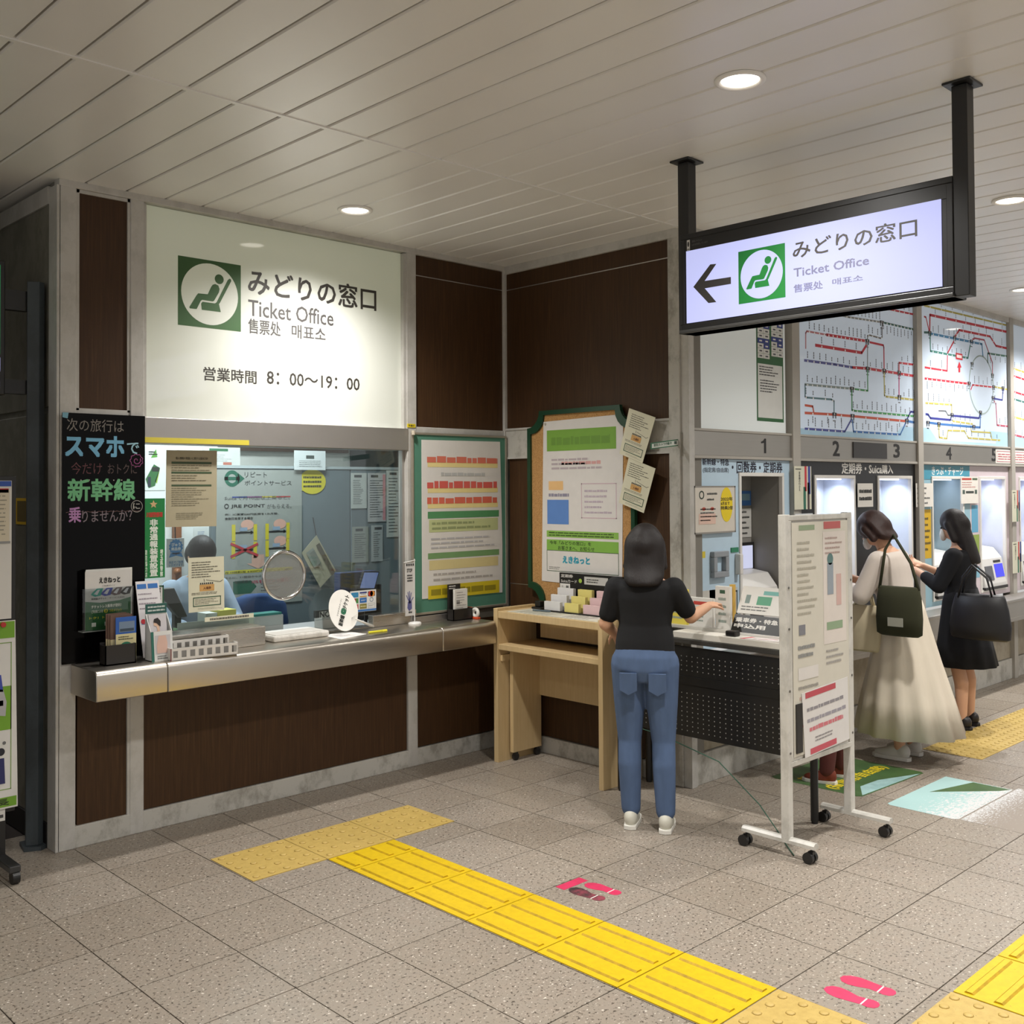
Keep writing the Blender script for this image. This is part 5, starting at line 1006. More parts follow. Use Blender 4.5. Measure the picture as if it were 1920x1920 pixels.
# ------------------------------------------------------------------ green notice board beside the window
gb = thing('notice_board', 'green felt notice board in a thin metal frame right of the ticket window', 'notice board', (4.63, 5.28, .975))
MB().fbox(FA(5.286), 4.215, .982, 5.045, 2.150, 0, .010).build('felt_face', paint('4c7d68', .9), gb)
MB().frame(FA(5.286), 4.205, .972, 5.055, 2.160, .016, 0, .016).build('metal_frame', paint('a39b8c', .35, .5), gb, bevel=.003)
for z in (1.0, 2.155): MB().tube([(4.209, 5.262, z - .014), (4.209, 5.262, z + .014)], .013, 12).build('corner_cap', paint('b8ad9a', .4), gb, smooth='auto')
o, a = sheet('large_poster', 'large white poster with red, green and yellow text bands on the green board', 'poster', FA(5.275), [(4.285, 1.075), (4.80, 1.07), (5.005, 1.065), (5.008, 1.4), (4.99, 2.118), (4.285, 2.112)], 'd6d2cc', .0015)
def bandrow(z0, z1, col, x0=4.33, x1=4.965, fill=.9, n=1, dash=9, sd=1): a.L(2).lines(x0, z0, x1, z1, n, col, fill, sd, False, dash)
def PZ5(y): return 2.142 - (y - 90) * .000972
for y0, y1, c in ((225, 275, 'd0705a'), (395, 450, 'cc5a50'), (505, 555, 'd0654e')):
    a.L(1).rect(4.335, PZ5(y1 + 28), 4.965, PZ5(y1 - 8), 'e2cf8e'); bandrow(PZ5(y1), PZ5(y0), c, sd=y0)
bandrow(PZ5(365), PZ5(335), 'b5b5b2', 4.45, 4.85, .8, 1, 8)
a.L(1).rect(4.335, PZ5(652), 4.975, PZ5(605), '4f8a58').rect(4.345, PZ5(745), 4.965, PZ5(660), 'b9c08a').rect(4.335, PZ5(925), 4.975, PZ5(885), '6f9460').rect(4.345, PZ5(1000), 4.965, PZ5(935), 'cfc08a').rect(4.335, PZ5(1195), 4.975, PZ5(1105), 'cdb822')
a.L(2); a.lines(4.37, PZ5(735), 4.95, PZ5(668), 2, '8d9668', .5, 4); a.lines(4.36, PZ5(865), 4.95, PZ5(775), 3, 'b0aeb0', .4, 6); a.lines(4.38, PZ5(1085), 4.93, PZ5(1012), 2, 'a8a29c', .4, 7); a.lines(4.36, PZ5(1180), 4.95, PZ5(1120), 1, '8f8218', .7, 5, False, 7); a.build('print', o)
o, a = sheet('green_strip_poster', 'dark green poster strip with small white text below the large poster', 'poster', FA(5.278), [(4.290, 1.02), (4.65, .995), (5.005, 1.02), (5.005, 1.115), (4.290, 1.115)], '1f6a34', .0012)
a.lines(4.33, 1.045, 4.50, 1.06, 1, 'c9d6c4', .8, 3, False, 7); a.lines(4.68, 1.06, 4.90, 1.09, 2, 'c9d6c4', .5, 4, False, 9); a.rect(4.85, 1.045, 4.975, 1.062, 'c9cfc4'); a.build('print', o)
# ------------------------------------------------------------------ cork board with green frame
cb = thing('cork_board', 'cork board in a dark green frame with scooped corners above the wooden desk', 'notice board', (5.05, 4.57, 1.0)); f5 = FB(5.058)
def scoop(u0, v0, u1, v1, r, n=5):
    P = []
    for cx, cz, a0 in ((u1, v1, 1.5), (u0, v1, 0.0), (u0, v0, .5), (u1, v0, 1.0)):
        for k in range(n + 1):
            t = a0 * PI - 0.5 * PI * k / n
            P.append((cx + r * math.cos(t), cz + r * math.sin(t)))
    return P
def ring_prism(fr, A_, B_, d0, d1):
    mb = MB(); n = len(A_)
    for i in range(n):
        j = (i + 1) % n; k = len(mb.v)
        for q in (A_[i], A_[j], B_[j], B_[i]): mb.v.append(tuple(fr.p(q[0], q[1], d1)))
        for q in (A_[i], A_[j], B_[j], B_[i]): mb.v.append(tuple(fr.p(q[0], q[1], d0)))
        mb.face([k, k + 1, k + 2, k + 3]); mb.face([k + 5, k + 1, k, k + 4]); mb.face([k + 7, k + 3, k + 2, k + 6])
    return mb
SO, SI = scoop(-5.045, 1.00, -4.105, 2.315, .115), scoop(-5.015, 1.03, -4.135, 2.285, .125)
ring_prism(f5, SO, SI, 0, .028).build('green_frame', paint('123c26', .35), cb); MB().prism(f5, scoop(-5.02, 1.025, -4.13, 2.29, .12), 0, .012).build('cork_face', CORK, cb)
o, a = sheet('information_poster', 'tall white poster with green bands and a blue box pinned on the cork board', 'poster', FB(5.044), [(-4.925, 1.165), (-4.22, 1.15), (-4.20, 2.255), (-4.90, 2.240)], 'd5d1cc', .0015)
U = lambda f: -4.91 + .70 * f
def Z(f): return 2.245 - 1.085 * f
a.rect(U(.06), Z(.19), U(.93), Z(.06), '74a03c'); a.L(2).lines(U(.12), Z(.165), U(.86), Z(.09), 1, '668f36', .7, 3, False, 8); a.L(1).lines(U(.12), Z(.31), U(.86), Z(.23), 3, 'b0a4a8', .5, 3); a.lines(U(.25), Z(.28), U(.75), Z(.25), 1, 'cf9c98', .7, 3, False)
a.rect(U(.08), Z(.43), U(.27), Z(.375), 'e0b67c').lines(U(.08), Z(.475), U(.35), Z(.445), 1, '8a8698', .7, 3, False, 6).rect(U(.06), Z(.64), U(.34), Z(.49), '5b84c4'); a.border(U(.50), Z(.60), U(.93), Z(.39), .006, 'c9b0b8'); a.lines(U(.54), Z(.58), U(.88), Z(.42), 5, 'b8aab4', .4, 5)
a.rect(U(.05), Z(.72), U(.95), Z(.68), '86b250').rect(U(.05), Z(.80), U(.95), Z(.735), '7eae48'); a.L(2).lines(U(.08), Z(.715), U(.9), Z(.685), 2, '3f5a24', .5, 2, False, 14); a.text(U(.09), Z(.765), U(.62), Z(.742), '今年「みどりの窓口」を', '2f4420', .01).text(U(.2), Z(.797), U(.66), Z(.772), 'お客さまへ、お知らせ', '2f4420', .01)
a.L(1).border(U(.05), Z(.93), U(.95), Z(.80), .004, '3f5a3c'); a.text(U(.26), Z(.875), U(.60), Z(.835), 'えきねっと', '2f9ab0', .05).lines(U(.08), Z(.92), U(.3), Z(.90), 2, '6a6a66', .4, 3); a.build('print', o)
for u, v in ((-4.88, 2.225), (-4.23, 2.23)): MB().disc(FB(5.041), u, v, .008, 0, .006, 12).build('drawing_pin', paint('b8b4a8', .3), o)
def XB_(*p): return [tuple(q) for q in p]
ticket_notice('tilted_notice', 'tilted cream notice with an orange ticket picture, upper one beside the cork board', FB(5.005), [(-4.202,2.005), (-4.019,1.939), (-3.914,2.216), (-4.119,2.285)])
ticket_notice('tilted_notice', 'tilted cream notice with an orange ticket picture, lower one beside the cork board', FB(5.010), [(-4.214,1.698), (-4.015,1.635), (-3.922,1.907), (-4.131,1.978)])
bs = thing('camera_sign', 'slim green and white bracket sign with characters sticking out from the corner column', 'sign', (5.0, 3.79, 2.01))
p = [(4.800, 2.014), (5.085, 2.044), (5.085, 2.084), (4.800, 2.052)]; MB().prism(FA(3.79), p, -.004, 0).build('sign_plate', paint('2f6a4a', .4), bs)
a = Art(FA(3.79), 0); a.poly([(4.808, 2.021), (5.06, 2.047), (5.06, 2.075), (4.808, 2.046)], 'd5dad2'); fu, w_, h = unit_art(FA(3.79), [p[0], p[1], p[3]]); a.fr = fu; a.L(2).text(.03, .013, .20, .030, '防犯カメラ作動中', '2f5a40', .02).rect(.225, .012, .25, .030, '4a5a52'); a.build('print', bs)
MB().box((5.070, 3.765, 1.98), (5.092, 3.80, 2.12)).build('bracket', paint('8f8b80', .4), bs)
# ------------------------------------------------------------------ wooden writing desk
ds = thing('writing_desk', 'pale wooden standing desk with a shelf against the dark wood wall', 'desk', (4.87, 4.53, 0))
MB().box((4.672, 4.972, 0), (5.035, 5.010, 1.005)).build('side_panel', MAPLE, ds, bevel=.002); MB().box((4.672, 4.065, 0), (5.035, 4.100, 1.005)).build('side_panel', MAPLE, ds, bevel=.002)
MB().box((4.676, 4.10, .942), (5.035, 4.972, .988)).build('desk_top', MAPLE, ds, bevel=.003); MB().box((4.680, 4.10, .735), (5.035, 4.972, .772)).build('shelf', MAPLE, ds, bevel=.003)
MB().box((5.015, 4.10, .40), (5.035, 4.972, .735)).build('back_panel', MAPLE, ds); MB().box((4.96, 4.10, .80), (4.98, 4.86, .93)).build('rear_rail', MAPLE, ds); MB().box((4.90, 4.10, .885), (5.03, 4.75, .915)).build('drawer_ledge', MAPLE, ds)
ip = MB().box((4.765, 4.925, .055), (5.03, 4.955, .72)).build('inner_panel', MAPLE, ds, bevel=.002); MB().box((4.70, 4.955, .66), (4.78, 4.972, .70)).build('cleat', MAPLE, ds)
for x in (4.80, 5.0):
    MB().tube([(x, 4.93, .024), (x, 4.95, .024)], .024, 16).build('castor', DARKP, ip); MB().box((x - .012, 4.928, .03), (x + .012, 4.952, .056)).build('castor_fork', DARKP, ip)
o, a = sheet('desk_mat', 'clear mat with printed sheets on the wooden desk top', 'mat', FF(.9885), [4.69, 4.12, 4.93, 4.90], 'c4bfae', .002); a.lines(4.71, 4.55, 4.90, 4.85, 8, '8f9488', .4, 3).rect(4.71, 4.20, 4.90, 4.48, 'd5d0c4'); a.L(2).lines(4.72, 4.22, 4.89, 4.45, 7, '8a8680', .4, 4); a.build('print', o)
o = thing('punch', 'small black stamp pad box at the rear left of the desk top', 'stamp', (4.93, 4.85, .988)); MB().box((4.90, 4.80, .9905), (4.97, 4.885, 1.005)).build('base', BLACKM, o, bevel=.004); MB().box((4.915, 4.82, 1.005), (4.96, 4.87, 1.045)).build('body', BLACKM, o, bevel=.008)
o = MB().tube([(4.82, 4.79, .997), (4.84, 4.65, .997)], .005, 8).build('pen', paint('5a6a74', .4)); tag(o, 'grey blue pen lying on the desk mat', 'pen')
cd = thing('form_dispenser', 'black stepped dispenser with white and yellow application forms on the wooden desk', 'form dispenser', (4.97, 4.55, .988)); K1 = paint('171615', .4)
MB().box((5.00, 4.18, .9905), (5.012, 4.72, 1.235)).build('back_board', K1, cd); MB().box((4.86, 4.18, .9905), (5.00, 4.76, 1.0)).build('base_plate', K1, cd)
fd = FB(5.0); a = Art(fd, 0); a.text(-4.705, 1.205, -4.60, 1.226, '定期券', 'cfccc6', .02).text(-4.705, 1.172, -4.565, 1.192, 'Suicaカード', 'cfccc6', .01).circ(-4.535, 1.19, .014, '9ab84a').rect(-4.50, 1.17, -4.30, 1.22, 'b9b8b4').rect(-4.715, 1.04, -4.625, 1.165, 'd9d6cf'); a.L(2).vtext(-4.66, 1.07, -4.635, 1.155, '新規継続', '3a3a38', .02).vtext(-4.70, 1.085, -4.685, 1.155, 'お申込', '6a6a66', .0).lines(-4.48, 1.18, -4.32, 1.21, 2, '4a4a48', .5, 3); a.build('back_print', cd)
for c, (y0, y1, col) in enumerate(((4.60, 4.74, 'd6d4d2'), (4.44, 4.56, 'd9cc7a'), (4.26, 4.40, 'd8b8b8'))):
    for k in range(3):
        x = 4.875 + k * .042; s_ = MB().box((x, y0 - k * .02, 1.0), (x + .024, y1 - k * .02, 1.055 + k * .042)).build('form_stack', paint(col, .8), cd)
# ------------------------------------------------------------------ black table
tb = thing('black_table', 'black counter height table with perforated front panels before machine 1', 'table', (4.9, 3.46, 0)); TK = paint('161514', .4)
MB().box((4.735, 2.845, .918), (5.045, 4.040, .945)).build('table_top', paint('3a3834', .4), tb, bevel=.003)
def peg(z0, z1):
    o = MB().box((4.752, 2.90, z0), (4.762, 4.02, z1)).build('perforated_panel', TK, tb); a = Art(FB(4.752), 0)
    for i in range(30):
        for j in range(int((z1 - z0 - .04) / .026)): a.rect(-3.99 + i * .0365, z0 + .03 + j * .026, -3.984 + i * .0365, z0 + .036 + j * .026, '8a8782')  # pale dots painted for the light showing through the panel holes
    a.build('hole_light_dots', o)['kind'] = 'stuff'
peg(.735, .90); peg(.40, .690); MB().box((4.748, 2.90, .69), (4.765, 4.02, .735)).build('middle_rail', TK, tb)
for x, y in ((4.758, 2.885), (5.02, 2.885), (4.758, 4.0), (5.02, 4.0)):
    l_ = MB().tube([(x, y, .012), (x, y, .918)], .021, 16).build('leg', TK, tb, smooth='auto'); MB().tube([(x, y, 0), (x, y, .02)], .017, 14).build('foot', TK, l_)
MB().tube([(4.758, 3.98, .40), (4.75, 3.7, .38), (4.745, 3.3, .30), (4.75, 3.05, .12), (4.76, 2.95, .004), (4.6, 2.8, .004), (4.5, 2.7, .004)], .003, 6).build('green_cord', paint('2f5a48', .5), tb)
wbk = MB().box((4.742, 2.88, .945), (5.03, 3.60, .982)).build('white_slab', paint('d2cec4', .5), bevel=.004); tag(wbk, 'thick white display slab lying on the black table', 'slab')
fs_ = thing('form_stand', 'black sloped form stand with white characters on the table, behind the whiteboard edge', 'form stand', (4.93, 3.18, .982)); fz = Fr((4.86, 0, .985), (0, -1, 0), (.55, 0, 1))
MB().fbox(fz, -3.30, 0, -2.90, .115, -.02, 0).build('front_plate', K1, fs_); a = Art(fz, 0); a.text(-3.285, .072, -3.02, .098, '乗車券・特急', 'd9d6cf', .03).text(-3.285, .038, -3.09, .062, '申込用', 'd9d6cf', .03); a.build('lettering', fs_)
MB().box((4.85, 2.90, .983), (5.02, 3.31, .995)).build('base', paint('cfccc6', .4), fs_)
fl2 = Fr((4.925, 0, 1.10), (0, -1, 0), (.5, 0, 1)); o, a = sheet('train_leaflet', 'white leaflet with green drawings leaning above the black form stand', 'leaflet', fl2, [-3.29, -.01, -2.95, .150], 'dcd9d2', .006); a.rect(-3.15, .105, -3.02, .128, '6fa8a0'); a.rect(-3.255, .05, -3.225, .10, '7a8a84').rect(-3.18, .045, -3.09, .095, '5a9a7a').lines(-3.27, .005, -3.0, .04, 2, '6a6a66', .4, 3); a.build('print', o)
MB().prism(Fr((0, -2.96, 0), (1, 0, 0), (0, 0, 1)), [(4.93, .995), (5.02, .995), (5.01, 1.24), (4.95, 1.09)], 0, .01).build('stand_support', K1, fs_)
for i, (c, dy, t) in enumerate((('c0505a', 0, 'lower'), ('d5cfca', .03, 'upper'))):
    o, a = sheet('flat_leaflet', '%s red and white leaflet lying on the white slab of the black table' % t, 'leaflet', FF(.9822 + i * .001), [(4.745, 3.16 - dy), (4.83, 3.14 - dy), (4.845, 2.97 - dy), (4.755, 2.93 - dy)], c, .0008); a.poly([(4.77, 3.11 - dy), (4.81, 3.10 - dy), (4.82, 3.02 - dy), (4.78, 3.0 - dy)], 'e0d8d6'); a.L(2).line([(4.775, 3.09 - dy), (4.815, 3.0 - dy)], .008, 'a83a48'); a.build('print', o)
o = MB().box((4.765, 3.20, .983), (4.815, 3.265, 1.012)).build('stamp_box', BLACKM, bevel=.006); tag(o, 'small black box at the table edge beside the red leaflets', 'box')
rk = thing('leaflet_rack', 'desktop rack of upright white and yellow leaflets, partly hidden by the woman in black', 'leaflet rack', (4.95, 3.45, .982)); MB().box((4.86, 3.32, .983), (5.02, 3.95, .998)).build('rack_base', paint('b9b6ae', .4), rk)
for i, (y0, y1, z1, c) in enumerate(((3.325, 3.42, 1.235, 'd6d3cb'), (3.44, 3.60, 1.16, 'd8d5ce'), (3.62, 3.78, 1.20, 'd9c850'), (3.80, 3.94, 1.18, 'd5d2ca'))):
    o = MB().box((4.90, y0, .998), (4.925, y1, z1)).build('leaflet_stack', paint(c, .7), rk); a = Art(FB(4.90), 0); a.lines(-y1 + .02, 1.02, -y0 - .02, z1 - .05, 4, '8f9a90', .4, i); a.rect(-y1 + .03, z1 - .04, -y0 - .03, z1 - .02, ('3c5a44', 'c0463c', '8a7a20', 'c0463c')[i]); a.build('print', o)
o = MB().box((4.93, 3.322, .998), (4.955, 3.345, 1.245)).build('folder_edge', paint('c9a24a', .6), rk)
# ------------------------------------------------------------------ whiteboard on castors
ws = thing('whiteboard_stand', 'white mobile notice board on four black castors in front of the black table', 'board stand', (4.78, 2.72, 0)); WF = m_stained('white_enamel_tube', 'c9c6be', 'b5b2aa', .3, .3); f2 = FA(2.70)
MB().fbox(f2, 4.50, .455, 5.06, 1.635, -.03, -.004).build('board_panel', paint('d2cec6', .4), ws); MB().frame(f2, 4.478, .43, 5.082, 1.650, .026, -.034, .004).build('board_frame', WF, ws, bevel=.003)
for x in (4.474, 5.086):
    pst = MB().box((x - .022, 2.697, .085), (x + .022, 2.740, 1.655)).build('post', WF, ws, bevel=.004)
    for z in (.50, .80, 1.10, 1.30): MB().disc(FA(2.697), x, z, .006, 0, .003, 10).build('screw', paint('7a7874', .3, .8), pst)
    yy = (2.565, 2.965) if x < 4.8 else (2.49, 2.875); ft = MB().prism(Fr((0, 0, 0), (1, 0, 0), (0, 0, 1)), [(x - .022, .072), (x + .022, .072), (x + .022, .088), (x + .010, .098), (x - .010, .098), (x - .022, .088)], -yy[0], -yy[1]).build('foot_bar', WF, ws)
    for y in (yy[0] + .02, yy[1] - .02):
        c = MB().tube([(x - .026, y + .012, .027), (x - .006, y + .012, .027)], .027, 20); c.tube([(x + .006, y + .012, .027), (x + .026, y + .012, .027)], .027, 20); c.box((x - .012, y - .008, .03), (x + .012, y + .016, .058)); c.tube([(x, y, .05), (x, y, .074)], .007, 8); c.build('castor', BLACKM, ft, smooth='auto')
o, a = sheet('instruction_poster', 'large pale poster in two columns with a red heading, covering the mobile notice board', 'poster', FA(2.696), [4.505, .475, 5.055, 1.615], 'cbc6b8', .0012)
a.rect(4.57, 1.575, 4.72, 1.60, '8a9a7c').rect(4.81, 1.575, 4.98, 1.612, 'b8605e').rect(4.80, .99, 5.03, 1.56, 'd6cdc4'); a.L(2).lines(4.55, 1.15, 4.74, 1.53, 12, 'aaa596', .35, 3).lines(4.82, 1.44, 5.01, 1.54, 4, 'b09a92', .4, 4).rect(4.84, 1.24, 4.90, 1.40, '8f98a0').rect(4.83, 1.06, 4.99, 1.10, '8aa080').circ(4.87, 1.42, .03, '5a7a78').rect(4.93, 1.18, 4.98, 1.34, 'c9a8a0')
a.rect(4.56, 1.06, 4.62, 1.11, '7a7a80').lines(4.55, .94, 4.73, 1.02, 2, '8a8a88', .5, 6).rect(4.55, .84, 4.74, .90, 'd5d0ca').lines(4.55, .79, 4.74, .815, 1, '96928a', .6, 3, False).lines(4.82, .88, 5.0, .97, 3, 'a09c96', .4, 7).lines(4.56, .70, 4.76, .77, 2, 'c09a92', .5, 9).lines(4.56, .60, 4.84, .66, 2, 'b07a72', .5, 8); a.build('print', o)
o, a = sheet('taped_paper', 'white paper with red bars taped slanting at the bottom of the mobile board', 'paper', FA(2.692), [(4.60, .455), (5.04, .475), (5.03, .80), (4.575, .775)], 'd6d2ce', .0015)
fu, w_, h = unit_art(FA(2.692), [(4.60, .455), (5.04, .475), (4.575, .775)]); a.fr = fu; a.rect(.02, h * .90, w_ * .72, h * .99, 'b84a54').rect(.05, h * .02, w_ * .70, h * .11, 'c0525e'); a.lines(.03, h * .68, w_ * .9, h * .76, 1, '8a868a', .7, 3, False).lines(.03, h * .50, w_ * .95, h * .60, 1, '96929a', .6, 3, False).lines(.05, h * .36, w_ * .88, h * .46, 1, 'c87078', .7, 4, False).lines(.1, h * .18, w_ * .7, h * .28, 2, '8f8a8a', .5, 5); a.build('print', o)
o = MB().fbox(FA(2.694), 4.52, .49, 4.578, .73, 0, .006).build('black_holder', BLACKM, bevel=.002); tag(o, 'black narrow holder on the mobile board beside the slanting paper', 'holder')
# ------------------------------------------------------------------ left edge: post, screen and sign stand
po = thing('steel_post', 'dark slate steel post with two arms carrying a screen in the left passage', 'post', (1.92, 5.46, 0)); SL = m_stained('slate_enamel', '3c4347', '343a3d', .5, .3)
MB().prism(FF(0), [(1.875, 5.44), (1.925, 5.415), (1.955, 5.425), (1.958, 5.50), (1.90, 5.52)], 0.02, 2.85).build('upright', SL, po, bevel=.003); MB().prism(FF(0), [(1.86, 5.42), (1.93, 5.385), (1.963, 5.405), (1.963, 5.53), (1.88, 5.54)], 0, .02).build('foot_plate', SL, po)
for z0, z1 in ((2.70, 2.80), (2.28, 2.35)): MB().box((1.765, 5.455, z0), (1.885, 5.50, z1)).build('arm', BLACKM, po)
sc_ = MB().box((1.20, 5.45, 2.27), (1.775, 5.51, 2.94)).build('screen_housing', BLACKM, po, bevel=.006)
MB().box((1.225, 5.447, 2.47), (1.750, 5.4505, 2.915)).build('green_display', m_light('green_screen', '1f8f4a', .5), sc_); MB().box((1.225, 5.447, 2.385), (1.750, 5.4505, 2.455)).build('white_display', m_light('white_screen', 'b4b8f0', .8), sc_)
a = Art(FA(5.449), .0); a.text(1.50, 2.30, 1.748, 2.345, '乗換案内', 'b8b8d8', .02, emit=.5); a.build('lettering', sc_)
ss = thing('sign_stand', 'black sign stand on castors at the left edge carrying white and green posters', 'board stand', (1.6, 5.22, 0))
MB().box((1.10, 5.20, .28), (1.745, 5.235, 1.865)).build('back_board', BLACKM, ss, bevel=.004); MB().box((1.66, 5.195, .06), (1.70, 5.24, .32)).build('upright', BLACKM, ss); MB().box((1.655, 5.00, .055), (1.705, 5.40, .085)).build('foot_bar', paint('4a4a4a', .3, .6), ss, bevel=.004); MB().box((1.15, 5.205, .09), (1.70, 5.23, .30)).build('lower_panel', BLACKM, ss)
for y in (5.02, 5.38): MB().tube([(1.668, y, .030), (1.70, y, .030)], .030, 18).build('castor', BLACKM, ss, smooth='auto')
o, a = sheet('white_board_sheet', 'white panel with blue top edge on the black sign stand at the left edge', 'panel', FA(5.198), [1.12, 1.19, 1.722, 1.842], 'd0cdc6', .006); a.rect(1.12, 1.815, 1.720, 1.84, '2f50a0').rect(1.15, 1.555, 1.712, 1.80, 'c9bfa8').rect(1.60, 1.785, 1.708, 1.805, 'b0302c'); a.L(2).lines(1.18, 1.58, 1.70, 1.78, 10, '8f8a7a', .3, 4, False).rect(1.13, 1.545, 1.716, 1.556, '8a8a88'); a.build('print', o)
o, a = sheet('green_poster', 'white poster with lime green bands and a ticket gate picture on the left sign stand', 'poster', FA(5.188), [(1.10, .30), (1.752, .302), (1.738, 1.182), (1.10, 1.184)], 'd4d2cc', .002)
a.rect(1.12, 1.10, 1.735, 1.178, '6f9e2a').rect(1.12, .67, 1.722, .875, '6f9e2a').rect(1.12, .31, 1.746, .355, '6f9e2a'); a.border(1.13, .39, 1.722, 1.08, .004, '7a9a50'); a.L(2).poly([(1.62, .75), (1.695, .735), (1.70, .80), (1.685, .86), (1.64, .87)], 'a9a8a8').poly([(1.60, .86), (1.685, .85), (1.675, .93), (1.60, .935)], '3a48a0').rect(1.66, .785, 1.685, .81, '33363a').text(1.56, .318, 1.712, .348, '駅長', '2a3418', .02)
a.circ(1.675, .57, .018, '22222c').poly([(1.65, .42), (1.66, .54), (1.69, .54), (1.695, .42)], '2a2a5c').circ(1.69, .61, .008, '6a6a6a'); a.build('print', o)
MB().disc(FA(5.186), 1.682, 1.165, .012, 0, .012, 14).build('red_magnet', paint('b02a2a', .4), o)
o, a = sheet('small_sheet', 'small white sheet hanging below the green poster on the left stand', 'paper', FA(5.196), [1.45, .245, 1.698, .325], 'd2d0ca', .0015); a.rect(1.64, .26, 1.69, .275, '4a4a4a'); a.build('print', o)
yp = MB().box((1.9685, 5.51, 1.615), (1.970, 5.87, 1.755)).build('warning_sticker', paint('d9b21e', .5)); tag(yp, 'yellow sticker with a red ring on the dim side wall behind the slate post', 'sticker')
a = Art(Fr((1.9685, 0, 0), (0, -1, 0), (0, 0, 1)), 0); a.ring(-5.62, 1.685, .045, .060, 'b8321e', 24); a.rect(-5.85, 1.63, -5.72, 1.74, '6a5a2a'); a.build('print', yp)
# ------------------------------------------------------------------ stickers on the floor
f0 = FF(0.0)
def foot_pts(cx, cy, s, mir, a0, heel):
    # sole outline pointing to +v, split at the instep
    if heel: P = [(-.030, -.052), (-.034, -.075), (-.026, -.097), (-.008, -.106), (.012, -.104), (.026, -.092), (.031, -.072), (.026, -.052)]
    else: P = [(-.030, -.046), (.025, -.046), (.022, -.015), (.036, .025), (.042, .06), (.034, .088), (.012, .104), (-.012, .102), (-.032, .080), (-.041, .045), (-.036, .0)]
    c, s_ = math.cos(a0), math.sin(a0); return [(cx + s * (mir * x * c - y * s_), cy + s * (mir * x * s_ + y * c)) for x, y in P]
PINK = m_stained('pink_floor_sticker', 'd23560', 'c83058', .45, .3)
def footprint(cx, cy, mir, lab, mat, sc=.95, a0=0.06):
    t = thing('footprint_sticker', lab, 'floor sticker', (cx, cy, 0), 'footprint stickers')
    MB().prism(f0, foot_pts(cx, cy, sc, mir, a0, False), .0003, .0010).build('sole', mat, t); MB().prism(f0, foot_pts(cx, cy, sc, mir, a0, True), .0003, .0010).build('heel', mat, t); c_, n_ = math.cos(a0), math.sin(a0); MB().prism(f0, [(cx + sc * (mir * x_ * c_ - y_ * n_), cy + sc * (mir * x_ * n_ + y_ * c_)) for x_, y_ in ((-.030, -.052), (.026, -.052), (.026, -.046), (-.030, -.046))], .0003, .0009).build('white_band', WHITE, t); return t
footprint(3.405, 1.823, 1, 'pink footprint sticker near the bottom right, left foot', PINK); footprint(3.525, 1.823, -1, 'pink footprint sticker near the bottom right, right foot', PINK)
footprint(3.535, 3.085, -1, 'clean pink footprint sticker beside the yellow strip, right foot', PINK, .90)
WORN = m_stained('worn_black_red_sticker', '2f2626', '8a3a48', .6, .28); footprint(3.438, 3.095, 1, 'worn blackened footprint sticker beside the yellow strip, left foot', WORN, .92)
o = MB().prism(f0, [(3.402, 3.196), (3.560, 3.196), (3.560, 3.250), (3.402, 3.250)], .0003, .0010).build('line_sticker', PINK); tag(o, 'short pink waiting line sticker ahead of the worn footprints', 'floor sticker')
GS = m_stained('green_floor_film', '48683a', '415f35', .4, .3); BS = m_stained('pale_blue_floor_film', 'a3c6c4', '8fb3b2', .4, .4)
o = MB().prism(f0, [(5.62, 2.96), (5.64, 2.935), (6.36, 2.90), (6.385, 2.925), (6.385, 3.50), (6.36, 3.53), (5.64, 3.53), (5.62, 3.50)], .0003, .0010).build('floor_mat_sticker', GS); tag(o, 'green floor sticker with yellow characters under the person in rust shoes', 'floor sticker')
a = Art(f0, .001); a.text(5.66, 3.10, 6.33, 3.20, '(指定席/自由席)', 'd9c21e', .03).text(5.70, 3.30, 6.20, 3.40, '新幹線・特急', 'd9c21e', .03); a.build('lettering', o); MB().prism(f0, [(5.66, 2.945), (6.34, 2.910), (6.02, 3.03), (5.82, 3.04)], .0008, .0013).build('blue_triangle', BS, o)
WRN = m_stained('worn_white_floor_film', 'c9c9c8', '7d746c', .5, .9)
def wornm():
    m, nt, b = base_mat('scuffed_arrow_film')
    v = coords(nt, 'pos', (1.0, 2.2, 1)); n = noise(nt, v, 26, 5, .75); pz = nt.nodes.new('ShaderNodeSeparateXYZ'); nt.links.new(nt.nodes.new('ShaderNodeNewGeometry').outputs['Position'], pz.inputs[0])
    mr = nt.nodes.new('ShaderNodeMapRange'); mr.inputs[1].default_value = 2.75; mr.inputs[2].default_value = 1.4; nt.links.new(pz.outputs[1], mr.inputs[0])
    ad = nt.nodes.new('ShaderNodeMath'); ad.operation = 'ADD'; nt.links.new(n, ad.inputs[0]); nt.links.new(mr.outputs[0], ad.inputs[1])
    c = mixc(nt, ramp2(nt, ad.outputs[0], [(.66, (0, 0, 0, 1)), (.72, (1, 1, 1, 1))]), lin('a3c6c4'), lin('d2d2d2')); n2 = noise(nt, coords(nt, 'pos', (1, 2.4, 1)), 45, 5, .8)
    m2 = nt.nodes.new('ShaderNodeMath'); m2.operation = 'MULTIPLY'; nt.links.new(mr.outputs[0], m2.inputs[0]); nt.links.new(n2, m2.inputs[1])
    c = mixc(nt, ramp2(nt, m2.outputs[0], [(.14, (0, 0, 0, 1)), (.18, (1, 1, 1, 1))]), c, lin('91867a')); nt.links.new(c, b.inputs['Base Color']); b.inputs['Roughness'].default_value = .45; return m
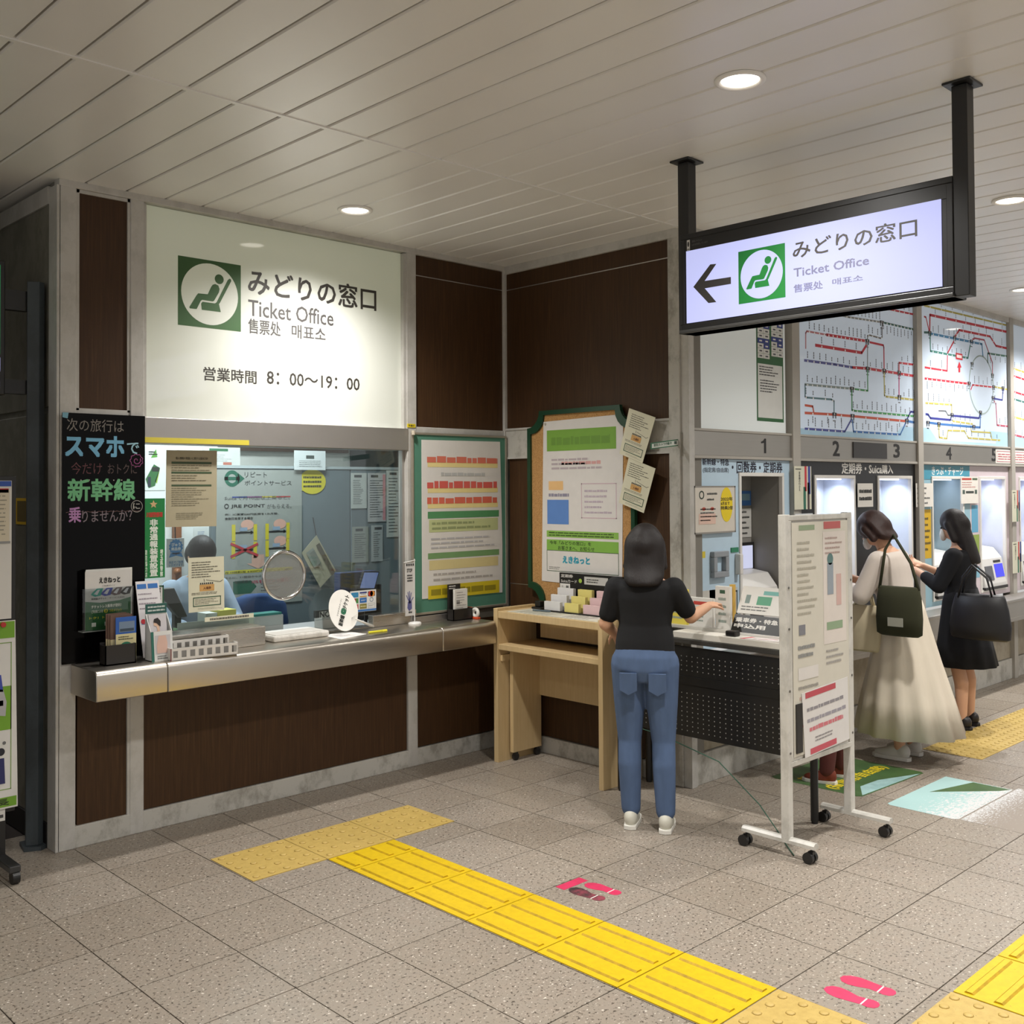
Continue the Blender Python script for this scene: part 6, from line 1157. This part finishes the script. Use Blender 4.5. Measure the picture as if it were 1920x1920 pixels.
o = MB().prism(f0, [(5.60, 2.40), (5.62, 2.372), (6.385, 2.372), (6.385, 2.772), (5.62, 2.772), (5.60, 2.75)], .0003, .0010).build('arrow_sticker', wornm()); tag(o, 'pale blue worn floor sticker with a green wedge right of the mobile board', 'floor sticker')
MB().prism(f0, [(6.0, 2.70), (6.30, 2.42), (6.375, 2.38), (6.375, 2.60)], .0008, .0014).build('green_wedge', GS, o)
o = MB().prism(f0, [(5.62, 1.90), (6.43, 1.90), (6.43, 2.362), (5.62, 2.362)], .0003, .0010).build('arrow_sticker', wornm()); tag(o, 'badly scuffed white floor sticker at the right edge of the picture', 'floor sticker')

# ------------------------------------------------------------------ people
def m_hair(name, col):
    m, nt, b = base_mat(name); n = noise(nt, coords(nt, 'obj', (1, 1, .06)), 120, 4, .7)
    nt.links.new(mixc(nt, n, tuple(x * .45 for x in lin(col)[:3]) + (1,), tuple(x * 1.4 for x in lin(col)[:3]) + (1,)), b.inputs['Base Color']); b.inputs['Roughness'].default_value = .55; b.inputs['Specular IOR Level'].default_value = .35
    bump(nt, b, n, .6, .003); return m
def blob(name, mb, voxel, mat, parent, smooth_it=6):
    me = mb.mesh(name, [mat]); o = bpy.data.objects.new(name, me); COL.objects.link(o)
    r = o.modifiers.new('r', 'REMESH'); r.mode = 'VOXEL'; r.voxel_size = voxel; r.use_smooth_shade = True
    sm = o.modifiers.new('s', 'SMOOTH'); sm.factor = 0.5; sm.iterations = smooth_it
    dg = bpy.context.evaluated_depsgraph_get(); m2 = bpy.data.meshes.new_from_object(o.evaluated_get(dg))
    o.modifiers.clear(); o.data = m2; m2.name = name; bpy.data.meshes.remove(me)
    if not m2.materials: m2.materials.append(mat)
    m2.polygons.foreach_set('use_smooth', [True] * len(m2.polygons))
    o.parent = parent; return o
SKIN = m_cloth('skin', 'd3a384', .55, 6, .06); HAIR = m_hair('dark_hair', '1b1412'); HAIRB = m_hair('brown_hair', '301c16'); EYE = paint('1a1210', .2); LIP = paint('b06a5c', .5)
class Human:
    def __init__(s, lean=0.0, nod=0.0, arms=None, legs=None, dz=0.0):
        s.lean, s.nod, s.dz = lean, nod, dz
        s.arms = arms; s.legs = legs or {1: ((.085, 0, .86), (.092, .012, .46), (.090, -.015, .08)), -1: ((-.085, 0, .86), (-.092, .012, .46), (-.090, -.015, .08))}
        s.piv = V((0, 0, .90))
    def B(s, p):
        p = V(p)
        if s.lean:
            k = max(0.0, min(1.0, (p.z - .86) / .10)); p = s.piv + Matrix.Rotation(-s.lean * k, 3, 'X') @ (p - s.piv)
        return p + V((0, 0, s.dz))
    def H(s, p):
        c = V((0, 0, 1.40)); return s.B(c + Matrix.Rotation(-s.nod, 3, 'X') @ (V(p) - c))
    def torso(s, mb, g=0.0, z0=.76, z1=2.0, hipg=0.0):
        R = [(.775, .118, .090, -.01), (.84, .158, .112, -.012), (.90, .156, .112, -.008), (.97, .134, .098, .0), (1.04, .120, .088, .004), (1.12, .130, .096, .004), (1.20, .146, .102, -.002), (1.262, .152, .090, -.010), (1.300, .112, .072, -.014), (1.335, .062, .052, -.012)]
        rs = []
        for z, a, b, y in R:
            if z < z0 - 1e-6 or z > z1 + 1e-6: continue
            q = s.B((0, y, z)); up = s.B((0, y + .01, z)) - q; e = g + (hipg if z < 1.0 else 0)
            rs.append((q, V((a + e, 0, 0)), up.normalized() * (b + e)))
        return mb.loft(rs, 24)
    def limb(s, mb, pts, rad, g=0.0, n=14):
        for i in range(len(pts) - 1): mb.cap(pts[i], rad[i] + g, pts[i + 1], rad[i + 1] + g, n)
        return mb
    def arm_pts(s, k): return [s.B((k * .152, -.012, 1.256))] + [V(p) + V((0, 0, s.dz)) for p in s.arms[k]]
    def arm(s, mb, k, g=0.0, upto=3, cut=1.0):
        p = s.arm_pts(k); P = p[:upto]; 
        if cut < 1: P[-1] = P[-2].lerp(P[-1], cut)
        return s.limb(mb, P, [.047, .037, .025][:upto], g)
    def leg(s, mb, k, g=0.0, low=0.0):
        h, kn, an = [V(p) + V((0, 0, s.dz)) for p in s.legs[k]]
        calf = kn.lerp(an, .32) + V((0, -.018, 0)); s.limb(mb, [h, h.lerp(kn, .5), kn], [.088, .072, .052], g)
        a2 = an if low <= 0 else kn.lerp(an, 1 - low); return s.limb(mb, [kn, calf, a2], [.050, .050, .034 if low <= 0 else .040], g)
    def head(s, mb):
        mb.limb = None
        def e(c, r): 
            q = s.H(c); X = s.H(V(c) + V((1, 0, 0))) - q; Y = s.H(V(c) + V((0, .01, 0))) - q; Z = s.H(V(c) + V((0, 0, .01))) - q
            mb.ell(q, X.normalized() * r[0], Y.normalized() * r[1], Z.normalized() * r[2], 18, 12)
        e((0, -.004, 1.495), (.070, .086, .098)); e((0, .026, 1.440), (.050, .058, .058)); e((0, .088, 1.470), (.009, .016, .016)); e((.070, -.006, 1.475), (.009, .018, .028)); e((-.070, -.006, 1.475), (.009, .018, .028)); e((0, .070, 1.432), (.022, .014, .010))
        mb.cap(s.B((0, -.014, 1.30)), .050, s.H((0, -.004, 1.43)), .046, 14); return mb
    def hand(s, mb, k, normal, curl=.5, d=None):
        p = s.arm_pts(k); w = p[-1]; d = V(d).normalized() if d else (p[-1] - p[-2]).normalized(); n = V(normal); n = (n - d * n.dot(d)).normalized(); l = d.cross(n) * k
        mb.ell(w + d * .042, d * .050, l * .036, n * .014, 14, 10)
        for i, ln_ in enumerate((.062, .072, .066, .052)):
            b = w + d * (.080 - .005 * abs(i - 1.3)) + l * (-.0315 + .021 * i); a1 = curl * .6; t = b; ang = 0
            for q in range(3):
                ang += a1 * (1.0 if q else .7); dd = d * math.cos(ang) + n * math.sin(ang); t2 = t + dd * ln_ * (.45, .32, .26)[q]; mb.cap(t, .0082 - .0006 * q, t2, .0078 - .0006 * q, 8); t = t2
        b = w + d * .028 - l * .030; dd = (d * .75 - l * .55 + n * .35).normalized(); m = b + dd * .036; mb.cap(b, .011, m, .0095, 8); mb.cap(m, .0092, m + (dd * .6 + d * .5 + n * .4).normalized() * .030, .0078, 8); return mb
    def body(s, parent, hands, feet=True):
        mb = MB(); s.torso(mb); s.head(mb)
        for k in (1, -1):
            s.arm(mb, k); s.hand(mb, k, *hands[k]); s.leg(mb, k)
            a = V(s.legs[k][2]) + V((0, 0, s.dz)); f = V((k * .012, .10, 0)); mb.cap(a + V((0, -.012, -.035)), .032, a + f + V((0, 0, -.052)), .024, 12)
        o = blob('body', mb, .0062, SKIN, parent, 4)
        for x in (-.030, .030):
            q = s.H((x, .0775, 1.488)); MB().ell(q, (.010, 0, 0), (0, .006, 0), (0, 0, .007), 10, 6).build('eye', EYE, parent, True, local=True)
        q = s.H((0, .0835, 1.428)); MB().ell(q, (.020, 0, 0), (0, .005, 0), (0, 0, .006), 10, 6).build('mouth', LIP, parent, True, local=True)
        return o
    def cap_hair(s, mb, drop=1.40, back=.02, wide=.012, flare=.012):
        def e(c, r):
            q = s.H(c); X = s.H(V(c) + V((1, 0, 0))) - q; Y = s.H(V(c) + V((0, .01, 0))) - q; Z = s.H(V(c) + V((0, 0, .01))) - q
            mb.ell(q, X.normalized() * r[0], Y.normalized() * r[1], Z.normalized() * r[2], 20, 14)
        e((0, -.014, 1.508), (.070 + wide, .084 + wide, .098)); e((0, -.040, 1.47), (.068 + wide, .062 + back, .09))
        if drop < 1.42:
            rs = []
            for q in range(9):
                t = q / 8; z = 1.555 + (drop - 1.555) * t; wv = math.sin(PI * min(1, .10 + .75 * t)); p = (0, -.040 - back * .35 * wv, z)
                c = s.H(p) if z > 1.36 else s.H((0, p[1], 1.36)).lerp(s.B((0, -.075 - back, drop)), (1.36 - z) / (1.36 - drop + 1e-6))
                rs.append((c, V((.052 + (.018 + wide + flare) * min(1, wv * 1.5), 0, 0)), V((0, .040 + (.010 + back * .55) * min(1, wv * 1.5), 0))))
            c, a, b = rs[-1]; rs.append((c + V((0, .004, -.012)), a * .80, b * .6)); mb.loft(rs[::-1], 24)
            for x in (-1, 1):
                p0 = s.H((x * (.062 + wide), .012, 1.50)); p1 = s.H((x * (.066 + wide + flare * .6), .004, max(drop + .03, 1.37))); mb.cap(p0, .026, p1, .024, 12)
        return mb
    def shoe(s, k, mat, sole, parent, h=.0):
        a = V(s.legs[k][2]) + V((0, 0, s.dz)); fr = Fr((a.x, a.y, 0), (1, 0, 0), (0, 1, 0)); z = a.z - .08
        out = [(-.032, -.062), (.0, -.074), (.032, -.062), (.036, 0), (.045, .09), (.038, .150), (.012, .176), (-.012, .176), (-.036, .150), (-.043, .09), (-.036, 0)]
        sh = MB().prism(fr, out, z + .001, z + .024).build('sole', sole, parent, local=True, bevel=.003)
        mb = MB(); c = lambda y, rx, ry, zz: (V((a.x, a.y + y, zz + z)), V((rx, 0, 0)), V((0, ry, 0)))
        mb.ell((a.x, a.y + .055, z + .034), (.041, 0, 0), (0, .112, 0), (0, 0, .034), 18, 10); mb.ell((a.x, a.y - .02, z + .055), (.036, 0, 0), (0, .048, 0), (0, 0, .050 + h), 18, 10); mb.ell((a.x, a.y + .03, z + .052), (.034, 0, 0), (0, .06, 0), (0, 0, .036), 16, 10)
        return blob('shoe', mb, .007, mat, parent, 3)
def person(label, loc, rz, h, group=None):
    t = thing('person', label, 'person', loc, group, rz); s = h / 1.60; t.scale = (s, s, s); return t
# woman in black tee at the table
A = Human(lean=.10, nod=.12, arms={1: ((.235, .10, 1.10), (.315, .275, 1.135)), -1: ((-.215, .045, 1.06), (-.185, .215, .985))}, legs={1: ((.082, 0, .86), (.094, .0, .46), (.105, -.035, .08)), -1: ((-.082, 0, .86), (-.086, .02, .46), (-.080, .0, .08))})
P1 = person('person in a black T-shirt, blue jeans and white shoes reaching over the black table', (4.335, 3.475, 0), math.radians(-57), 1.60)
A.body(P1, {1: ((0, .2, -1), .7), -1: ((.2, .3, -1), .5)})
TEE = m_cloth('black_jersey', '0b0b0e', .9, 14, .3); mb = MB(); A.torso(mb, .016, .95, 1.31)
for k in (1, -1): A.arm(mb, k, .016, 2, .72)
mb.loft([(A.B((0, .0, .925)), V((.158, 0, 0)), V((0, .118, 0))), (A.B((0, .0, .98)), V((.156, 0, 0)), V((0, .116, 0))), (A.B((0, .004, 1.06)), V((.142, 0, 0)), V((0, .108, 0)))], 24)
blob('t_shirt', mb, .008, TEE, P1, 6)
JEAN = m_cloth('blue_denim', '54698c', .9, 22, .35); mb = MB(); A.torso(mb, .010, .775, .97)
for k in (1, -1): A.leg(mb, k, .012, .06)
blob('jeans', mb, .008, JEAN, P1, 4)
mb = MB(); A.cap_hair(mb, 1.275, .026, .020, .020); blob('hair', mb, .008, HAIR, P1, 18)
for k in (1, -1): A.shoe(k, paint('cfccbe', .7), paint('dedbd2', .6), P1)
for x in (-.075, .075): MB().prism(Fr((x, -.1275, .80), (-1, 0, 0), (0, -.10, 1)), [(-.045, .03), (.045, .03), (.045, -.06), (0, -.085), (-.045, -.06)], -.004, .008).build('back_pocket', JEAN, P1, local=True)
# woman in cream at machine 2
Bq = Human(lean=.26, nod=.45, arms={1: ((.20, .20, 1.04), (.05, .38, 1.12)), -1: ((-.215, .17, 1.03), (-.06, .38, 1.10))})
P2 = person('person in a pale blouse and long cream skirt leaning over ticket machine 2', (6.66, 3.17, 0), math.radians(2), 1.66)
Bq.body(P2, {1: ((-.6, 0, .8), .8), -1: ((.6, 0, .8), .8)})
BL = m_cloth('pale_blouse', 'd6cabf', .85, 12, .15); mb = MB(); Bq.torso(mb, .024, .95, 1.31)
for k in (1, -1): Bq.arm(mb, k, .024, 3, .35)
blob('blouse', mb, .009, BL, P2, 8)
SKT = m_cloth('cream_skirt_cloth', 'dfd3bf', .85, 10, .22); n = 72
def pleated(z_r, amp, waves, yo=0.0):
    mb = MB(); st = []
    for z, rx, ry, y in z_r:
        f = (z_r[0][0] - z) / (z_r[0][0] - z_r[-1][0])
        st.append([(rx * (1 + amp * f * math.cos(waves * 2 * PI * i / n)) * math.cos(2 * PI * i / n), y + ry * (1 + amp * f * math.cos(waves * 2 * PI * i / n)) * math.sin(2 * PI * i / n), z) for i in range(n)])
    for r in st: mb.v += r
    for r in range(len(st) - 1):
        for i in range(n): a = r * n + i; b = r * n + (i + 1) % n; mb.face([a, a + n, b + n, b])
    b0 = len(mb.v); ins = [[(p[0] * .985, y_[3] + (p[1] - y_[3]) * .985, p[2]) for p in r] for r, y_ in zip(st, z_r)]
    for r in ins: mb.v += r
    for r in range(len(st) - 1):
        for i in range(n): a = b0 + r * n + i; b = b0 + r * n + (i + 1) % n; mb.face([a, b, b + n, a + n])
    L = (len(st) - 1) * n
    for i in range(n): j = (i + 1) % n; mb.face([L + i, b0 + L + i, b0 + L + j, L + j]); mb.face([i, j, b0 + j, b0 + i])
    return mb
pleated([(1.00, .150, .118, 0), (.93, .170, .135, -.005), (.84, .190, .152, -.012), (.6, .235, .215, -.02), (.38, .28, .275, -.03), (.17, .315, .325, -.04)], .055, 13).build('skirt', SKT, P2, smooth=True, local=True)
mb = MB(); Bq.cap_hair(mb, 1.375, .020, .022, .016); blob('hair', mb, .008, HAIRB, P2, 18)
for k in (1, -1): Bq.shoe(k, paint('d5d2cc', .6), paint('e0ddd6', .6), P2)
q = Bq.H((0, .088, 1.440)); MB().ell(q, (.050, 0, 0), (0, .022, 0), (0, 0, .045), 16, 10).build('face_mask', paint('d9d9d6', .8), P2, True, local=True)
hb = thing('shoulder_bag', 'olive green shoulder bag with a pale label hanging at the side of the cream-skirted woman', 'bag', (6.425, 3.10, .84)); OL = m_cloth('olive_canvas', '34351f', .9, 14, .25)
MB().loft([((6.425, 3.06, z), (.055 * a_, 0, 0), (0, .155 * b_, 0)) for z, a_, b_ in ((.835, .55, .8), (.85, .9, .97), (.95, 1.0, 1.0), (1.08, .85, .95), (1.14, .45, .88), (1.15, .25, .84))], 28).build('bag_body', OL, hb, smooth=True)
MB().tube([(6.425, 2.93, 1.13), (6.45, 2.99, 1.30), (6.505, 3.13, 1.475), (6.47, 3.17, 1.38), (6.425, 3.19, 1.13)], .010, 8).build('strap', OL, hb, smooth=True); MB().box((6.366, 3.01, .90), (6.371, 3.11, .955)).build('label_patch', paint('a9a99c', .6), hb)
hb.location.x -= .03
tt = thing('tote_bag', 'cream cloth tote bag hanging from the forearm of the cream-skirted woman', 'bag', (6.60, 3.30, .70)); TO = m_cloth('cream_canvas', 'd2c4a4', .9, 10, .15)
MB().loft([((6.47, 3.335, z), (.04 * a_, 0, 0), (0, .115 * b_, 0)) for z, a_, b_ in ((.70, .5, .9), (.715, 1.0, 1.0), (.85, 1.0, 1.0), (1.0, .6, .98), (1.005, .5, .96))], 24).build('bag_body', TO, tt, smooth='auto')
for dx in (-.015, .015): MB().tube([(6.47 + dx, 3.27, 1.0), (6.48 + dx, 3.30, 1.09), (6.50 + dx, 3.335, 1.125), (6.48 + dx, 3.37, 1.09), (6.47 + dx, 3.40, 1.0)], .007, 8).build('handle', TO, tt, smooth=True)
# woman in black dress at machine 4
Cq = Human(lean=.06, nod=.28, arms={1: ((.21, .09, 1.05), (.10, .31, 1.16)), -1: ((-.20, .10, 1.04), (-.07, .31, 1.14))})
P3 = person('person with long dark hair, white mask and knee-length black dress at ticket machine 4', (7.79, 3.24, 0), math.radians(6), 1.62)
Cq.body(P3, {1: ((-.6, 0, .8), .8), -1: ((.6, 0, .8), .8)})
DR = m_cloth('black_dress_cloth', '0a0b11', .9, 12, .3); mb = MB(); Cq.torso(mb, .018, .95, 1.31)
for k in (1, -1): Cq.arm(mb, k, .018, 3, .55)
blob('dress_top', mb, .009, DR, P3, 6)
pleated([(1.02, .140, .106, .002), (.92, .168, .132, 0), (.82, .186, .150, -.006), (.62, .215, .185, -.015), (.46, .238, .215, -.02)], .03, 11).build('dress_skirt', DR, P3, smooth=True, local=True)
mb = MB(); Cq.cap_hair(mb, 1.20, .022, .014, .008); blob('hair', mb, .008, HAIR, P3, 18)
for k in (1, -1): Cq.shoe(k, paint('241f1e', .4), paint('1a1716', .5), P3)
q = Cq.H((0, .088, 1.440)); MB().ell(q, (.052, 0, 0), (0, .024, 0), (0, 0, .048), 16, 10).build('face_mask', paint('dcdcda', .8), P3, True, local=True)
hb = thing('handbag', 'large soft black handbag hanging on the arm of the woman in the black dress', 'bag', (7.60, 3.0, .70)); BG = m_cloth('black_leather', '1c1b1e', .45, 8, .3)
MB().loft([((7.565, 3.03, z), (.075 * a_, 0, 0), (0, .215 * b_, 0)) for z, a_, b_ in ((.70, .5, .85), (.715, .95, .97), (.80, 1.08, 1.0), (.92, 1.0, .92), (1.0, .7, .82), (1.02, .4, .78))], 30).build('bag_body', BG, hb, smooth=True)
for dx in (-.03, .03): MB().tube([(7.565 + dx, 2.93, .99), (7.570 + dx, 2.97, 1.14), (7.585 + dx, 3.08, 1.225), (7.575 + dx, 3.14, 1.14), (7.565 + dx, 3.17, .99)], .009, 8).build('handle', BG, hb, smooth=True)
hb.location.x -= .05; hb.location.y -= .03
# small person hidden behind the mobile board: only the shoes show
D = Human(lean=.05, nod=.2, arms={1: ((.19, .10, 1.05), (.13, .28, 1.05)), -1: ((-.19, .10, 1.05), (-.13, .28, 1.05))}, legs={1: ((.080, 0, .86), (.10, .01, .46), (.12, -.03, .08)), -1: ((-.080, 0, .86), (-.09, .02, .46), (-.10, .02, .08))})
P4 = person('person behind the mobile board of whom only rust shoes with white soles show', (5.83, 3.22, 0), math.radians(15), 1.36)
D.body(P4, {1: ((0, .2, -1), .6), -1: ((0, .2, -1), .6)})
RT = m_cloth('dark_red_cloth', '5a2a24', .9, 14, .2); mb = MB(); D.torso(mb, .012, .775, .97)
for k in (1, -1): D.leg(mb, k, .014, .04)
blob('trousers', mb, .010, RT, P4, 4)
mb = MB(); D.torso(mb, .018, .93, 1.31)
for k in (1, -1): D.arm(mb, k, .018, 3, .8)
blob('shirt', mb, .010, m_cloth('grey_shirt', '6a6a68'), P4, 5); mb = MB(); D.cap_hair(mb, 1.43, .01, .012); blob('hair', mb, .010, HAIR, P4, 5)
for k in (1, -1): D.shoe(k, m_cloth('rust_suede', '7a3420', .8, 20, .2), paint('dedbd4', .6), P4, .01)
# clerk behind the glass
E_ = Human(lean=.10, nod=.55, dz=-.13, arms={1: ((.225, .10, 1.05), (.12, .27, 1.06)), -1: ((-.225, .10, 1.05), (-.12, .27, 1.06))}, legs={1: ((.09, 0, .86), (.11, .30, .84), (.11, .28, .40)), -1: ((-.09, 0, .86), (-.11, .30, .84), (-.11, .28, .40))})
P5 = person('seated ticket clerk with black hair and pale blue shirt behind the window glass', (3.12, 6.12, 0), PI, 1.66)
E_.body(P5, {1: ((0, .3, -1), .5), -1: ((0, .3, -1), .5)})
SHB = m_cloth('pale_blue_shirt', '9fb0c4', .85, 10, .15); mb = MB(); E_.torso(mb, .022, .93, 1.335)
for k in (1, -1): E_.arm(mb, k, .024, 3, .5)
blob('shirt', mb, .009, SHB, P5, 6); mb = MB(); E_.torso(mb, .010, .775, .97)
for k in (1, -1): E_.leg(mb, k, .014, .05)
blob('trousers', mb, .010, m_cloth('navy_trousers', '23283a'), P5, 4); mb = MB(); E_.cap_hair(mb, 1.43, .012, .014); blob('hair', mb, .008, HAIR, P5, 5)
for k in (1, -1): E_.shoe(k, paint('1c1a19', .3), paint('141312', .5), P5)
stl = thing('clerk_stool', 'dark swivel stool under the seated clerk behind the window', 'stool', (3.12, 6.14, 0)); MB().loft([((3.12, 6.14, z), (r, 0, 0), (0, r, 0)) for z, r in ((.585, .17), (.60, .20), (.64, .20), (.655, .17))], 28).build('seat', DARKP, stl, smooth='auto'); MB().tube([(3.12, 6.14, .02), (3.12, 6.14, .59)], .03, 14).build('column', DARKP, stl); MB().tube([(3.12, 6.14, 0), (3.12, 6.14, .03)], [.24, .20], 24).build('base', DARKP, stl)
